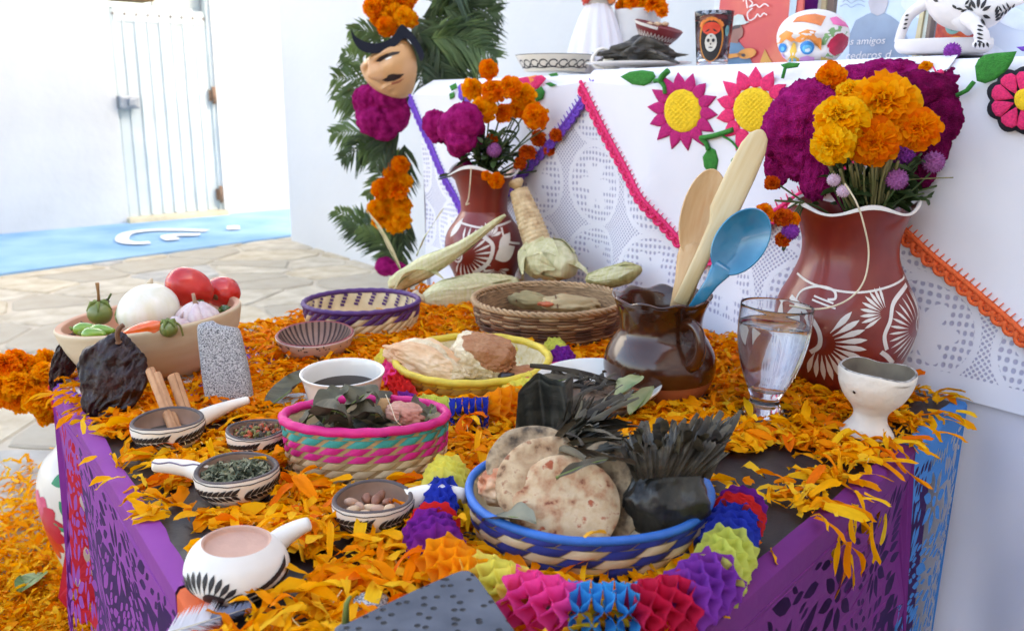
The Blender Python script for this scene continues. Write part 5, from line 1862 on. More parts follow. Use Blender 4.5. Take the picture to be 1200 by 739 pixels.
# wide folded parcel at the back
P = T(640, 508, TZ + .075)
t = thing("leaf_parcel", "broad dull dark leaf parcel with pleats at the back of the blue basket", "tamale", P, "leaf wrapped parcels in the blue basket")
v = []
def pleat(u, v_):
    px, py = 603 + 66 * u + 4 * v_, 512 - 58 * v_ - 10 * u * v_
    q = T(px, py, TZ + .062 + .052 * v_) - P
    q += Vector((0, -.016 * math.sin(u * 8 + v_ * 2) * (.4 + .6 * v_) - .003 * math.sin(u * 21 + v_ * 3), 0))
    return q
MB().add(grid(40, 10, pleat)).add(grid(40, 10, lambda u, w: pleat(u, w) + Vector((0, .022 * math.sin(pi * u), 0)))).build("leaf_wrap", mat("wrap_leaf", C(48, 48, 44), .42, .25, 22, col2=C(72, 70, 60), stretch=(1, 1, 4), bump=.5, bscale=50, bdist=.003, spec=.35), t)
bb = MB()
base = [T(652 + rl_.uniform(-8, 24), 520 + rl_.uniform(-14, 14), TZ + .07) - P for _ in range(30)]
tips = [T(672 + 84 * rl_.random(), 480 + rl_.uniform(-30, 62), TZ + rl_.uniform(.08, .118)) - P for _ in range(30)]
strips_local(bb, base[::2], tips[::2], .0042, curl=.015)
bb.build("leaf_fringe", M_leafd, t)
bb = MB()
strips_local(bb, base[1::2], tips[1::2], .0034, curl=.015)
bb.build("leaf_fringe", M_leafg, t)
for k, (tops, bk, mm) in enumerate((([(668, 462), (690, 460), (716, 474), (738, 496), (752, 520)], .010, M_leafd), ([(676, 486), (700, 490), (722, 512), (734, 540)], -.004, M_wrap))):
    MB().add(fan_sheet(P, (656, 504), (672, 540), .068, tops, .11, .085, 17 + 6 * k, .005, k + 7, bk)).build("leaf_end", mm, t)
MB().add(blob(T(690, 522, TZ + .058) - P, (50 * mb_, 26 * mb_, 24 * mb_), 4, .15, 2, 4)).build("pouch", M_leafk, t)
for i, (px, py, z) in enumerate(((701, 498, .112), (697, 516, .105), (793, 520, .115), (815, 510, .125), (806, 535, .1))):
    pass

# white plate with leaf wrapped food behind the blue basket
P = spot(700, 478, foot_px=60)
m = mpp(P)
t = thing("china_plate", "white plate half hidden behind the leaf parcels by the brown jug", "plate", P, rot=(rad(4), 0, 0))
MB().add(lathe([(r * m, z) for r, z in smooth_prof([(0, .002), (36, .002), (44, .006), (66, .028), (73, .036), (72, .039), (62, .030), (42, .010), (0, .007)], 5)], 64)).build("plate_body", mat("white_china", C(226, 224, 214), .25, .03, 20, coat=.4), t)
M_green = mat("banana_leaf", C(84, 112, 52), .4, .2, 18, col2=C(150, 154, 104), stretch=(1, 5, 1), bump=.3, bscale=70, coat=.2)
big_leaf("banana_leaf", "fresh green folded banana leaf on the white plate beside the jug", "leaf", [T(716, 476, TZ + .03), T(732, 462, TZ + .045), T(744, 450, TZ + .056), T(752, 440, TZ + .062)], .016, M_green, .7)
big_leaf("banana_leaf", "pale olive leaf end standing at the edge of the white plate", "leaf", [T(738, 486, TZ + .03), T(752, 472, TZ + .042), T(766, 452, TZ + .058)], .014, mat("olive_banana_leaf", C(150, 144, 92), .5, .2, 20, col2=C(116, 118, 72), stretch=(1, 5, 1), bump=.3, bscale=70), .6)
big_leaf("banana_leaf", "olive leaf flap lying over the back rim of the white plate", "leaf", [T(618, 470, TZ + .05), T(640, 452, TZ + .052), T(668, 444, TZ + .046), T(690, 448, TZ + .04)], .016, M_leafg, .4)
P2 = T(688, 466, TZ + .03)
t = thing("shredded_food", "heap of dark shredded leaf and stewed meat on the white plate", "food", P2)
bb = MB()
strips_local(bb, [Vector((rl_.uniform(-.05, .05), rl_.uniform(-.02, .03), rl_.uniform(-.01, .012))) for _ in range(40)], [Vector((rl_.uniform(-.07, .07), rl_.uniform(-.03, .04), rl_.uniform(0, .032))) for _ in range(40)], .0035, curl=.015)
bb.build("leaf_shreds", M_leafd, t)
MB().add(blob((0, 0, 0), (54 * m, 34 * m, 14 * m), 4, .25, 2.5, 8)).build("stew", mat("stew_meat", C(136, 104, 76), .6, .3, 60, col2=C(84, 62, 46), bump=.8, bscale=120, bdist=.004), t)

# ================================================================== leaves and roots in the striped basket
P = tealP
mt = mpp(P)
def T2(px, py, z):
    return T(px, py, TZ + z)
M_dry = mat("dry_leaf_grey", C(118, 106, 84), .75, .2, 30, col2=C(86, 80, 62), stretch=(1, 6, 1), bump=.5, bscale=80)
for lab, path, w, mm in (("curled grey green dry leaf at the striped basket's pink rim", [(352, 497, tealH), (372, 484, tealH + .010), (392, 482, tealH + .018), (412, 492, tealH + .008)], .014, M_dry),
                         ("tall folded dark leaf standing in the striped basket", [(378, 496, tealH), (386, 478, tealH + .012), (398, 462, tealH + .024), (404, 452, tealH + .03)], .018, M_bay),
                         ("broad crumpled dark leaf under the coffee cup's lip", [(398, 488, tealH), (412, 474, tealH + .014), (430, 462, tealH + .02), (444, 466, tealH + .018)], .018, M_bay),
                         ("small rolled green leaf at the end of the striped basket", [(498, 494, tealH), (504, 484, tealH + .008), (507, 474, tealH + .014)], .008, M_bay),
                         ("dusty brown leaf lying among the roots in the striped basket", [(405, 494, tealH), (428, 486, tealH + .008), (452, 488, tealH + .006)], .015, M_dry)):
    big_leaf("dry_leaf", lab, "leaf", [T2(*q) for q in path], w, mm, .55, "dry leaves in the striped basket", wav=.008)
P = T2(446, 478, tealH + .006)
t = thing("ginger_root", "knobbly tan root standing among leaves in the striped basket", "root", P)
b = MB()
for k in range(5):
    b.add(tube(curve([Vector((-6 * mt + 2.5 * k * mt, 0, -14 * mt)), Vector((-3 * mt + 2 * k * mt, -.002, 0)), Vector((2 * mt + 2 * k * mt, .002, 11 * mt))], 5), [3.2 * mt * (1 - .3 * i / 10) for i in range(11)], 7))
b.build("root", mat("root_skin", C(192, 148, 100), .7, .2, 50, bump=.5, bscale=150), t)
P = T2(476, 486, tealH + .004)
t = thing("meat_piece", "pale pink meat piece at the right end of the striped basket".replace("right end", "far end"), "meat", P)
MB().add(blob((0, 0, 0), (24 * mt, 15 * mt, 14 * mt), 5, .18, 2.4, 2, rot=Euler((0, .25, 0)).to_matrix())).build("meat", mat("pink_meat", C(214, 160, 136), .55, .15, 40, col2=C(190, 120, 100), bump=.4, bscale=100), t)
M_thin = mat("thread", C(206, 190, 160), .8)
tag(MB().add(tube(curve([T2(452, 462, tealH + .03), T2(458, 476, tealH + .022), T2(464, 492, tealH + .012), T2(470, 498, tealH + .006)], 5), .0005, 4)).build("thin_stalk", M_thin), "hair thin pale stalk hanging between root and pink meat", "stalk")

# petals in the coffee
M_pet1 = mat("petal_gold", C(248, 176, 30), .55, .08, 60, col2=C(250, 190, 50), trans=.25)
def petal_shape(L, W, curl=.3, fold=.25, tw=0.0, n=5, ruf=.0):
    v = []
    for i in range(n):
        q = i / (n - 1)
        w = W / 2 * (0.28 + 0.72 * math.sin(pi * min(.93, .12 + .80 * q)))
        z = L * curl * (q - q * q) * 2 + L * curl * .4 * q ** 3
        for s in (-1, 0, 1):
            a = tw * q
            y, zz = s * w * math.cos(a), s * w * math.sin(a) + fold * w * abs(s)
            zz += ruf * L * math.sin(q * 7 + s * 2)
            v.append((L * q + (-.10 * L if (i == n - 1 and s != 0) else 0), y, z + zz))
    f = [(i * 3 + j, i * 3 + 3 + j, i * 3 + 4 + j, i * 3 + 1 + j) for i in range(n - 1) for j in (0, 1)]
    return v, f
tag(MB().add(petal_shape(.020, .011, .3, .4)).build("marigold_petal", M_pet1, None, T(686, 630, TZ + .062), (-.5, .2, .5)), "curled orange petal on the front maize cake", "petal")
lh = thing("leaf_heap", "heap of dry grey brown leaves filling the striped basket", "leaves", tealP + Vector((0, 0, tealH * .55)))
for i in range(26):
    a, q = rl_.uniform(0, 6.28), math.sqrt(rl_.random())
    MB().add(petal_shape(.034, .019, rl_.uniform(-.3, .5), rl_.uniform(.1, .7), rl_.uniform(-1, 1), 7, .05)).build("dry_leaf", (M_dry, M_bay, M_leafg)[i % 3], lh, (q * .055 * math.cos(a), q * .03 * math.sin(a), tealH * .24 + .010 * rl_.random()), (rl_.gauss(0, .5), rl_.gauss(0, .4), rl_.uniform(0, 6.3)))
for lab, px, py, rot in (("golden petal floating in the black coffee", 408, 437, (0, -.1, .2)), ("pointed golden petal standing against the coffee cup's inner wall", 424, 439, (0, -1.0, 1.0))):
    o = tag(MB().add(petal_shape(.022, .008, .2)).build("marigold_petal", M_pet1, None, T(px, py, cupP.z + cupH * .64), rot), lab, "petal")

# ================================================================== honeycomb paper garlands
PAPC = {k: mat("tissue_" + k, C(*c), .75, .08, 40, trans=.5) for k, c in dict(yellow=(240, 232, 112), lime=(220, 224, 108), blue=(40, 64, 186), red=(226, 50, 50), purple=(136, 42, 160), orange=(250, 164, 24), pink=(244, 78, 164), sky=(40, 160, 224), crimson=(220, 34, 80), violet=(148, 62, 178)).items()}
def garland(label, pts, R, sheets=5, cells=7):
    """pts: (px, py, lift, colour, radius factor, span) along the garland"""
    P = [T(a, b, TZ + lift) for a, b, lift, *_ in pts]
    root = thing("paper_garland", label, "garland", P[0])
    cv = curve(P, 10)
    n = len(P)
    for i in range(n):
        a, b = max(0, i * 10 - 5), min(len(cv) - 1, i * 10 + 5)
        ce, t = P[i], (cv[b] - cv[a])
        L = t.length * (1.0 if 0 < i < n - 1 else 1.6) * (pts[i][5] if len(pts[i]) > 5 else 1)
        t.normalize()
        u = Vector((0, 0, 1)) - t * t.z
        u = u.normalized() if u.length > .2 else t.orthogonal().normalized()
        w = t.cross(u)
        r_ = R * pts[i][4]
        mb = MB()
        d = L / sheets
        na = 48
        curv = (cv[b] - cv[(a + b) // 2]).normalized() if b > a + 1 else t
        for k in range(sheets + 1):
            z0 = (k - sheets / 2) * d
            vv = []
            for j in range(na):
                ang = 2 * pi * j / na
                for q in (.25, .62, 1.0):
                    off = .5 * d * math.cos(cells * ang + (pi if k % 2 else 0)) * (.35 + .65 * q)
                    rr = r_ * q * (1 + .05 * math.cos(2 * cells * ang) + .09 * noise.noise((ang * 2, k * .8, i)) + .04 * noise.noise((ang * 9, k, i)))
                    vv.append(ce - P[0] + t * (z0 + off) + (u * math.cos(ang) + w * math.sin(ang)) * rr)
            ff = [(j * 3 + q, ((j + 1) % na) * 3 + q, ((j + 1) % na) * 3 + q + 1, j * 3 + q + 1) for j in range(na) for q in (0, 1)]
            mb.add((vv, ff))
        mb.build("tissue_segment", PAPC[pts[i][3]], root)
    return root
gm = mpp(blueP)
garland("rainbow honeycomb paper garland curled round the front of the blue basket",
        [(522, 566, .022, "yellow", .95), (516, 592, .022, "blue", .75), (509, 618, .021, "red", .95, .35), (508, 634, .021, "purple", 1.0, .8), (535, 670, .02, "orange", .95), (580, 688, .02, "yellow", .95), (636, 710, .024, "pink", 1.0), (706, 720, .024, "sky", 1.0), (770, 714, .024, "crimson", .98), (820, 692, .024, "violet", 1.05), (846, 663, .024, "lime", 1.0),
         (856, 628, .024, "blue", 1.0, .9), (863, 610, .024, "red", 1.0, .6), (868, 598, .024, "purple", .95, .7)], 30 * gm)
garland("short honeycomb paper garland peeping out under the yellow basket",
        [(456, 427, .016, "yellow", .8), (463, 441, .016, "pink", .8), (470, 455, .016, "red", .7), (484, 477, .014, "violet", .6), (512, 481, .016, "lime", .8), (550, 487, .018, "blue", .95), (586, 477, .018, "orange", .95), (612, 461, .017, "yellow", .9), (636, 447, .016, "pink", .8), (656, 427, .017, "purple", .85, .8), (652, 413, .017, "lime", .8)], 19.5 * mpp(yelP))

# ================================================================== dark stone slab and other things at the near edge
def pit_material():
    m_ = mat("pitted_slate", C(70, 76, 88), .75, .1, 30, col2=C(88, 93, 104), bump=.3, bscale=200)
    nt = m_.node_tree
    bs = nt.nodes["Principled BSDF"]
    tc = nt.nodes.new("ShaderNodeTexCoord")
    vo = nt.nodes.new("ShaderNodeTexVoronoi")
    vo.voronoi_dimensions = '2D'
    vo.inputs['Scale'].default_value, vo.inputs['Randomness'].default_value = 85, 1.0
    nt.links.new(tc.outputs['Object'], vo.inputs['Vector'])
    lt = nt.nodes.new("ShaderNodeMapRange")
    lt.inputs[1].default_value, lt.inputs[2].default_value, lt.inputs[3].default_value, lt.inputs[4].default_value = .12, .2, 0.0, 1.0
    nt.links.new(vo.outputs['Distance'], lt.inputs[0])
    mx = nt.nodes.new("ShaderNodeMix")
    mx.data_type = 'RGBA'
    src = bs.inputs['Base Color'].links[0].from_socket
    nt.links.new(lt.outputs[0], mx.inputs[0])
    mx.inputs[6].default_value = (*C(34, 34, 38), 1)
    nt.links.new(src, mx.inputs[7])
    nt.links.new(mx.outputs[2], bs.inputs['Base Color'])
    bp = nt.nodes.new("ShaderNodeBump")
    bp.inputs['Strength'].default_value, bp.inputs['Distance'].default_value = 1.0, .003
    nt.links.new(lt.outputs[0], bp.inputs['Height'])
    nt.links.new(bp.outputs[0], bs.inputs['Normal'])
    return m_
zt = TZ + .040
cn = [T(a, b, zt) for a, b in ((392, 736), (440, 712), (490, 688), (530, 671), (541, 667), (549, 667), (556, 671), (562, 678), (580, 703), (606, 741), (640, 790), (380, 790))]
P = T(548, 667, TZ)
b = MB()
poly = [(p.x - P.x, p.y - P.y) for p in cn]
cx, cy = sum(p[0] for p in poly) / len(poly), sum(p[1] for p in poly) / len(poly)
v, f = [], []
n = len(poly)
for q, z in ((.93, .012), (1.0, .016), (1.0, .036), (.985, .0395), (.96, .040)):
    v += [(cx + (x - cx) * q, cy + (y - cy) * q, z) for x, y in poly]
for k in range(4):
    f += [(k * n + i, k * n + (i + 1) % n, (k + 1) * n + (i + 1) % n, (k + 1) * n + i) for i in range(n)]
f.append(tuple(4 * n + i for i in range(n)))
f.append(tuple(range(n))[::-1])
t = thing("stone_slab", "dark grey pitted grinding slab with a rounded corner at the near edge", "grindstone", P)
b.add((v, f), smooth=False)
b.build("slab", pit_material(), t)
for x, y in ((-.02, -.03), (-.07, -.07)):
    MB().add(lathe([(0, 0), (.010, 0), (.013, .014), (0, .014)], 16), M=Matrix.Translation((x, y, 0))).build("foot", M_basalt, t)
P = T(408, 741, TZ + .02)
t = thing("pebble", "small dark grey rounded stone knob beside the grinding slab", "stone", P)
MB().add(blob((0, 0, 0), (17 * mpp(P), 14 * mpp(P), 12 * mpp(P)), 4, .06, 2, 3)).build("knob", mat("slate_knob", C(84, 88, 98), .6, .15, 40, bump=.4, bscale=150), t)
MB().add(tube([(-.002, .002, .006), (-.001, .004, .020), (.002, .004, .026)], [.003, .002, .001], 6)).build("splinter", M_husk, t)
P = T(196, 742, TZ + .004)
t = thing("feather", "soft grey and white feather under the white clay dipper", "feather", P)
tip = T(292, 712, TZ + .010) - P
d_ = tip.normalized()
sdv = d_.cross(Vector((0, 0, 1))).normalized()
MB().add(tube([Vector((0, 0, 0)), tip], [.0012, .0004], 6)).build("shaft", M_thin, t)
for k, (mm, lo, hi) in enumerate(((mat("down_white", C(226, 224, 226), .9, .05, 60, trans=.3), 0, .5), (mat("vane_grey", C(126, 134, 156), .8, .1, 60, trans=.15), .35, 1.0))):
    b = MB()
    for i in range(120):
        q = lo + (hi - lo) * i / 119
        for s in (-1, 1):
            L = (.022 if k == 0 else .015) * (1 - .5 * q) * rl_.uniform(.7, 1.1)
            A = tip * q
            B = A + (sdv * s * .9 + d_ * .6) * L + Vector((0, 0, rl_.uniform(.0, .008 if k == 0 else .004)))
            w = .0010
            b.add(([A - d_ * w, A + d_ * w, B], [(0, 1, 2)]))
    b.build(("down", "vane")[k], mm, t)

# ================================================================== corn
M_hsk = mat("corn_husk", C(206, 202, 146), .65, .1, 16, col2=C(226, 218, 176), stretch=(8, 8, .7), bump=.35, bscale=40, trans=.1)
M_hsk2 = mat("olive_husk", C(160, 152, 92), .7, .15, 16, col2=C(190, 182, 126), stretch=(8, 8, .7), bump=.35, bscale=40)
M_hskb = mat("corn_husk_pale", C(224, 216, 178), .65, .12, 30, col2=C(200, 194, 136), stretch=(8, 8, .7), bump=.5, bscale=60, trans=.1)
def husk_rod(name, label, pts, r, cat="corn", rib=9, mt_=None):
    P0 = Vector(pts[0])
    cv = curve([Vector(p) - P0 for p in pts], 8)
    k = len(cv)
    rr = []
    for i in range(k):
        q = i / (k - 1) * (len(r) - 1)
        a = int(min(q, len(r) - 2))
        rr.append(r[a] + (r[a + 1] - r[a]) * (q - a))
    t = thing(name, label, cat, P0)
    for kk in range(6):
        c0_ = 2 * pi * kk / 6 + rl_.uniform(-.2, .2)
        e0, e1 = rl_.uniform(0, .12), rl_.uniform(.80, 1.0)
        fr = []
        uu = None
        for i in range(k):
            tt = (cv[min(i + 1, k - 1)] - cv[max(i - 1, 0)]).normalized()
            uu = (tt.orthogonal() if uu is None else uu - tt * uu.dot(tt)).normalized()
            fr.append((cv[i], uu.copy(), tt.cross(uu)))
        def leafpt(u, v, c0_=c0_, e0=e0, e1=e1, fr=fr):
            x = (e0 + (e1 - e0) * u) * (k - 1)
            i = min(int(x), k - 2)
            q = x - i
            c, a_, b_ = (fr[i][j].lerp(fr[i + 1][j], q) for j in (0, 1, 2))
            r_ = rr[i] + (rr[i + 1] - rr[i]) * q
            w = .62 * math.sin(pi * min(.985, .12 + .86 * u)) + .08
            an = c0_ + (v - .5) * 2 * w + .25 * u
            ro = r_ * (1.06 + .10 * abs(v - .5) * 2 + .03 * kk * .5 + .02 * math.sin(v * 22)) + .0012 * noise.noise((u * 6, v * 4, kk))
            return c + (a_ * math.cos(an) + b_ * math.sin(an)) * ro
        MB().add(grid(26, 13, leafpt)).build("husk_leaf", (mt_ or M_hsk) if kk % 2 else M_hskb, t)
    MB().add(tube(cv, rr, 36, twist=lambda u, a: 1 + .10 * abs(math.sin(a * rib * .5 + u * 3)) + .05 * math.sin(a * 3 + u * 8))).build("husk", mt_ or M_hsk, t)
    return t
P = T(470, 346, TZ)
m = mpp(P)
husk_rod("corn_husk", "long pale corn husk pointing up to the smaller red vase", [atY(462, 333, 1.76), atY(500, 312, 1.70), atY(540, 290, 1.66), atY(592, 252, 1.62)], [9 * m, 11 * m, 6 * m, 1.4 * m])
t = husk_rod("corn_ear", "pale green corn ear in its husk lying in front of the small red vase", [T(497, 352, TZ + .02), T(520, 349, TZ + .022), T(560, 344, TZ + .022), T(604, 340, TZ + .02)], [7 * m, 17 * m, 20 * m, 15 * m])
MB().add(tube([(0, 0, 0), (-7 * m, -.003, 4 * m), (-11 * m, -.004, 10 * m)], [6 * m, 5 * m, 4 * m], 10)).build("stalk_end", M_thin, t)
for lab, path, w, mm in (("narrow cream corn leaf standing beside the arch's lowest palm leaves", [atY(470, 318, 1.82), atY(458, 295, 1.83), atY(445, 270, 1.84), atY(431, 247, 1.85)], .009, M_hsk), ("thin bent corn leaf tip in front of the small red vase", [atY(488, 300, 1.80), atY(496, 282, 1.80), atY(508, 262, 1.80), atY(520, 244, 1.80)], .003, M_hsk),
                         ("loose corn leaf curling over the husked ear", [atY(462, 340, 1.70), atY(478, 322, 1.70), atY(500, 318, 1.68), atY(520, 326, 1.66)], .014, M_hsk)):
    big_leaf("corn_leaf", lab, "leaf", path, w, mm, .4)
# dry ear leaning on the small vase, husk peeled back
A, B = atY(636, 302, 1.74), atY(604, 212, 1.80)
P = A
t = thing("corn_ear", "dry tan corn cob leaning on the small red vase with peeled back husk", "corn", A)
d = (B - A)
Q = d.to_track_quat('Z', 'X').to_matrix().to_4x4()
Lc = d.length
m = mpp(A)
def cob(u, v):
    a, q = 2 * pi * u, v
    r = 16 * m * (1 - .45 * q ** 2) * (math.sin(pi * min(1, .5 + .5 * (1 - q) * 8)) if q > .88 else 1) * (1 + .09 * abs(math.sin(a * 7)) * abs(math.sin(q * 60)))
    return Q @ Vector((r * math.cos(a), r * math.sin(a), q * Lc))
MB().add(grid(84, 110, cob, cu=True)).build("cob", mat("dry_kernels", C(196, 160, 112), .6, .2, 60, col2=C(222, 196, 150)), t)
for k in range(7):
    a = 2 * pi * k / 7
    dv = Q.to_3x3() @ Vector((math.cos(a), math.sin(a), 0))
    pth = [dv * 12 * m + Vector((0, 0, .0)), dv * 20 * m + d * .14, dv * 27 * m + d * .05 + Vector((0, 0, -.006)), dv * 34 * m - d * .18 + Vector((0, 0, .006))]
    pts = curve(pth, 6)
    v = []
    for i, p in enumerate(pts):
        tt = (pts[min(i + 1, len(pts) - 1)] - pts[max(i - 1, 0)]).normalized()
        sd = tt.cross(dv).normalized()
        q = i / (len(pts) - 1)
        w = 13 * m * math.sin(pi * min(.96, .25 + .72 * q))
        v += [p - sd * w, p + dv * .003, p + sd * w]
    MB().add((v, [(3 * i + j, 3 * i + 3 + j, 3 * i + 4 + j, 3 * i + 1 + j) for i in range(len(pts) - 1) for j in (0, 1)])).build("husk_leaf", M_hsk, t)
m = mpp(T(645, 325))
t = husk_rod("corn_husk", "rounded pale husk bunch at the foot of the leaning cob", [atY(622, 320, 1.74), atY(634, 306, 1.73), atY(652, 305, 1.70), atY(668, 316, 1.66)], [8 * m, 18 * m, 19 * m, 9 * m], rib=7)
big_leaf("corn_leaf", "pale husk leaf reaching from the bunch towards the twig basket", "leaf", [atY(655, 312, 1.69), atY(672, 312, 1.66), atY(690, 322, 1.64)], .014, M_hsk, .5)
husk_rod("corn_husk", "twisted olive husk lying between twig basket and lace cloth", [atY(690, 327, 1.62), atY(712, 325, 1.59), atY(735, 319, 1.56), atY(752, 315, 1.55)], [5 * m, 9 * m, 9 * m, 2 * m], mt_=M_hsk2)

# ================================================================== red painted vases
M_redclay = mat("red_clay", C(120, 34, 26), .34, .12, 12, col2=C(136, 42, 30), bump=.12, bscale=120, coat=.25)
M_vpaint = mat("white_vase_paint", C(222, 214, 206), .7, .05, 60)
def red_vase(label, px, base_py, spec, foot_px, rot=(0, 0, 0), nl=4, ph=0.0, dip=.05):
    P = spot(px, base_py, foot_px=foot_px)
    m = mpp(P)
    t = thing("clay_vase", label, "vase", P, "red vases painted with white swirls", rot)
    prof = smooth_prof([(r * m, hgt(P, py)) for r, py in spec], 6)
    H = prof[-1][1]
    prof = [(0, 0.0)] + [(r, z - prof[0][1]) for r, z in prof]
    H = prof[-1][1]
    wav = lambda q, a: (q[0], q[1], q[2] + H * dip * math.cos(nl * a + ph) * max(0, (q[2] / H - .86) / .14) ** 2)
    MB().add(lathe(prof, 96, fn=wav)).build("vase_body", M_redclay, t)
    rr, zz = prof[-1]
    MB().add(lathe([(rr + .0003, zz - .002), (rr + .001, zz + .0015), (rr - .0015, zz + .0025), (rr - .004, zz)], 96, fn=wav)).build("rim", M_vpaint, t)
    MB().add(lathe([(rr - .004, zz), (rr * .8, zz * .93), (rr * .66, zz * .78), (rr * .64, zz * .6)], 64, fn=wav)).build("vase_inside", M_redclay, t)
    return t, P, m, Round(prof[1:]), H
vt, vP, vm, vr, vH = red_vase("large red clay vase with white swirls holding the big flower bunch", 984, 452, [(41, 452), (46, 447), (57, 432), (71, 405), (78, 376), (75, 350), (63, 326), (54, 304), (52, 286), (55, 268), (61, 252), (69, 240)], 48, rot=(0, rad(-.8), 0), nl=5, ph=1.9, dip=.022)
def vth(px, py, cxp, rd, P, m):
    """angle and height on the vase under a pixel"""
    z = max(zat(P, py) - P.z, 0.0)
    r = rd.r(z) / m
    x = max(-.97, min(.97, (px - cxp(py)) / r))
    return facing(P) + math.asin(x), z
def strokes(t, rd, P, m, cxp, items, mt_):
    b = MB()
    for it in items:
        if it[0] == "line":
            pts = [vth(a, b_, cxp, rd, P, m) for a, b_ in [(p.x, p.y) for p in curve([(x, y, 0) for x, y in it[1]], 6)]]
            b.add(rd.line(pts, it[2] * m))
        elif it[0] == "fan":
            _, (fx, fy), a0, a1, n, r0, L, W = it
            for i in range(n):
                a = rad(a0 + (a1 - a0) * i / max(1, n - 1))
                th, z = vth(fx + r0 * math.cos(a), fy - r0 * math.sin(a), cxp, rd, P, m)
                b.add(rd.leaf(th, z, L * m, W * m, a, 6, 1.5))
        elif it[0] == "leaf":
            _, (fx, fy), a, L, W = it
            th, z = vth(fx, fy, cxp, rd, P, m)
            b.add(rd.leaf(th, z, L * m, W * m, rad(a), 10, .9))
        elif it[0] == "spiral":
            _, (fx, fy), r1, turns, W, asp = it
            pts = []
            for i in range(int(turns * 22)):
                a = 2 * pi * i / 22
                q = r1 * i / (turns * 22)
                pts.append(vth(fx + q * asp * math.cos(a), fy + q * math.sin(a), cxp, rd, P, m))
            b.add(rd.line(pts, W * m))
    b.build("painted_swirls", mt_, t)
cx1 = lambda py: 985 + (452 - py) * .10
strokes(vt, vr, vP, vm, cx1, [
    ("line", [(945, 318), (965, 325), (1005, 329), (1040, 324), (1064, 316)], 2.2),
    ("line", [(950, 380), (944, 350), (950, 334), (968, 326), (984, 328), (986, 336), (978, 338)], 2.6),
    ("line", [(958, 398), (968, 388), (968, 372), (956, 354), (938, 342)], 5),
    ("leaf", (934, 388), 70, 46, 26), ("leaf", (928, 350), -80, 40, 16),
    ("fan", (970, 384), 50, -118, 13, 15, 32, 6.6),
    ("line", [(962, 340), (986, 346)], 1.8), ("line", [(964, 336), (984, 341)], 1.8),
    ("line", [(1030, 392), (1036, 398), (1042, 408)], 5),
    ("line", [(1058, 326), (1044, 340), (1040, 358), (1034, 374), (1036, 390)], 4.5),
    ("fan", (1036, 350), 95, 215, 9, 6, 21, 3.6),
    ("fan", (1070, 372), 70, 290, 19, 12, 28, 3.0), ("spiral", (1072, 370), 13, 3, 2.0, .5),
], M_vpaint)
v2, v2P, v2m, v2r, v2H = red_vase("smaller red clay vase with white swirls near the purple edged cloth", 568, 338, [(31, 338), (33, 330), (37, 318), (42, 307), (46, 290), (43, 272), (33, 257), (26.5, 245), (25.5, 232), (28, 218), (34, 207), (41.5, 199)], 30, nl=3, ph=-.6, dip=.04)
cx2 = lambda py: 566
strokes(v2, v2r, v2P, v2m, cx2, [
    ("line", [(540, 258), (568, 262), (596, 257)], 2), ("fan", (545, 292), 100, -130, 16, 11, 20, 2.6), ("spiral", (536, 292), 10, 2.5, 2, .6), ("line", [(560, 268), (575, 280), (570, 300), (555, 312)], 4.5),
    ("leaf", (578, 296), 25, 28, 20), ("leaf", (582, 284), 40, 24, 12), ("line", [(585, 262), (590, 276), (606, 282)], 2.4), ("fan", (572, 272), 150, 20, 7, 2, 14, 3.4), ("fan", (580, 308), -10, -170, 9, 3, 14, 3), ("leaf", (528, 274), 70, 22, 12)], M_vpaint)
# ================================================================== flowers
PETC = {"orange": [(0.0, C(238, 106, 0)), (.5, C(247, 134, 2)), (1.0, C(252, 160, 14))], "amber": [(0.0, C(245, 138, 0)), (.5, C(250, 160, 6)), (1.0, C(253, 182, 22))],
        "gold": [(0.0, C(249, 164, 2)), (.5, C(252, 188, 14)), (1.0, C(254, 208, 40))], "rust": [(0.0, C(190, 60, 6)), (.5, C(220, 88, 10)), (1.0, C(236, 120, 20))]}
def petal_mat(k):
    return mat("marigold_" + k, (1, 1, 1), .75, .06, 60, island=PETC[k], trans=.42, spec=.12)
BLOOM = {}
def bloom_mesh(k, var):
    """a full marigold head of radius 1, facing +z"""
    if (k, var) in BLOOM:
        return BLOOM[(k, var)]
    r = random.Random(var * 17 + 3)
    b = MB()
    NL = 8
    for l in range(NL):
        q = l / (NL - 1)
        n = int(19 - 10 * q)
        el = rad(-12 + 82 * q ** .9)
        L = 1.0 - .42 * q
        for i in range(n):
            a = 2 * pi * (i + .5 * (l % 2)) / n + r.uniform(-.12, .12)
            Li, e = L * r.uniform(.88, 1.1), el + r.uniform(-.16, .16)
            W = .40 * r.uniform(.85, 1.2) * (1 - .25 * q)
            ca, sa, ce, se = math.cos(a), math.sin(a), math.cos(e), math.sin(e)
            v = []
            ph = r.uniform(0, 6)
            for x in range(4):
                u = x / 3
                w = W * (.30 + .70 * u ** .7) * .5
                for y in range(4):
                    s = y / 1.5 - 1
                    ruf = .10 * math.sin(s * 5 + ph) * u * u + .07 * math.sin(s * 9 + ph * 2) * u * u
                    rad_ = Li * (.16 + .84 * u) - (.07 * abs(s) ** 2 * (u > .9)) * Li + (r.uniform(-.04, .04) if u > .9 else 0)
                    up = ruf - .16 * (u * u) * (1 - q) + .12 * s * s * (1 - u) + .20 * q
                    X, Y, Z = rad_ * ce - up * se, s * w, rad_ * se + up * ce
                    v.append((X * ca - Y * sa, X * sa + Y * ca, Z + .05 * l / NL))
            b.add((v, [(x * 4 + y, x * 4 + 4 + y, x * 4 + 5 + y, x * 4 + 1 + y) for x in range(3) for y in range(3)]))
    BLOOM[(k, var)] = b.mesh("bloom", petal_mat(k))
    return BLOOM[(k, var)]
M_calyx = mat("flower_green", C(88, 110, 56), .6, .2, 40)
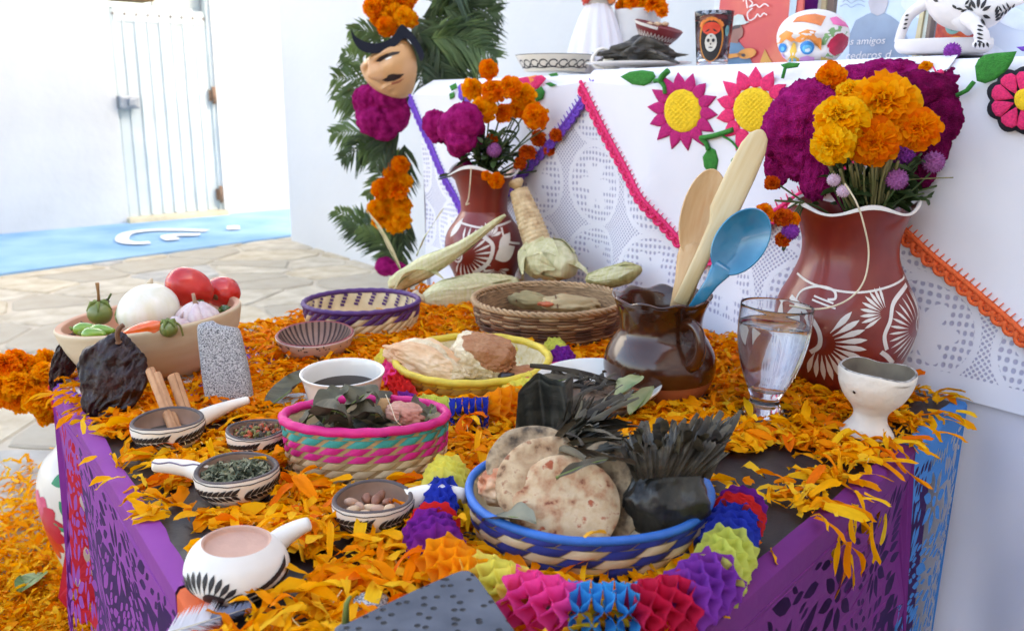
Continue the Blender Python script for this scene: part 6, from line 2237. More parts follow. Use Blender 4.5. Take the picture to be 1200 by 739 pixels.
M_stem = mat("flower_stem", C(86, 104, 50), .6, .2, 30, col2=C(60, 80, 36))
M_stemp = mat("pale_stem", C(150, 140, 92), .7, .2, 30, col2=C(110, 108, 60))
rf = random.Random(77)
CALYX = None
def calyx_mesh():
    global CALYX
    if CALYX is None:
        CALYX = MB().add(lathe([(0, -.62), (.12, -.6), (.26, -.35), (.34, -.02), (.2, .1), (0, .1)], 10)).mesh("calyx", M_calyx)
    return CALYX
def orient(P, tilt_up=.55, jitter=.35, toward=None):
    d = (toward if toward is not None else (Vector((0, 0, CAMZ)) - P)).normalized()
    d = (d * (1 - tilt_up) + Vector((0, 0, 1)) * tilt_up + Vector((rf.uniform(-1, 1), rf.uniform(-1, 1), rf.uniform(-1, 1))) * jitter).normalized()
    return d.to_track_quat('Z', 'Y').to_euler()
def marigold(label, P, r, k, mouth=None, var=None, toward=None, up=.55, parent=None, name="marigold", group=None, jit=.3, stem_r=.0022):
    var = rf.randrange(4) if var is None else var
    e = orient(P, up, jit, toward)
    if parent is None:
        t = thing(name, label, "flower", P, group)
        off = Vector((0, 0, 0))
    else:
        t, off = parent, P - parent.location
    o = put("bloom", bloom_mesh(k, var), t, off, e)
    o.scale = (r, r, r * .95)
    c = put("calyx", calyx_mesh(), t if parent is None else o, off if parent is None else (0, 0, 0), e if parent is None else None)
    if parent is None:
        c.scale = (r, r, r)
    if mouth is not None:
        nrm = e.to_matrix() @ Vector((0, 0, 1))
        A = off - nrm * r * .45
        B = mouth - (P if parent is None else parent.location)
        MB().add(tube(curve([A, A - nrm * (B - A).length * .3 + Vector((0, 0, -.004)), B.lerp(A, .25), B], 5), stem_r, 6)).build("stem", M_stem, t)
    return t

M_cel = mat("celosia", C(164, 12, 98), .95, .25, 60, col2=C(200, 40, 134), sheen=.0, spec=.1, bump=1.0, bscale=520, bdist=.007, detail=6)
M_celd = mat("celosia_wine", C(112, 6, 64), .95, .25, 60, col2=C(150, 16, 90), sheen=.0, spec=.1, bump=1.0, bscale=520, bdist=.007, detail=6)
def ridge(p):
    return 1 - 2 * abs(noise.noise(p))
def cel_fn(seed, amp=1.0):
    o = Vector((seed * 5.1, seed * 2.3, seed))
    def fn(q, p):
        k = 1 + amp * (.16 * ridge(p * 1.5 + o) + .15 * ridge(Vector((p.x * 4.2, p.y * 4.2, p.z * 1.2)) + o) + .09 * ridge(p * 9 + o) + .06 * noise.noise(p * 20 + o))
        return q * k
    return fn
def celosia(label, lobes_, mouth, P, group, m_=M_cel, sub=5, tail=None):
    """lobes_: (px, py, rx, ry, depth offset) of the velvety head's folds"""
    t = thing("cockscomb", label, "flower", P, group)
    b = MB()
    for i, (px, py, rx, ry, dy) in enumerate(lobes_):
        c = atY(px, py, P.y + dy)
        m = mpp(c)
        b.add(blob(c - P, (rx * m, min(rx, ry) * m * .8, ry * m), sub, fn=cel_fn(i * 3 + px * .01)))
    b.build("velvet_head", m_, t)
    if mouth is not None:
        c = atY(lobes_[-1][0], lobes_[-1][1], P.y + lobes_[-1][4]) - P
        B = mouth - P
        w = min(lobes_[-1][2], lobes_[-1][3]) * mpp(P) * .5
        MB().add(tube([c, c.lerp(B, .35), c.lerp(B, .7), B], [w, w * .6, .004, .0035], 10)).build("stem", M_celd, t)
    return t

def leafy(name, label, mouth, specs, group=None, cat="foliage", m_=None):
    """green sprigs: specs of (px, py, dy, leaf length, n)"""
    t = thing(name, label, cat, mouth, group)
    t["kind"] = "stuff"
    b = MB()
    for px, py, y, L, n in specs:
        Q = atY(px, py, y)
        cv = curve([Vector((rf.uniform(-.01, .01), rf.uniform(-.01, .01), -.01)), (Q - mouth) * .5 + Vector((0, 0, .012)), Q - mouth], 6)
        b.add(tube(cv, .0015, 5), 1)
        for i in range(n):
            p = cv[int(len(cv) * (.35 + .6 * i / n)) % len(cv)]
            a = rf.uniform(0, 6.3)
            R = Euler((rf.uniform(-.8, .8), rf.uniform(-.9, .5), a)).to_matrix()
            v, f = petal_shape(L * rf.uniform(.7, 1.2), L * .32, .25, .3, rf.uniform(-.5, .5), 6)
            b.add(([p + R @ Vector(q) for q in v], f), 0)
    b.build("leaves", [m_ or M_lvg, M_stem], t)
    return t
M_lvg = mat("bouquet_leaf", C(44, 66, 34), .5, .3, 25, col2=C(76, 100, 52), trans=.15, spec=.4)

# ------------------------------------------------------------ big bunch in the large vase
mouth = vP + Vector((.004, -.01, vH - .035))
G1 = "flowers in the large red vase"
yv = vP.y
def F(px, py, dy):
    return atY(px, py, yv + dy)
mv = vm
for lab, px, py, r, k, dy, up in (
        ("largest orange marigold, topmost in the middle of the big bunch", 1034, 124, 43, "amber", -.055, .25),
        ("deep yellow marigold on the bunch's left shoulder between orange ones".replace("left shoulder", "shoulder beside the velvety flower"), 984, 140, 32, "gold", -.075, .2),
        ("orange marigold facing outward under the dark fan shaped cockscomb", 1076, 151, 25, "orange", -.085, .05),
        ("amber marigold hanging lowest of the yellow pair over the vase mouth", 975, 168, 25, "gold", -.09, .05),
        ("orange marigold tucked directly below the largest bloom", 1024, 166, 30, "orange", -.08, .0),
        ("small upright orange marigold standing apart above the velvety flower", 973, 90, 19, "orange", .0, .2),
        ("half hidden small orange marigold behind the dark fan shaped cockscomb", 1120, 154, 15, "amber", .0, .1),
        ("tiny orange marigold peeping over the purple crest against the cloth", 1085, 79, 10, "amber", .03, .4),
        ("golden marigold behind the yellow one near the top of the bunch", 1000, 112, 24, "gold", -.03, .4)):
    marigold(lab, F(px, py, dy), r * .93 * mv, k, mouth, up=up, group=G1, jit=.22)
for lab, px, py, r, k in (("single small rust marigold bending outward highest beside the vase rim", 905, 215, 9, "rust"), ("small orange marigold of the drooping spray, largest one by the rim", 896, 249, 12, "orange"), ("orange marigold next to the rim in the drooping spray", 917, 254, 11, "rust"), ("lowest small rust marigold of the drooping spray", 917, 280, 9, "rust"), ("tiny orange marigold touching the vase rim in the drooping spray", 930, 256, 8, "orange")):
    marigold(lab, F(px, py, -.05), r * mv, k, F(942, 236, -.02), group=G1, up=.1, jit=.5, stem_r=.0012)
celosia("big velvety magenta cockscomb drooping beside the embroidered sunflower", [(948, 132, 33, 30, 0), (925, 152, 25, 33, .0), (968, 150, 22, 30, -.02), (912, 190, 13, 24, .01), (940, 180, 22, 26, .0), (958, 192, 18, 34, -.01)], mouth, F(945, 150, .0), G1)
celosia("velvety magenta crest rising behind the largest marigold", [(1000, 96, 26, 15, .02), (1040, 92, 40, 18, .03), (1078, 98, 30, 20, .02), (1050, 118, 34, 26, .03)], mouth, F(1040, 95, .03), G1)
celosia("dark fan shaped wine red cockscomb at the bunch's outer side", [(1078, 108, 34, 20, .0), (1120, 104, 30, 19, .01), (1135, 104, 16, 16, .02), (1100, 118, 38, 24, .01), (1102, 140, 30, 24, .0), (1092, 165, 20, 30, .0), (1085, 190, 12, 24, .0)], mouth, F(1095, 130, .0), G1, M_celd)
M_glo = mat("globe_amaranth", C(150, 70, 140), .85, .2, 300, col2=C(180, 104, 170), bump=.8, bscale=600)
M_glop = mat("globe_purple", C(120, 30, 140), .85, .2, 300, col2=C(160, 60, 180), bump=.8, bscale=600)
M_glow = mat("globe_pale", C(206, 170, 196), .85, .1, 300, col2=C(226, 196, 214), bump=.8, bscale=600)
def globe(label, px, py, r, m_, dy=-.06, mouth_=None, grp=G1, y=None, mm=None):
    P = atY(px, py, (yv if y is None else y) + dy)
    t = thing("globe_amaranth", label, "flower", P, grp)
    rr = r * mpp(P)
    b = MB()
    n = 90
    for i in range(n):
        z = 1 - 2 * (i + .5) / n
        a = i * 2.39996
        d = Vector((math.sqrt(1 - z * z) * math.cos(a), math.sqrt(1 - z * z) * math.sin(a), z))
        R = d.to_track_quat('Z', 'Y').to_matrix()
        w = rr * .17
        b.add(([R @ Vector(q) for q in ((-w, 0, rr * .75), (0, w * .8, rr * .8), (w, 0, rr * .75), (0, -w * .8, rr * .8), (0, 0, rr * 1.08))], [(0, 1, 4), (1, 2, 4), (2, 3, 4), (3, 0, 4)]))
    b.add(blob((0, 0, 0), rr * .84, 2))
    b.build("flower_head", m_, t)
    B = (mouth if mouth_ is None else mouth_) - P
    MB().add(tube(curve([Vector((0, 0, -rr * .8)), B * .4 + Vector((0, 0, -.01)), B], 5), .0013, 5)).build("stem", M_stem, t)
    return t
globe("purple globe amaranth on a thin stem standing tallest above the bunch", 1116, 60, 10, M_glop, .03)
globe("dusty pink globe amaranth ball just above the vase rim's centre", 1051, 210, 13, M_glo)
globe("dusty pink globe amaranth ball at the bunch's lower outer side", 1094, 190, 13, M_glo, -.04)
globe("pale lilac globe amaranth bud left of the stems above the rim".replace(" left of", " among"), 977, 211, 8, M_glow, -.07)
globe("pale lilac globe amaranth bud touching the wavy vase rim", 988, 224, 8, M_glow, -.075)
globe("purple globe amaranth in the drooping spray beside the blue spoon", 926, 271, 11, M_glop, -.05, F(942, 238, -.02))
globe("purple globe amaranth buried under the dark cockscomb", 1058, 182, 14, M_glop, -.03)
globe("small purple globe amaranth on a leafy sprig before the red stitched flower", 1160, 122, 8, M_glop, .01, F(1090, 205, 0))
leafy("green_foliage", "dark green leaves and stems filling the mouth of the large red vase", mouth,
      [(rf.uniform(968, 1100), rf.uniform(175, 235), yv + rf.uniform(-.05, .03), .032, 5) for _ in range(46)] + [(1125, 165, yv, .02, 5), (1140, 130, yv + .01, .022, 6), (1148, 118, yv + .01, .02, 5), (1110, 185, yv, .02, 4), (908, 235, yv - .04, .02, 3), (1155, 125, yv, .018, 4)], G1)
b = MB()
for i in range(30):
    px = rf.uniform(968, 1072)
    A, B = F(px, rf.uniform(172, 205), rf.uniform(-.075, -.03)), F(986 + (px - 1020) * .45 + 34, 244, rf.uniform(-.04, 0))
    b.add(tube(curve([A - mouth, A.lerp(B, .5) - mouth + Vector((rf.uniform(-.004, .004), 0, 0)), B - mouth], 3), rf.uniform(.0012, .0024), 5))
t = thing("flower_stems", "pale and green stems crowded in the mouth of the large red vase", "stems", mouth, G1)
t["kind"] = "stuff"
b.build("stems", M_stemp, t)
st_ = [F(990, 215, -.09), F(1003, 236, -.105), F(1012, 262, -.108), F(1018, 296, -.105), F(1012, 330, -.115), F(992, 352, -.125), (F(960, 362, -.125)), F(925, 358, -.12)]
tag(MB().add(tube(curve(st_, 8), .0011, 6)).build("raffia_string", M_thin), "thin raffia string trailing down the front of the large red vase", "string")
tag(MB().add(tube(curve([F(1068, 210, -.04), F(1090, 209, -.04), F(1117, 208, -.04)], 4), .0009, 5)).build("twig", M_stemp), "bare thin twig sticking out sideways from the big bunch", "twig")

# ------------------------------------------------------------ bunch in the smaller vase
mouth2 = v2P + Vector((0, 0, v2H - .03))
G2 = "flowers in the smaller red vase"
y2 = v2P.y
def F2(px, py, dy=0.0):
    return atY(px, py, y2 + dy)
m2 = v2m
for lab, px, py, r, k in (("topmost orange marigold of the smaller bunch", 573, 81, 13, "orange"), ("amber marigold at the smaller bunch's crown beside the purple stitched flower", 554, 104, 15, "amber"), ("big orange marigold in the middle of the smaller bunch", 578, 106, 17, "orange"), ("orange marigold second from the top right".replace("second from the top right", "leaning towards the pink stitched flower"), 597, 102, 15, "orange"),
                         ("amber marigold facing out under the pink stitched flower", 613, 112, 17, "amber"), ("amber marigold low in the middle over the green stems", 566, 129, 17, "amber"), ("orange marigold beside the dark leaves, low centre of the smaller bunch", 590, 132, 14, "orange"), ("roundest orange marigold at the smaller bunch's outer edge", 627, 136, 17, "orange"), ("orange marigold just above the drooping rust ones", 606, 128, 12, "orange"),
                         ("tiny rust bud among the stems of the smaller bunch", 577, 163, 8, "rust"), ("rust marigold drooping lowest at the outer side of the smaller bunch", 618, 178, 12, "rust"), ("rust marigold furthest out on the drooping twig", 652, 158, 9, "rust"), ("small rust marigold beneath the outermost drooping one", 644, 175, 9, "rust"), ("rust marigold beside the purple edging on the drooping twig", 630, 162, 11, "rust"),
                         ("orange marigold hanging over the smaller vase's rim", 582, 212, 11, "orange"), ("tiny orange bud beside the marigold hanging over the rim", 570, 206, 7, "orange"), ("small rust marigold behind the smaller vase's rim", 609, 192, 9, "rust")):
    marigold(lab, F2(px, py, rf.uniform(-.06, .0) if py < 200 else -.075), r * .9 * m2, k, mouth2, group=G2, up=.25, jit=.5, stem_r=.0018)
celosia("magenta cockscomb in the smaller bunch beside its green stems", [(543, 142, 19, 17, -.03), (530, 150, 14, 16, -.02), (541, 163, 15, 14, -.03), (536, 172, 10, 10, -.02)], mouth2, F2(540, 150, -.03), G2, sub=4)
celosia("smaller magenta cockscomb at the outer edge of the smaller bunch", [(510, 146, 12, 14, 0), (513, 155, 9, 11, 0)], mouth2, F2(510, 146), G2, sub=4)
celosia("little magenta cockscomb tip between the stems of the smaller bunch", [(560, 153, 7, 13, 0), (560, 164, 5, 8, 0)], mouth2, F2(560, 153), G2, sub=4)
leafy("green_foliage", "green leaves and stems of the smaller bunch above its vase", mouth2,
      [(rf.uniform(540, 612), rf.uniform(140, 190), y2 + rf.uniform(-.05, .03), .038, 4) for _ in range(28)] + [(640, 150, y2 - .02, .03, 3), (514, 210, y2 - .03, .035, 2), (555, 182, y2 - .06, .04, 4), (553, 150, y2 - .05, .05, 3)], G2)
tag(MB().add(tube(curve([F2(552, 196, -.07), F2(551, 214, -.075), F2(549, 232, -.07), F2(546, 240, -.07), F2(550, 238, -.07)], 6), .0014, 5)).build("raffia_string", M_thin), "short knotted raffia string hanging down the smaller red vase", "string")
globe("dull purple globe amaranth at the mouth of the smaller vase", 579, 176, 9, M_glo, -.04, mouth2, G2, y2)

# ------------------------------------------------------------ floor vase with its marigold bunch
P = T(122, 684, 0)
m = mpp(P) * .92
t = thing("floor_vase", "tall white vase painted with pink and red flowers beside the table leg", "vase", P)
fp = smooth_prof([(r * m, zat(P, py)) for r, py in ((28, 684), (36, 672), (48, 640), (59, 600), (62, 565), (54, 538), (38, 522), (30, 508), (30, 494), (37, 478), (40, 468))], 6)
MB().add(lathe([(0, 0)] + fp + [(fp[-1][0] - .005, fp[-1][1]), (fp[-1][0] * .7, fp[-1][1] * .9)], 64)).build("vase_body", mat("cream_vase", C(226, 218, 204), .3, .03, 14, coat=.4), t)
fr = Round(fp)
fH = fp[-1][1]
cxf = lambda py: 122 - (684 - py) * .125
def fth(px, py):
    z = zat(P, py)
    x = max(-.97, min(.97, (px - cxf(py)) * m / fr.r(z)))
    return facing(P) + math.asin(x), z
M_fpk = [mat("petal_paint_pink", C(206, 40, 100), .4, .12, 40, col2=C(230, 90, 130), coat=.3), mat("petal_paint_rose", C(214, 30, 66), .4, .12, 40, col2=C(190, 20, 50), coat=.3), mat("petal_paint_red", C(206, 46, 30), .4, .12, 40, col2=C(226, 76, 36), coat=.3)]
for i, (a, L) in enumerate(((115, 40), (88, 40), (62, 40), (35, 40), (8, 42), (-18, 42), (-44, 42), (-70, 44), (-95, 36))):
    th, z = fth(40 + 4 * math.cos(rad(a)), 596 - 4 * math.sin(rad(a)))
    MB().add(fr.leaf(th, z, L * m, 27 * m, rad(a), 12, .75, .55)).build("painted_petal", M_fpk[min(2, i // 3)], t)
th, z = fth(38, 598)
MB().add(fr.leaf(th - .12, z, 12 * m, 12 * m, 0, 8, 1)).build("painted_heart", mat("yellow_paint", C(236, 180, 60), .4), t)
for px, py, a, L, W in ((62, 545, 20, 26, 15), (70, 562, -60, 34, 14), (64, 588, -30, 24, 9), (80, 600, -75, 30, 8), (78, 648, -85, 26, 12)):
    th, z = fth(px, py)
    MB().add(fr.leaf(th, z, L * m, W * m, rad(a), 10, .9)).build("painted_leaf", mat("green_paint", C(34, 140, 96), .4, .15, 40), t)
floorP, floorH = P, fH
fm = Vector((P.x, P.y, fH - .02))
t = thing("marigold_bunch", "dense bunch of orange marigolds in the tall floor vase", "flowers", fm)
for i in range(44):
    px, py = rf.uniform(2, 64), rf.uniform(420, 472)
    if (px - 40) / 48 + (445 - py) / 40 < -1.15:
        continue
    Q = atY(px, py, P.y + rf.uniform(-.09, .07))
    marigold("", Q, rf.uniform(14, 19) * m, rf.choice(("orange", "orange", "amber")), None, parent=t, up=.5, jit=.5)
for i in range(6):
    Q = atY(rf.uniform(48, 62), rf.uniform(480, 494), P.y + rf.uniform(-.07, .0))
    marigold("", Q, rf.uniform(8, 12) * m, "amber", None, parent=t, up=.1, jit=.6)
for i in range(8):
    Q = atY(rf.uniform(15, 60), 465, P.y + rf.uniform(-.04, .04)) - fm
    MB().add(tube([Vector((0, 0, -.05)), Q], .003, 6)).build("stem", M_stem, t)

# ================================================================== the flower arch at the altar's end
YA = 2.52
def AR(px, py, dy=0.0):
    return atY(px, py, YA + dy)
aP = AR(468, 330)
arch = thing("flower_arch", "palm leaf arch tied with orange marigolds and magenta cockscombs", "flower arch", (aP.x, aP.y, 0))
aO = Vector((aP.x, aP.y, 0))
M_palm = mat("palm_leaf", C(62, 92, 46), .45, .3, 12, col2=C(112, 140, 76), trans=.2, spec=.5)
M_palmd = mat("palm_leaf_dark", C(38, 60, 32), .45, .3, 12, col2=C(72, 98, 50), trans=.15, spec=.5)
spine = curve([AR(472, 420, .05), AR(470, 330, .05), AR(462, 240, .05), AR(462, 150, .06), AR(485, 70, .06), AR(515, 0, .06), AR(560, -70, .06)], 8)
MB().add(tube([p - aO for p in [Vector((aP.x, aP.y + .05, 0.0))] + spine], .012, 8)).build("arch_pole", mat("arch_wood", C(90, 70, 46), .8, .2, 20), arch)
def frond(A, B, w, n, seed, mm, droop=.02):
    n = int(n * 1.35)
    r = random.Random(seed)
    d = B - A
    cv = curve([A, A + d * .45 + Vector((0, 0, droop)), B + Vector((0, 0, -droop))], 12)
    b = MB()
    b.add(tube([p - aO for p in cv], [.0028 * (1 - .75 * i / (len(cv) - 1)) for i in range(len(cv))], 5))
    for i in range(n):
        q = .08 + .92 * i / n
        k = int(q * (len(cv) - 1))
        p = cv[k]
        t = (cv[min(k + 1, len(cv) - 1)] - cv[max(k - 1, 0)]).normalized()
        view = (Vector((0, 0, CAMZ)) - p).normalized()
        sd = t.cross(view).normalized()
        for s in (-1, 1):
            L = 1.25 * w * (math.sin(pi * min(.97, .22 + .72 * q))) * r.uniform(.75, 1.15)
            dr = (sd * s * r.uniform(.55, .9) + t * r.uniform(.6, .95) + view * r.uniform(-.35, .35)).normalized()
            e1 = p + dr * L * .5 + Vector((0, 0, -.04 * L))
            e2 = p + dr * L + Vector((0, 0, -.28 * L))
            pd = dr.cross(view).normalized() * (.0042 * r.uniform(.8, 1.2))
            v = [p - pd * .4 - aO, p + pd * .4 - aO, e1 - pd - aO, e1 + view * .002 - aO, e1 + pd - aO, e2 - aO]
            b.add((v, [(0, 2, 3), (0, 3, 1), (1, 3, 4), (2, 5, 3), (3, 5, 4)]))
    b.build("palm_frond", mm, arch)
k = 0
for a, bq, w, n, dk in (((500, 30), (585, 8), .10, 26, 1), ((505, 45), (582, 62), .10, 26, 0), ((500, 60), (560, 108), .10, 24, 1), ((492, 70), (540, 118), .09, 22, 1), ((505, 10), (580, -30), .11, 26, 0), ((495, 20), (560, 30), .10, 26, 1), ((490, 40), (545, 70), .09, 24, 1), ((500, 0), (545, -20), .1, 24, 1),
                        ((470, 60), (408, 28), .06, 16, 0), ((462, 60), (412, 50), .05, 14, 0), ((490, 50), (525, 100), .08, 22, 1), ((480, 60), (500, 120), .08, 22, 1), ((486, 20), (510, 80), .08, 22, 1), ((505, 30), (540, 95), .08, 22, 1), ((520, 10), (575, 40), .09, 22, 1),
                        ((462, 120), (388, 84), .085, 16, 0), ((458, 125), (392, 112), .075, 16, 0), ((455, 105), (400, 55), .06, 12, 0), ((460, 170), (388, 150), .07, 18, 0), ((462, 165), (400, 180), .07, 18, 1), ((468, 150), (440, 190), .07, 18, 1), ((466, 190), (420, 168), .06, 16, 0),
                        ((470, 200), (428, 225), .05, 14, 0), ((474, 170), (470, 230), .06, 16, 1), ((466, 300), (392, 240), .075, 22, 0), ((468, 305), (405, 252), .07, 20, 1), ((472, 315), (420, 262), .06, 20, 0), ((474, 250), (470, 312), .05, 18, 1), ((470, 262), (455, 310), .05, 16, 1)):
    k += 1
    frond(AR(*a, rf.uniform(-.03, .06)), AR(*bq, rf.uniform(-.06, .06)), w, n, k, M_palmd if dk else M_palm, .015)
am = mpp(aP + Vector((0, 0, .6)))
def cluster(pts, k, dy, s=1.0):
    for px, py, r in pts:
        marigold("", AR(px, py, dy + rf.uniform(-.03, .02)), r * am * s, rf.choice(k), None, parent=arch, up=.2, jit=.5)
cluster([(438, 8, 14), (455, 2, 15), (472, 6, 14), (445, 20, 13), (460, 16, 15), (474, 20, 13), (452, 32, 12), (466, 30, 14), (480, 22, 11), (440, -8, 14), (462, -12, 14), (480, -6, 12)], ("orange", "orange", "amber"), -.06)
cluster([(462, 205, 15), (470, 192, 12), (448, 222, 14), (466, 222, 15), (452, 236, 14), (470, 240, 14), (440, 244, 11), (455, 250, 14), (470, 258, 13), (446, 258, 12), (462, 264, 12), (474, 212, 11)], ("orange", "amber", "amber"), -.06)
for (lob) in ([(432, 118, 15, 15, -.06), (456, 112, 17, 14, -.08), (440, 140, 18, 16, -.07), (462, 132, 15, 18, -.07), (450, 150, 14, 12, -.07), (432, 134, 12, 14, -.06)], [(452, 312, 10, 9, -.03), (466, 316, 9, 8, -.03)]):
    b = MB()
    for i, (px, py, rx, ry, dy) in enumerate(lob):
        c = AR(px, py, dy)
        mm = mpp(c)
        b.add(blob(c - aO, (rx * mm, rx * mm * .8, ry * mm), 4, fn=cel_fn(i * 2 + px * .1)))
    b.build("cockscomb_head", M_cel, arch)

# ================================================================== decals laid on a solid along a sight line
from mathutils.bvhtree import BVHTree
def lay_on(objs_vf, polys, e=.0008, sub=3):
    """outlines (px, py) cast along the sight line on to a solid; returns (verts, faces) lying on it"""
    bv = BVHTree.FromPolygons([Vector(p) for p in objs_vf[0]], objs_vf[1])
    o = Vector((0, 0, CAMZ))
    b = MB()
    for poly in polys:
        cx, cy = sum(p[0] for p in poly) / len(poly), sum(p[1] for p in poly) / len(poly)
        v, ok = [], True
        for q in [1 - i / sub for i in range(sub)] + [0]:
            for x, y in (poly if q > 0 else [(cx, cy)]):
                d = ray(cx + (x - cx) * q, cy + (y - cy) * q).normalized()
                h = bv.ray_cast(o, d)
                if h[0] is None:
                    v.append(None)
                else:
                    n = h[1] if h[1].dot(d) < 0 else -h[1]
                    v.append(h[0] + n * e)
        n = len(poly)
        f = [(k * n + i, k * n + (i + 1) % n, (k + 1) * n + (i + 1) % n, (k + 1) * n + i) for k in range(sub - 1) for i in range(n)]
        f += [((sub - 1) * n + i, (sub - 1) * n + (i + 1) % n, sub * n) for i in range(n)]
        f = [q for q in f if all(v[i] is not None for i in q)]
        b.add(([p if p is not None else (0, 0, 0) for p in v], f))
    # drop unused corners
    used = sorted({i for q in b.f for i in q})
    mp_ = {a: i for i, a in enumerate(used)}
    return [b.v[i] for i in used], [tuple(mp_[i] for i in q) for q in b.f]

def rel(vf, P):
    return [Vector(p) - P for p in vf[0]], vf[1]

# wooden face mask on the arch
P = AR(458, 76, -.16)
m = mpp(P)
ang = rad(-25)
MR = (Matrix.Rotation(0, 3, 'Z') @ Matrix.Rotation(-ang * -1, 3, 'Y'))
MR = Matrix.Rotation(rad(-28), 3, 'Y') @ Matrix.Rotation(rad(-34), 3, 'Z')
t = thing("face_mask", "tan wooden face mask with black hair and moustache hung on the arch", "mask", P)
def gauss(x, z, a, b_, s1, s2):
    return math.exp(-((x - a) / s1) ** 2 - ((z - b_) / s2) ** 2)
def face(q, p):
    x, y, z = p
    jaw = 1 - .38 * max(0, -z) ** 1.5 + .06 * max(0, z)
    X, Y, Z = x * jaw, y, (z if z < .38 else .38 + (z - .38) * .22)
    if y < 0.1:
        f_ = 0
        f_ += .50 * gauss(x, z, 0, -.10, .13, .20) + .28 * gauss(x, z, 0, .12, .09, .25)       # nose
        f_ += .10 * gauss(x, z, .33, .30, .28, .09) + .10 * gauss(x, z, -.33, .30, .28, .09)   # brows
        f_ -= .12 * gauss(x, z, .33, .14, .20, .10) + .12 * gauss(x, z, -.33, .14, .20, .10)
        f_ += .07 * gauss(x, z, .33, .11, .13, .05) + .07 * gauss(x, z, -.33, .11, .13, .05)
        f_ += .14 * gauss(x, z, 0, -.50, .22, .05) + .12 * gauss(x, z, 0, -.60, .18, .06) + .13 * gauss(x, z, 0, -.84, .2, .12)
        f_ += .06 * gauss(x, z, .5, -.1, .2, .2) + .06 * gauss(x, z, -.5, -.1, .2, .2)
        Y -= f_
    else:
        Y *= .35
    return Vector((X, Y, Z))
sx, sy, sz = 39 * m, 28 * m, 41 * m
head = blob((0, 0, 0), (sx, sy, sz), 6, fn=face, rot=MR)
MB().add(head).build("mask_face", mat("mask_wood", C(206, 150, 96), .35, .06, 6, coat=.25, col2=C(214, 162, 110)), t)
M_hair = mat("mask_hair_paint", C(24, 27, 40), .65, .15, 14, spec=.2)
hp_ = curve([(x, y, 0) for x, y in ((411, 32), (416, 42), (426, 48), (438, 51), (450, 49), (461, 42), (470, 29), (479, 35), (489, 47), (497, 64), (493, 72), (489, 62), (483, 52), (474, 45), (464, 54), (450, 61), (434, 63), (420, 57), (413, 45), (411, 32))], 4)[:-1]
n = len(hp_)
ring_ = [[atY(p.x, p.y, P.y + d) - P for p in hp_] for d in (-.066, -.075, .0)]
cc = sum(ring_[1], Vector()) / n
v = [p for p in ring_[0]] + [a_ for a_ in ring_[2]]
f = [(i, (i + 1) % n, n + (i + 1) % n, n + i) for i in range(n)] + [tuple(range(n))[::-1]]
MB().add((v, f), smooth=False).build("mask_hair", M_hair, t)
hv = ([Vector(p) + P for p in head[0]], head[1])
M_ink = mat("mask_black_paint", C(40, 26, 22), .4, .1, 40)
for nm, polys, mm in (("eyebrow", [[(440, 72.5), (445, 67), (452, 63.5), (460, 61), (469, 60.5), (467, 63.5), (460, 65.5), (453, 68.5), (446, 72.5)]], M_ink),
                      ("eyebrow", [[(422, 64), (427, 67), (432, 71), (430, 71), (425, 68)]], M_ink),
                      ("eye_white", [[(451, 69.5), (456, 67), (460, 66), (458, 68.5), (453, 70.5)]], mat("eye_white", C(232, 226, 214), .4)),
                      ("moustache", [[(447, 94), (453, 91), (455, 88), (460, 86.5), (466, 87), (474, 86.5), (469, 91.5), (462, 95), (454, 96)]], M_ink),
                      ("lips", [[(452, 97.5), (460, 97), (470, 93.5), (474, 91.5), (468, 97), (459, 99.5)]], mat("lip_paint", C(170, 96, 66), .4))):
    MB().add(rel(lay_on(hv, polys), P)).build(nm, mm, t)
# ================================================================== things standing on the altar
AT = AZ_TOP + 0.026
def AP(px, off):
    """point on the altar top behind its front edge by off, in the pixel column px"""
    s, _ = AL(px, 80, -off)
    p = AW(s, -off, AT)
    return p
def APx(px, py, off):
    s, z = AL(px, py, -off)
    return AW(s, -off, z)

# white doll dress with a beaded top
P = AP(699, .26)
m = mpp(P)
t = thing("cloth_doll", "white cloth doll in a pleated skirt with a beaded red and grey top", "doll", P)
H = hgt(P, 8)
pl = lambda q, a: (q[0] * (1 + .09 * math.sin(13 * a + 2 * math.sin(a)) * (1 - q[2] / (H * 1.2))), q[1] * (1 + .09 * math.sin(13 * a + 2 * math.sin(a)) * (1 - q[2] / (H * 1.2))), q[2])
MB().add(lathe([(r * m, z * H) for r, z in smooth_prof([(39, 0), (37, .15), (31, .5), (22, .85), (16, 1.0), (14, 1.06)], 5)], 130, .95, .8, fn=pl)).build("skirt", M_cloth, t)
MB().add(lathe([(r * m, z * H) for r, z in smooth_prof([(15, 1.0), (17, 1.12), (20, 1.32), (14, 1.55), (6, 1.62), (0, 1.62)], 4)], 40, 1, .75)).build("bodice", mat("bodice_cloth", C(196, 190, 184), .9, .15, 60, bump=.4, bscale=200), t)
Mbead = [mat("bead_red", C(206, 70, 50), .4, .1, 50), mat("bead_grey", C(176, 172, 168), .4, .2, 60), mat("bead_white", C(230, 226, 220), .4), mat("bead_orange", C(226, 130, 70), .4)]
for k in range(4):
    b = MB()
    for i in range(26):
        a = pi + pi * i / 25
        r_ = (15.5 + 1.4 * k) * m
        z = H * (1.04 + .05 * k - .05 * math.sin(a * 1.0 - pi) * (k - 1.5))
        b.add(blob((r_ * 1.04 * math.cos(a), r_ * .82 * math.sin(a), z), 1.9 * m, 1))
    b.build("bead_string", Mbead[(0, 1, 2, 1)[k]], t)
for sg in (-1, 1):
    MB().add(blob((sg * 15 * m, -10 * m, H * 1.09), (5 * m, 4 * m, 5 * m), 2, .3, 3, sg)).build("tassel", Mbead[0 if sg < 0 else 3], t)

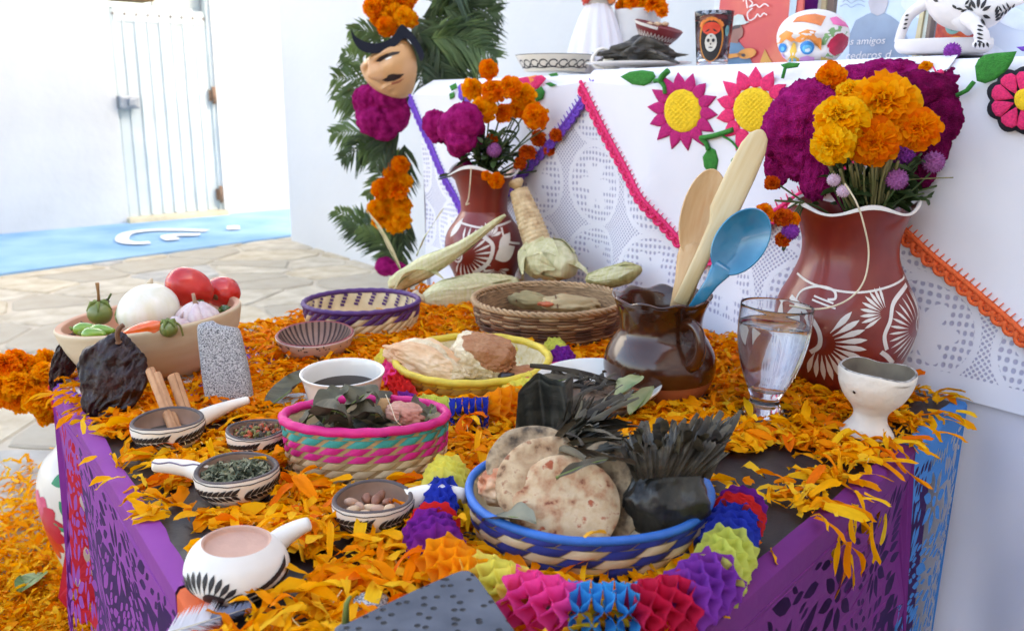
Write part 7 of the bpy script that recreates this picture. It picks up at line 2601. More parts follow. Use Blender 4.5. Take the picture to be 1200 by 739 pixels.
# white pot of marigolds
P = AP(746, .34)
m = mpp(P)
H = hgt(P, 12)
t = thing("clay_pot", "plain white pot filled with orange marigolds behind the cloth doll", "pot", P)
MB().add(lathe([(0, 0)] + [(r * m, z * H) for r, z in smooth_prof([(18, 0), (21, .2), (24, .6), (27, .95), (26, 1.0), (24, .97), (20, .8)], 4)], 48)).build("pot_body", mat("matt_white_pot", C(214, 212, 210), .7, .04, 20), t)
fb = thing("marigold_bunch", "orange marigolds crowded over the rim of the plain white pot", "flowers", P + Vector((0, 0, H)))
for px, py, r in ((730, 8, 10), (741, 3, 11), (753, 2, 11), (765, 5, 11), (774, 8, 9), (736, -4, 10), (748, -6, 11), (760, -5, 11), (771, -2, 10), (776, 14, 7)):
    marigold("", APx(px, py, .33 + rf.uniform(-.03, .03)), r * m, rf.choice(("orange", "amber", "orange")), None, parent=fb, up=.4, jit=.4)
MB().add(tube([Vector((0, 0, -.05)), Vector((.0, 0, .01))], .012, 8)).build("stem", M_stem, fb)

# cream bowl with black squiggles
P = AP(650, .13)
m = mpp(P)
H = hgt(P, 65)
t = thing("painted_bowl", "cream glazed bowl with black rim line and looping black pattern", "bowl", P)
outer = [(r * m, z * H) for r, z in smooth_prof([(0, 0), (32, 0), (36, .12), (41, .5), (46, .98)], 5)]
MB().add(lathe(outer, 64)).build("bowl_body", mat("cream_glaze", C(216, 206, 184), .3, .05, 20, coat=.4), t)
MB().add(lathe([(46 * m, H * .97), (46.4 * m, H), (45 * m, H * 1.01), (44.4 * m, H * .98)], 64)).build("rim", M_blackpaint, t)
MB().add(lathe([(44.4 * m, H * .98), (36 * m, H * .3), (0, H * .15)], 48)).build("bowl_inside", mat("cream_glaze"), t)
rd = Round(outer[3:])
b = MB()
th = facing(P)
for i in range(9):
    c = th - 1.15 + i * .28
    pts = [(c + .11 * math.cos(a) * (1 + a * .06), H * (.46 + .2 * math.sin(a))) for a in [pi * .1 + 2 * pi * .8 * k / 12 for k in range(13)]]
    b.add(rd.line(pts, 1.3 * m))
    b.add(rd.leaf(c + .05, H * .3, 5 * m, 2 * m, .8, 5))
b.add(rd.line([(th - 1.5 + 3 * i / 30, H * (.22 + .03 * math.sin(i))) for i in range(31)], 1.0 * m))
b.build("painted_loops", M_blackpaint, t)
# white loop handle of a little jug
P = AP(706, .09)
m = mpp(P)
t = thing("milk_jug", "tiny white jug showing its round handle beside the cream bowl", "jug", P)
hz = hgt(P, 68)
MB().add(tube(curve([Vector((6 * m, 0, hz + 9 * m)), Vector((-3 * m, 0, hz + 10 * m)), Vector((-11 * m, 0, hz + 2 * m)), Vector((-11 * m, 0, hz - 8 * m)), Vector((2 * m, 0, hz - 12 * m))], 6), 2.0 * m, 10)).build("handle", M_cup, t)
MB().add(lathe([(0, 0), (9 * m, 0), (12 * m, hz * .5), (9 * m, hz + 3 * m), (8 * m, hz + 2 * m), (0, hz)], 32), M=Matrix.Translation((12 * m, .02, 0))).build("jug_body", M_cup, t)

# white plate under a dark crumpled leaf parcel, red bowl on it
P = AP(748, .16)
m = mpp(P)
t = thing("china_plate", "shallow white plate under the black crumpled leaf on the altar", "plate", P)
MB().add(lathe([(0, .003), (30 * m, .003), (60 * m, .010), (62 * m, .013), (58 * m, .013), (30 * m, .007), (0, .007)], 56)).build("plate_body", M_cup, t)
P2 = P + Vector((0, 0, .010))
M_blkleaf = mat("crumpled_black_leaf", C(48, 46, 44), .5, .4, 30, col2=C(84, 78, 68), bump=.8, bscale=50, bdist=.006)
t = thing("leaf_parcel", "crumpled black leaf parcel lying under the tilted red bowl on the altar", "tamale", P2)
MB().add(blob(APx(750, 66, .16) - P2, (46 * m, 30 * m, 13 * m), 5, .35, 2.4, 3, fn=lambda q, p: Vector((q.x, q.y, q.z * (1.5 - 1.2 * abs(p.x)) + .4 * (1 - abs(p.x))) ))).build("leaf_wrap", M_blkleaf, t)
b = MB()
for px, py in ((700, 72), (712, 70), (796, 74), (785, 68), (725, 66), (770, 62)):
    A, B = Vector((0, 0, .012)), APx(px, py, .12) - P2
    b.add(tube(curve([A, A.lerp(B, .5) + Vector((0, 0, .008)), B], 5), [.009 * (1 - .8 * i / 10) for i in range(11)], 7, twist=lambda u, a: 1 + .3 * math.sin(3 * a + u * 6)))
b.build("leaf_fringe", M_blkleaf, t)
P3 = APx(765, 55, .19)
t = thing("painted_bowl", "small tilted red brown bowl with white zigzag standing on the black leaf", "bowl", P3, rot=(rad(10), rad(14), 0))
pr = [(r * m, z * m) for r, z in smooth_prof([(0, 0), (11, 0), (17, 5), (25, 16), (29, 24)], 4)]
MB().add(lathe(pr, 48)).build("bowl_body", mat("maroon_clay", C(122, 36, 40), .5, .12, 30), t)
MB().add(lathe([(29 * m, 24 * m), (27.5 * m, 25 * m), (20 * m, 12 * m), (0, 5 * m)], 40)).build("bowl_inside", mat("maroon_clay"), t)
rd = Round(pr[2:])
b = MB()
th = facing(P3)
for i in range(16):
    c = th - 1.4 + i * .18
    b.add(rd.line([(c, 10 * m), (c + .09, 16 * m), (c + .18, 10 * m)], 1.5 * m))
b.add(rd.line([(th - 1.5 + i * .1, 22.5 * m) for i in range(16)], 3.2 * m))
b.add(rd.line([(th - 1.5 + i * .1, 7.5 * m) for i in range(31)], 1.2 * m))
b.build("painted_zigzag", M_vpaint, t)
for k in range(3):
    tag(MB().add(blob((0, 0, 0), (5 * m, 4 * m, 3 * m), 2, .3, 2, k)).build("nut", M_nut[0], None, P3 + Vector(((k - 1) * 9 * m + 4 * m, -.002 * k, 25 * m))), ("brown nut nearest the cloth doll in the tilted red bowl", "brown nut in the middle of the tilted red bowl", "brown nut nearest the painted tumbler in the tilted red bowl")[k], "nut", "nuts in the tilted red bowl")

# drinking glass wrapped in a printed picture
P = AP(834, .10)
m = mpp(P)
H = hgt(P, 14)
t = thing("printed_tumbler", "clear tumbler printed with a skull faced woman in a red headdress", "glass", P)
go = [(r * m, z * H) for r, z in smooth_prof([(0, 0), (17, 0), (18, .03), (20, .45), (22.6, 1.0)], 4)]
gi = [(22.0 * m, H), (19.2 * m, .45 * H), (17 * m, .05 * H), (0, .05 * H)]
MB().add(lathe(go + gi, 48)).build("glass_body", M_glass, t)
MB().add(lathe([(16.8 * m, .055 * H), (19.0 * m, .45 * H), (21.2 * m, .84 * H)], 48)).build("label_wrap", mat("red_print", C(164, 30, 30), .5, .15, 40), t)
rd = Round([(17.1 * m + .0004, .055 * H), (19.3 * m + .0004, .45 * H), (21.5 * m + .0004, .84 * H)])
rd.o = [(r + .0016, z) for r, z in [(16.9 * m, .055 * H), (19.2 * m, .45 * H), (21.6 * m, .84 * H)]]
rd.o = [(17.7 * m, 0), (18.4 * m, .05 * H), (20.6 * m, .45 * H), (22.9 * m, .95 * H)]
th = facing(P) - .12
def disc(rd, th, z, rx, rz, e=.0003, n=20):
    v = [rd.pt(th + rx * math.cos(2 * pi * i / n) / rd.r(z), z + rz * math.sin(2 * pi * i / n), e) for i in range(n)] + [rd.pt(th, z, e)]
    return v, [(i, (i + 1) % n, n) for i in range(n)]
for nm, c, x, z, rx, rz, e in (("print_frame", (216, 130, 40), 0, .46, 14.5, .42, .0002), ("print_ground", (30, 22, 24), 0, .44, 12.5, .385, .0005), ("print_hair", (18, 14, 16), 0, .36, 11, .30, .0008), ("print_headdress", (214, 60, 30), 0, .66, 10.5, .12, .0011), ("print_face", (206, 200, 186), 0, .40, 6.6, .17, .0014)):
    MB().add(disc(rd, th + x * m / (20 * m), z * H, rx * m, rz * H, e)).build(nm, mat(nm, C(*c), .5, .12, 60), t)
b = MB()
for x, z, rx, rz in ((-2.6, .44, 1.7, .035), (2.6, .44, 1.7, .035), (0, .375, .8, .02), (0, .31, 2.4, .012), (0, .52, 1.0, .015)):
    b.add(disc(rd, th + x / 20, z * H, rx * m, rz * H, .0017, 12))
b.build("print_features", M_blackpaint, t)
b = MB()
for i in range(9):
    a = pi * i / 8
    b.add(disc(rd, th + 11 * math.cos(a) / 20, (.72 + .11 * math.sin(a)) * H, 2.2 * m, .030 * H, .0013, 10))
b.build("print_scallops", mat("print_orange", C(226, 120, 44), .5), t)
MB().add(disc(rd, th + 17.5 / 20, .62 * H, 3.0 * m, .10 * H, .0012)).build("print_corner", mat("print_teal", C(96, 140, 140), .5, .3, 100), t)

# posters: flat boards standing on the altar
def board(name, label, cat, quad, off, m_face, th_=.005, edge=None, lean=.0):
    """quad in pixels (tl, tr, br, bl) on the plane parallel to the altar front"""
    c = [APx(*q, off) for q in quad]
    P = (c[2] + c[3]) / 2
    t = thing(name, label, cat, P)
    back = -AOUT * th_
    v = [p - P for p in c] + [p - P + back for p in c]
    MB().add((v, [(0, 3, 2, 1), (4, 5, 6, 7), (0, 1, 5, 4), (1, 2, 6, 5), (2, 3, 7, 6), (3, 0, 4, 7)]), smooth=False).build("sheet", m_face, t)
    return t, P, off
def ink(t, P, off, name, poly, m_, lev=1):
    v = [APx(x, y, off) + AOUT * .0006 * lev - P for x, y in poly]
    MB().add((v, [tuple(range(len(v)))]), smooth=False).build(name, m_, t)
def ink_line(t, P, off, name, pts, w, m_, lev=2):
    cv = curve([(x, y, 0) for x, y in pts], 6)
    v = []
    for i, p in enumerate(cv):
        d = (cv[min(i + 1, len(cv) - 1)] - cv[max(i - 1, 0)]).normalized()
        n = Vector((-d.y, d.x, 0)) * w / 2
        for q in (p - n, p + n):
            v.append(APx(q.x, q.y, off) + AOUT * .0006 * lev - P)
    MB().add((v, [(2 * i, 2 * i + 1, 2 * i + 3, 2 * i + 2) for i in range(len(cv) - 1)]), smooth=False).build(name, m_, t)
M_poR = mat("poster_red", C(206, 60, 66), .45, .15, 5, col2=C(214, 90, 76), detail=6, stretch=(1, 1, 1), ramp=[(.35, C(198, 44, 70)), (.5, C(208, 74, 70)), (.65, C(226, 128, 96))], coat=.2)
t, P, off = board("poster", "red poster of a man in a pale hat playing guitar", "poster", [(848, -40), (944, -40), (936, 78), (836, 78)], .24, M_poR)
def mk(n, c=None, **k):
    if n in MATS:
        return MATS[n]
    return mat(n, C(*c), .5, k.pop("var", .12), k.pop("vs", 30), **k)
ink(t, P, off, "printed_shirt", [(846, 78), (848, 60), (852, 52), (860, 48), (867, 50), (873, 57), (878, 66), (884, 78)], mk("print_shirt", (96, 130, 156)), 2)
ink(t, P, off, "printed_neck", [(856, 50), (857, 40), (866, 42), (866, 51)], mk("print_skin", (150, 104, 92)), 3)
ink(t, P, off, "printed_face", [(855, 31), (860, 28), (868, 28), (871, 33), (872, 37), (871, 43), (867, 46), (860, 45), (856, 40)], mk("print_skin", (150, 104, 92)), 4)
ink(t, P, off, "printed_hair", [(855, 30), (862, 28), (870, 28), (868, 33), (860, 35), (858, 42), (854, 40)], mk("print_dark", (70, 60, 60)), 5)
ink(t, P, off, "printed_hat", [(852, 34), (857, 29), (860, 20), (866, 17), (872, 18), (875, 25), (880, 26), (873, 29), (862, 30), (856, 34)], mk("print_hat", (196, 206, 200)), 6)
ink(t, P, off, "printed_guitar", ell(877, 63, 11, 6, 20, -.2), mk("print_guitar", (222, 146, 66)), 7)
ink(t, P, off, "printed_guitar", [(846, 68), (852, 64), (872, 62), (872, 66), (850, 70)], mk("print_guitar", (222, 146, 66)), 7)
ink(t, P, off, "printed_hole", ell(873, 65, 2.6, 2, 12), mk("print_dark", (70, 60, 60)), 8)
ink(t, P, off, "printed_flower", [(890, 78), (893, 68), (897, 58), (901, 66), (908, 78)], mk("print_ochre", (206, 150, 70)), 3)
for pts in ([(873, 2), (876, -2), (884, 4), (880, 9), (888, 6), (892, 9), (898, 5), (903, 8)], [(876, -6), (877, 4), (878, 10)], [(884, 10), (878, 16), (880, 24), (886, 22), (890, 17), (893, 20), (897, 16), (901, 18)]):
    ink_line(t, P, off, "printed_script", pts, 1.3, mk("print_white", (234, 226, 222)), 9)
ink(t, P, off, "printed_border", [(930, -40), (940, -40), (931, 30), (924, 30)], mk("print_grey_blue", (176, 194, 204)), 3)
tag(board("picture_frame", "narrow white and pale blue frame edge rising behind the printed tumbler", "frame", [(838, -30), (852, -30), (851, 30), (836, 30)], .262, mk("frame_white", (216, 222, 228)))[0])
M_gold = mat("frame_cream", C(206, 192, 150), .4, .1, 60, coat=.2)
P = APx(950, 20, .30)
t = thing("picture_frame", "cream framed picture with a purple ground behind the sugar skull", "frame", P)
for q, mm, e, nm in (([(926, -40), (984, -40), (972, 60), (915, 60)], mk("purple_print", (98, 20, 130), ramp=[(.35, C(70, 12, 110)), (.65, C(130, 40, 150))]), 0, "picture"),
                     ([(924, -40), (934, -40), (922, 60), (912, 60)], mk("frame_pale", (206, 214, 200)), .012, "frame_side"), ([(934.5, -40), (939, -40), (928, 60), (923, 60)], mk("frame_taupe", (128, 112, 100)), .009, "frame_side"),
                     ([(968, -40), (972, -40), (960, 60), (955, 60)], mk("frame_pale"  , (206, 214, 200)), .009, "frame_side"), ([(972.4, -40), (978, -40), (966, 60), (960.4, 60)], M_gold, .012, "frame_side"), ([(978.4, -40), (986, -40), (974, 60), (966.4, 60)], mk("frame_taupe", (128, 112, 100)), .009, "frame_side")):
    c = [APx(*p, .30) for p in q]
    v = [p - P + AOUT * e for p in c] + [p - P - AOUT * .004 for p in c]
    MB().add((v, [(0, 3, 2, 1), (4, 5, 6, 7), (0, 1, 5, 4), (1, 2, 6, 5), (2, 3, 7, 6), (3, 0, 4, 7)]), smooth=False).build(nm, mm, t)
M_poB = mat("poster_blue", C(190, 208, 226), .45, .1, 6, detail=6, ramp=[(.32, C(166, 190, 216)), (.5, C(198, 214, 230)), (.68, C(216, 226, 236))], coat=.2)
t, P, off = board("poster", "pale blue poster with a man in a grey shirt and white lettering", "poster", [(986, -40), (1290, -40), (1290, 92), (972, 92)], .26, M_poB)
M_pgr = mk("print_grey", (140, 156, 176), vs=20)
ink(t, P, off, "printed_shirt", [(994, 92), (996, 40), (1003, 24), (1016, 17), (1024, 14), (1034, 14), (1044, 19), (1056, 28), (1064, 45), (1066, 92)], M_pgr, 1)
ink(t, P, off, "printed_face", [(1021, 15), (1018, 4), (1020, -14), (1030, -20), (1040, -14), (1041, 4), (1037, 15), (1029, 19)], mk("print_pale_skin", (182, 178, 186)), 2)
ink(t, P, off, "printed_hair", [(1018, -2), (1019, -18), (1030, -24), (1041, -18), (1042, -2), (1038, -10), (1024, -12)], mk("print_slate", (110, 118, 136)), 3)
for px, py, s in ((1080, 12, 26), (1160, 60, 22), (1186, 20, 30), (1150, 75, 20)):
    ink(t, P, off, "printed_cloud", ell(px, py, s, s * .4, 18, .4), mk("print_cloud", (222, 232, 242)), 1)
def lettering(t, P, off, s, px, py, hpx, shear=.25, lev=4):
    A, B, U = APx(px, py, off), APx(px + 10, py - .35, off), APx(px, py - 10, off)
    xd, yd = (B - A) / 10, (U - A) / 10
    v, f = text_shape(s, 1.0, shear)
    k = hpx * 1.42
    vv = [A - P + xd * (x * k) + yd * (y * k) + AOUT * .0006 * lev for x, y, _ in v]
    MB().add((vv, f), smooth=False).build("lettering", mk("print_white", (234, 226, 222)), t)
lettering(t, P, off, "os amigos", 990, 53, 8.2)
lettering(t, P, off, "cederos d", 991, 70, 9)
for k in range(3):
    ink_line(t, P, off, "printed_script", [(985 + k * 3, 8 - 5 * k), (992, 5 - 5 * k), (998, 9 - 5 * k), (1006, 5 - 5 * k), (1014, 8 - 5 * k)], .8, M_pgr, 2)
ink_line(t, P, off, "printed_script", [(1158, 52), (1166, 48), (1174, 52), (1184, 46), (1196, 52)], .9, mk("print_white", None), 3) if False else None

# sugar skull
P = APx(952, 48, .11)
m = mpp(P)
t = thing("sugar_skull", "painted sugar skull with orange brows, blue eyes and green temples", "skull", AP(952, .11))
Pb = t.location.copy()
SR = Matrix.Rotation(rad(-24), 3, 'Z')
def sk(q, p):
    x, y, z = p
    k = 1 + .10 * max(0, y) + .04 * max(0, z)
    Y, X, Z = y, x * (1 + .08 * max(0, z) - .14 * max(0, -z)), z
    if y < 0:
        Y += .22 * gauss(x, z, .33, -.18, .17, .17) + .22 * gauss(x, z, -.33, -.18, .17, .17)
        Y -= .10 * gauss(x, z, 0, -.30, .10, .22) + .08 * gauss(x, z, .4, -.55, .2, .12) + .08 * gauss(x, z, -.4, -.55, .2, .12) + .07 * gauss(x, z, 0, .1, .5, .10)
        Y -= .12 * max(0, -z)
    return Vector((X * k, Y * 1.12, Z))
c0 = APx(952, 47, .11) - Pb
skull = blob(c0, (40 * m, 46 * m, 34 * m), 6, rot=SR, fn=sk)
MB().add(skull).build("skull_body", mat("sugar_white", C(226, 220, 216), .7, .03, 40, bump=.2, bscale=160), t)
hv = ([Vector(p) + Pb for p in skull[0]], skull[1])
def paint(nm, polys, c, e=.0009, **k):
    vf = lay_on(hv, polys, e)
    if vf[0]:
        MB().add(rel(vf, Pb)).build(nm, mk("skull_" + nm + "_%d" % c[0], c, **k), t)
paint("temple_patch", [[(962, 72), (962, 52), (966, 40), (974, 33), (985, 31), (993, 38), (995, 50), (992, 62), (984, 71), (974, 74)]], (126, 170, 110), .0007)
paint("temple_patch", [[(962, 74), (962, 66), (970, 70), (980, 72), (990, 66), (988, 74)]], (226, 196, 96), .0010)
paint("ear_border", [[(967, 54), (971, 45), (979, 38), (987, 37), (995, 43), (994, 54), (987, 63), (977, 67), (969, 62)]], (226, 222, 218), .0012)
paint("ear_jewel", [[(969, 54), (973, 46), (980, 40), (986, 39), (993, 44), (992, 53), (986, 61), (977, 65), (971, 61)]], (186, 20, 62), .0018, var=.25, vs=60)
paint("crown_patch", [[(929, 27), (934, 21), (944, 18), (955, 17), (968, 20), (965, 25), (962, 31), (952, 28), (940, 26)]], (232, 128, 66), .0010, var=.2, vs=50)
paint("crown_patch", [[(972, 22), (980, 20), (990, 27), (994, 33), (985, 31), (976, 29)]], (236, 110, 170), .0010)
paint("brow", [[(911, 52), (914, 42), (922, 36), (930, 39), (932, 47), (927, 49), (922, 46), (916, 51)], [(931, 48), (936, 39), (946, 35), (956, 37), (963, 46), (962, 60), (957, 54), (953, 48), (945, 46), (938, 50)]], (240, 148, 66), .0010)
paint("nose", [[(922, 71), (926, 60), (929, 50), (932, 50), (934, 60), (937, 70), (936, 77), (930, 76), (926, 78), (921, 76)]], (238, 190, 72), .0012)
paint("nostril", [[(924, 73), (926, 67), (928, 68), (927, 75)], [(930, 74), (930, 67), (933, 68), (934, 74)]], (120, 190, 210), .0017)
paint("cheek", [[(936, 74), (938, 67), (946, 65), (954, 67), (955, 74), (948, 78), (940, 78)], [(910, 73), (912, 64), (917, 62), (921, 67), (920, 74), (914, 78)]], (222, 160, 216), .0010)
paint("eye", [ell(946, 56, 7.6, 7.4, 20), ell(918, 56, 4.6, 5.4, 18)], (26, 130, 200), .0016)
paint("pupil", [ell(946, 57, 4.2, 4.2, 14)], (90, 184, 224), .0022)
paint("pupil", [ell(918.5, 57, 2.2, 2.8, 12)], (90, 184, 224), .0022)
paint("glint", [ell(946, 58, 2, 2, 10)], (214, 236, 244), .0027)

# white clay bird vessel with black leaf pattern
P = AP(1108, .10)
m = mpp(P)
t = thing("clay_bird_vessel", "white clay bird shaped vessel with arched handle and black leaf strokes", "pottery", P)
def loc(px, py, d=0.0):
    return APx(px, py, .10 + d) - P
M_birdw = mat("bird_white", C(224, 218, 216), .5, .04, 30, bump=.12, bscale=100)
bh = zat(P, 46) - P.z
basin = lathe([(0, 0)] + [(r * m, z * bh) for r, z in smooth_prof([(38, 0), (50, .12), (56, .5), (55.5, .92), (53, 1.0), (50, .94)], 5)] + [(44 * m, .4 * bh), (0, .3 * bh)], 64, 1, .55, fn=lambda q, a: (q[0] - 5 * m, q[1], q[2] * (1 + .05 * math.cos(a))))
MB().add(basin).build("basin", M_birdw, t)
hd_ = tube(curve([loc(1053, 50), loc(1058, 34), loc(1066, 18), (loc(1082, 6)), loc(1100, -2), loc(1122, -8)], 6), [5.5 * m + 2.5 * m * i / 30 for i in range(31)], 14)
MB().add(hd_).build("handle", M_birdw, t)
bird = tube(curve([loc(1098, -16), loc(1112, -2), loc(1132, 8), loc(1156, 12), loc(1180, 4), loc(1200, 2)], 8), [13 * m, 15 * m, 17 * m, 19 * m, 21 * m, 23 * m, 24 * m, 25.5 * m, 26 * m, 27 * m, 27.5 * m, 28 * m, 28 * m, 28 * m, 28 * m, 28 * m, 27.5 * m, 27 * m, 26.5 * m, 26 * m, 25 * m, 24 * m, 23 * m, 22 * m, 21 * m, 19.5 * m, 18 * m, 16.5 * m, 15 * m, 13.5 * m, 12 * m, 10.5 * m, 9 * m, 7.8 * m, 6.6 * m, 5.6 * m, 4.6 * m, 3.8 * m, 3.2 * m, 2.6 * m, 1.4 * m], 24)
MB().add(bird).build("bird_body", M_birdw, t)
leg = tube(curve([loc(1132, 20, -.028), loc(1142, 28, -.034), loc(1149, 38, -.036), loc(1151, 47, -.034)], 6), [8 * m] * 7 + [7 * m] * 6 + [8 * m] * 6, 16)
MB().add(leg).build("leg", M_birdw, t)
foot = blob(loc(1151, 52, -.036), (10 * m, 8 * m, 6 * m), 4, .1, 2.5, 2)
MB().add(foot).build("foot", M_birdw, t)
MB().add(tube([loc(1140, 30, -.02), loc(1120, 20, -.015), loc(1104, 14, -.012)], [12 * m, 9 * m, 4 * m], 14)).build("wing", M_birdw, t)
allv, allf = [], []
for vf in (basin, hd_, bird, leg, foot):
    o = len(allv)
    allv += [Vector(p) + P for p in vf[0]]
    allf += [tuple(i + o for i in q) for q in vf[1]]
def lf(px, py, L, W, a):
    return [(x, -y) for x, y in drop_shape(px, -py, L, W, rad(a), 7)]
polys = [lf(1146 + 6 * math.cos(rad(a)), 16 - 6 * math.sin(rad(a)), L, 4.2, a) for a, L in ((150, 12), (118, 13), (88, 15), (58, 14), (30, 12), (-20, 10), (-60, 11))]
polys += [lf(1166, 24 - 3 * i, 9, 3, 30 + 12 * i) for i in range(4)] + [lf(1172 + 4.5 * i, 20 - 3 * i, 8, 2.6, 60) for i in range(4)] + [lf(1174 + 4.5 * i, 14 - 2 * i, 8, 2.4, 120) for i in range(3)]
polys += [lf(1116 + 5 * i, 6 + 4 * (i % 3), 8, 3, -40 + 30 * i) for i in range(5)] + [lf(1145, 30 + 4.6 * i, 8, 2.6, -18) for i in range(5)] + [lf(1144 + 4 * i, 50, 6, 2.8, -100 + 10 * i) for i in range(4)] + [lf(1058 + 1.0 * i, 34 - 5 * i, 5, 2.2, 20) for i in range(4)] + [lf(1100 + 8 * i, 2 - 3 * i, 7, 3.4, 160) for i in range(3)]
vf = lay_on((allv, allf), polys, .0009, 2)
MB().add(rel(vf, P)).build("painted_leaves", M_blackpaint, t)
# small red mug with a face behind the bird's handle, and a striped frame
P = AP(1114, .21)
m = mpp(P)
H = hgt(P, 6)
t = thing("painted_mug", "small red and orange mug with a teal face under the bird vessel's handle", "mug", P)
pr = [(r * m, z * H) for r, z in smooth_prof([(0, 0), (15, 0), (20, .2), (20, .6), (17, 1.0)], 4)]
MB().add(lathe(pr + [(15 * m, H), (15 * m, .2 * H), (0, .2 * H)], 40)).build("mug_body", mk("mug_red", (176, 48, 34), ramp=[(.4, C(160, 36, 30)), (.6, C(206, 84, 40))], vs=50), t)
rd = Round(pr[1:])
th = facing(P) - .1
MB().add(disc(rd, th, .62 * H, 9 * m, .19 * H, .0006)).build("mug_face", mk("mug_teal", (120, 170, 160)), t)
b = MB()
for x, z, rx, rz in ((-3, .66, 1.6, .03), (3, .66, 1.6, .03), (0, .52, 2.5, .018)):
    b.add(disc(rd, th + x / 20, z * H, rx * m, rz * H, .0010, 10))
b.build("mug_features", M_blackpaint, t)
MB().add(disc(rd, th + .2, .28 * H, 9 * m, .12 * H, .0006)).build("mug_sun", mk("mug_orange", (226, 140, 40)), t)
P = APx(1084, 30, .25)
t = thing("picture_frame", "slanting cream striped frame edge beside the small red mug", "frame", P)
for q, mm, e in (([(1088, -20), (1092, -20), (1078, 70), (1072, 70)], M_gold, .010), ([(1092.5, -20), (1097, -20), (1084, 70), (1078.5, 70)], mk("frame_pale"), .006), ([(1097.5, -20), (1101, -20), (1089, 70), (1084.5, 70)], mk("frame_taupe"), .010)) if True else ():
    c = [APx(*p, .25) for p in q]
    v = [p - P + AOUT * e for p in c] + [p - P - AOUT * .004 for p in c]
    MB().add((v, [(0, 3, 2, 1), (4, 5, 6, 7), (0, 1, 5, 4), (1, 2, 6, 5), (2, 3, 7, 6), (3, 0, 4, 7)]), smooth=False).build("frame_side", mm, t)

# ================================================================== marigold petals
PETR = [(0.0, C(243, 134, 0)), (.3, C(249, 162, 2)), (.7, C(253, 186, 16)), (1.0, C(255, 206, 52))]
PETD = [(0.0, C(243, 124, 0)), (.35, C(250, 150, 2)), (.7, C(251, 162, 6)), (1.0, C(254, 186, 24))]
M_petals = mat("loose_petals", (1, 1, 1), .7, .05, 90, island=PETR, trans=.35, spec=.15)
M_petdeep = mat("loose_petals_deep", (1, 1, 1), .7, .05, 90, island=PETD, trans=.35, spec=.15)
M_strand = mat("petal_strand", C(226, 206, 160), .8, .15, 60, island=[(0, C(196, 160, 100)), (1, C(240, 228, 200))])
rp = random.Random(101)
def inside(p, poly):
    c = False
    n = len(poly)
    for i in range(n):
        a, b_ = poly[i], poly[(i + 1) % n]
        if (a.y > p.y) != (b_.y > p.y) and p.x < (b_.x - a.x) * (p.y - a.y) / (b_.y - a.y) + a.x:
            c = not c
    return c
TPOLY = [TL_, TN_, TR_, TF_]
BARE = [(T(a, b).x, T(a, b).y, r) for a, b, r in ((120, 535, .045), (90, 500, .03), (160, 560, .03), (205, 640, .05), (235, 700, .05), (215, 600, .02), (885, 560, .055), (925, 545, .045), (860, 590, .03), (905, 615, .035), (935, 630, .05), (1000, 590, .03), (1105, 487, .045), (1060, 480, .02), (290, 700, .045), (470, 590, .012), (400, 660, .015), (330, 560, .01), (700, 390, .04), (560, 352, .05), (420, 700, .012), (350, 700, .012), (870, 690, .035), (650, 720, .02), (490, 640, .012))]
def edge_dist(p):
    return min(abs((b_ - a).normalized().cross(p - a).z) for a, b_ in zip(TPOLY, TPOLY[1:] + TPOLY[:1]))
def petal_ok(p, keep_bare=.05):
    if not inside(p, TPOLY):
        return False
    for x, y, r in FOOT:
        if (p.x - x) ** 2 + (p.y - y) ** 2 < r * r:
            return False
    for x, y, r in BARE:
        d2 = (p.x - x) ** 2 + (p.y - y) ** 2
        k = 1 + .5 * noise.noise((p.x * 30, p.y * 30, 1))
        if d2 < (r * k) ** 2 and rp.random() > keep_bare:
            return False
    e = edge_dist(p)
    if e < .035 and rp.random() > .25 + e * 12:
        return False
    return True
def petal_variant(k, r=None):
    r = r or rp
    if k == 0:
        return petal_shape(1.0, .25, r.uniform(-.1, .35), r.uniform(.0, .45), r.uniform(-.8, .8), 6, .02)
    if k == 1:
        return petal_shape(.85, .36, r.uniform(.0, .3), r.uniform(.1, .5), r.uniform(-.5, .5), 5, .05)
    return petal_shape(1.15, .15, r.uniform(-.2, .6), r.uniform(.2, .8), r.uniform(-1.5, 1.5), 6, .03)
VARS = [petal_variant((0, 2, 2, 1, 0, 2)[i % 6]) for i in range(36)]
NR = np.random.default_rng(3)
VA = [(np.array([tuple(q) for q in v], dtype=float), np.array(f)) for v, f in VARS]
def scatter(points, size, zfn, tilt=.5, jz=.012):
    vs_, fs_, o = [], [], 0
    for p in points:
        v, f = VA[rp.randrange(len(VA))]
        s = rp.uniform(*size)
        R = np.array(Euler((rp.gauss(0, tilt), rp.gauss(0, tilt * .8), rp.uniform(0, 6.283))).to_matrix())
        q = (v + NR.normal(0, .035, v.shape) - np.array([.45, 0, 0])) * s @ R.T
        lo = q[:, 2].min()
        z = zfn(p) + rp.random() ** 1.3 * jz
        q = q + np.array([p.x, p.y, z - min(lo, 0) * .85])
        vs_.append(q)
        fs_.append(f + o)
        o += len(q)
    return np.concatenate(vs_), np.concatenate(fs_)
def mesh_np(name, v, f, m_, smooth=True):
    me = bpy.data.meshes.new(name)
    me.vertices.add(len(v))
    me.vertices.foreach_set("co", v.astype(np.float32).ravel())
    k = f.shape[1]
    me.loops.add(len(f) * k)
    me.loops.foreach_set("vertex_index", f.astype(np.int32).ravel())
    me.polygons.add(len(f))
    me.polygons.foreach_set("loop_start", np.arange(0, len(f) * k, k, dtype=np.int32))
    me.polygons.foreach_set("use_smooth", np.full(len(f), smooth))
    me.materials.append(m_)
    me.update(calc_edges=True)
    me.validate()
    return me
pts = []
tries = 0
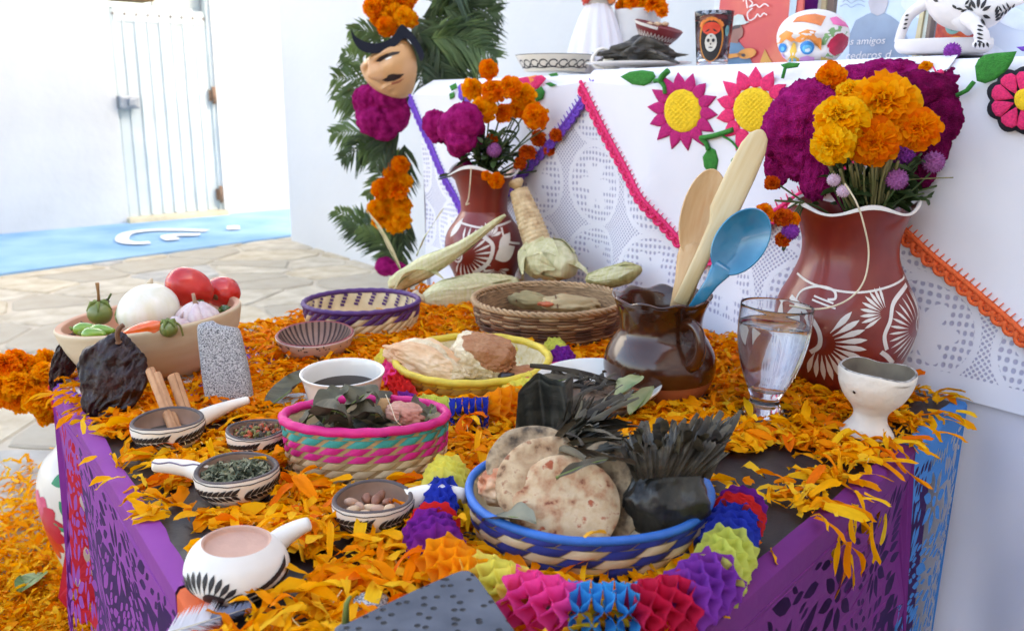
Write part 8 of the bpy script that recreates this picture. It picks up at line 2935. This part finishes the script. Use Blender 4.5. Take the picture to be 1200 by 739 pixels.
while len(pts) < 12500 and tries < 110000:
    tries += 1
    a, b_ = rp.random(), rp.random()
    p = TN_ + (TL_ - TN_) * a + (TR_ - TN_) * b_
    if a > 1 or b_ > 1:
        continue
    p = TL_.lerp(TN_, a).lerp(TF_.lerp(TR_, a), b_)
    if petal_ok(p):
        pts.append(p)
heapz = lambda p: TZ + .001 + .006 * max(0, noise.noise((p.x * 9, p.y * 9, 4)) + .2)
def deep_here(p):
    return p.y > 1.02 + .22 * noise.noise((p.x * 7, p.y * 7, 12)) + rp.uniform(-.12, .12)
far_p = [p for p in pts if deep_here(p)]
fs_ = set(id(p) for p in far_p)
v, f = scatter(far_p, (.018, .036), heapz, .18, .005)
tag(put("petals", mesh_np("petals", v, f, M_petdeep)), "deep orange marigold petals round the bowls and jug on the far half of the table", "petals", kind="stuff")
v, f = scatter([p for p in pts if id(p) not in fs_], (.021, .040), heapz, .20, .006)
o = put("petals", mesh_np("petals", v, f, M_petals))
tag(o, "golden marigold petals strewn over the near half of the black tabletop", "petals", kind="stuff")
# petals spilling over the table's edges
v, f = [], []
b = MB()
for A, B, n, t0, t1 in ((TN_, TR_, 30, .52, .97), (TL_, TN_, 16, .06, .46)):
    d = (B - A).normalized()
    nrm = Vector((d.y, -d.x, 0))
    if nrm.dot(A - Vector((0, 1.1, 0))) < 0:
        nrm = -nrm
    for i in range(n):
        p = A.lerp(B, rp.uniform(t0, t1)) + nrm * rp.uniform(-.02, .012)
        vv, ff = VARS[rp.randrange(36)]
        s = rp.uniform(.024, .038)
        az = math.atan2(nrm.y, nrm.x) + rp.uniform(-.9, .9)
        R = Matrix.Rotation(az, 3, 'Z') @ Matrix.Rotation(rp.uniform(.05, .45), 3, 'Y') @ Matrix.Rotation(rp.uniform(-.5, .5), 3, 'X')
        b.add(([p + Vector((0, 0, .009)) + R @ (Vector(q) * s) for q in vv], ff))
for px, py, n in ((985, 612, 7), (992, 645, 4), (1000, 595, 5), (1018, 612, 3), (1040, 580, 2)):
    for i in range(n):
        base = along(TN_, TR_, px + rp.uniform(-6, 6))
        Q = atY(px + rp.uniform(-7, 7), py + rp.uniform(-20, 25), base.y - .012)
        vv, ff = VARS[rp.randrange(36)]
        s = rp.uniform(.026, .040)
        R = Euler((rp.uniform(-.5, .5), rad(90) + rp.uniform(-.4, .4), rp.uniform(0, 6.3))).to_matrix()
        b.add(([Q + R @ (Vector(q) * s) for q in vv], ff))
tag(b.build("hanging_petals", M_petals), "marigold petals spilling over the table edges on to the paper banners", "petals", kind="stuff")
# pale threads among the petals
b = MB()
for i in range(900):
    p = pts[rp.randrange(len(pts))]
    a = rp.uniform(0, 6.3)
    L = rp.uniform(.006, .018)
    q = p + Vector((0, 0, .010 + rp.random() * .008))
    d = Vector((math.cos(a), math.sin(a), rp.uniform(-.2, .2))) * L
    s_ = Vector((-math.sin(a), math.cos(a), 0)) * .00045
    md = q + d * .5 + Vector((rp.uniform(-1, 1), rp.uniform(-1, 1), rp.uniform(0, 1))) * L * .3
    b.add(([q - s_, q + s_, md + s_, md - s_, q + d + s_ * .5, q + d - s_ * .5], [(0, 1, 2, 3), (3, 2, 4, 5)]))
tag(b.build("petal_threads", M_strand), "pale dry flower threads strewn among the loose petals", "threads", kind="stuff")

# the petals that show largest, one by one
PM = {}
PCOL = {"orange": C(246, 140, 0), "golden": C(251, 172, 8), "deep orange": C(236, 112, 0), "yellow": C(253, 192, 28)}
SHP = ["long flat", "broad", "narrow curled", "folded", "twisted", "short blunt"]
for c, col in PCOL.items():
    mm = mat("petal_" + c.replace(" ", "_"), col, .7, .10, 90, col2=mul(col, 1.06), trans=.3, spec=.15, stretch=(1, 6, 1))
    for i, s in enumerate(SHP):
        args = [(.036, .010, .12, .1, .1), (.034, .0125, .15, .2, .1), (.036, .006, .6, .6, .4), (.034, .011, .2, 1.0, .1), (.036, .009, .3, .4, 1.4), (.026, .011, .15, .2, .2)][i]
        PM[(c, s)] = MB().add(petal_shape(*args[:4], args[4], 8, .03)).mesh("marigold_petal", mm)
ANCH = [((278, 690), "round the white clay dipper"), ((438, 607), "below the scoop of nuts"), ((280, 575), "by the scoop of green herbs"), ((430, 546), "at the striped basket's foot"), ((199, 512), "by the cinnamon scoop"), ((510, 690), "beside the grinding slab"), ((600, 720), "in front of the paper garland"), ((150, 600), "near the violet banner's edge"), ((360, 700), "on the open bed at the near edge"), ((930, 520), "between the water glass and the table's shaded edge"), ((1017, 530), "round the small white goblet"), ((960, 590), "at the shaded table edge above the darkened violet banner"), ((860, 640), "beside the lime end of the garland"), ((900, 480), "at the foot of the water glass"), ((560, 520), "between striped and blue baskets"), ((771, 480), "at the brown jug's foot"), ((330, 640), "under the dipper's handle")]
cnt, seen_ = 0, set()
tries = 0
while cnt < 240 and tries < 9000:
    tries += 1
    px, py = (rp.uniform(120, 700), rp.uniform(505, 736)) if rp.random() < .72 else (rp.uniform(850, 1080), rp.uniform(440, 690))
    p = T(px, py, TZ)
    if not petal_ok(p, .02):
        continue
    p = Vector((p.x, p.y, heapz(p) + rp.uniform(.007, .012)))
    c, s = rp.choice(list(PCOL) + ["orange", "golden"]), rp.choice(SHP)
    an = min(ANCH, key=lambda q: (q[0][0] - px) ** 2 + ((q[0][1] - py) * 1.3) ** 2)[1]
    fr_ = [(c, s)] + [(a, b_) for a in PCOL for b_ in SHP]
    fr_ = [q for q in fr_ if (q, an) not in seen_]
    if not fr_:
        continue
    c, s = fr_[0] if fr_[0] == (c, s) else rp.choice(fr_)
    seen_.add(((c, s), an))
    o = put("marigold_petal", PM[(c, s)], None, p, (rp.gauss(0, .3), rp.gauss(0, .25), rp.uniform(0, 6.283)))
    k = rp.uniform(.85, 1.2)
    o.scale = (k, k, k)
    tag(o, "%s %s marigold petal %s" % (s, c, an), "petal", "loose marigold petals on the table")
    cnt += 1

# petals on the paving
pts = []
for i in range(5200):
    px, py = rp.uniform(-60, 135), rp.uniform(520, 790)
    if rp.random() > min(1, max(0, (py - 560 + .55 * px) / 130)) ** 1.3:
        continue
    pts.append(T(px, py, 0))
for i in range(70):
    pts.append(T(rp.uniform(0, 60), rp.uniform(540, 640), 0))
for i in range(26):
    pts.append(T(rp.uniform(0, 40), rp.gauss(566, 8), 0))
v, f = scatter(pts, (.022, .036), lambda p: .002, .4, .016)
tag(put("floor_petals", mesh_np("floor_petals", v, f, M_petals)), "drift of orange marigold petals on the paving round the floor vase", "petals", kind="stuff")
big_leaf("green_leaf", "single green leaf lying on the petals on the paving", "leaf", [T(21, 694, .025), T(30, 686, .03), T(42, 676, .03), T(55, 669, .022)], .022, mat("fresh_leaf", C(70, 104, 40), .4, .2, 20, col2=C(110, 140, 70), stretch=(1, 6, 1)), .35)
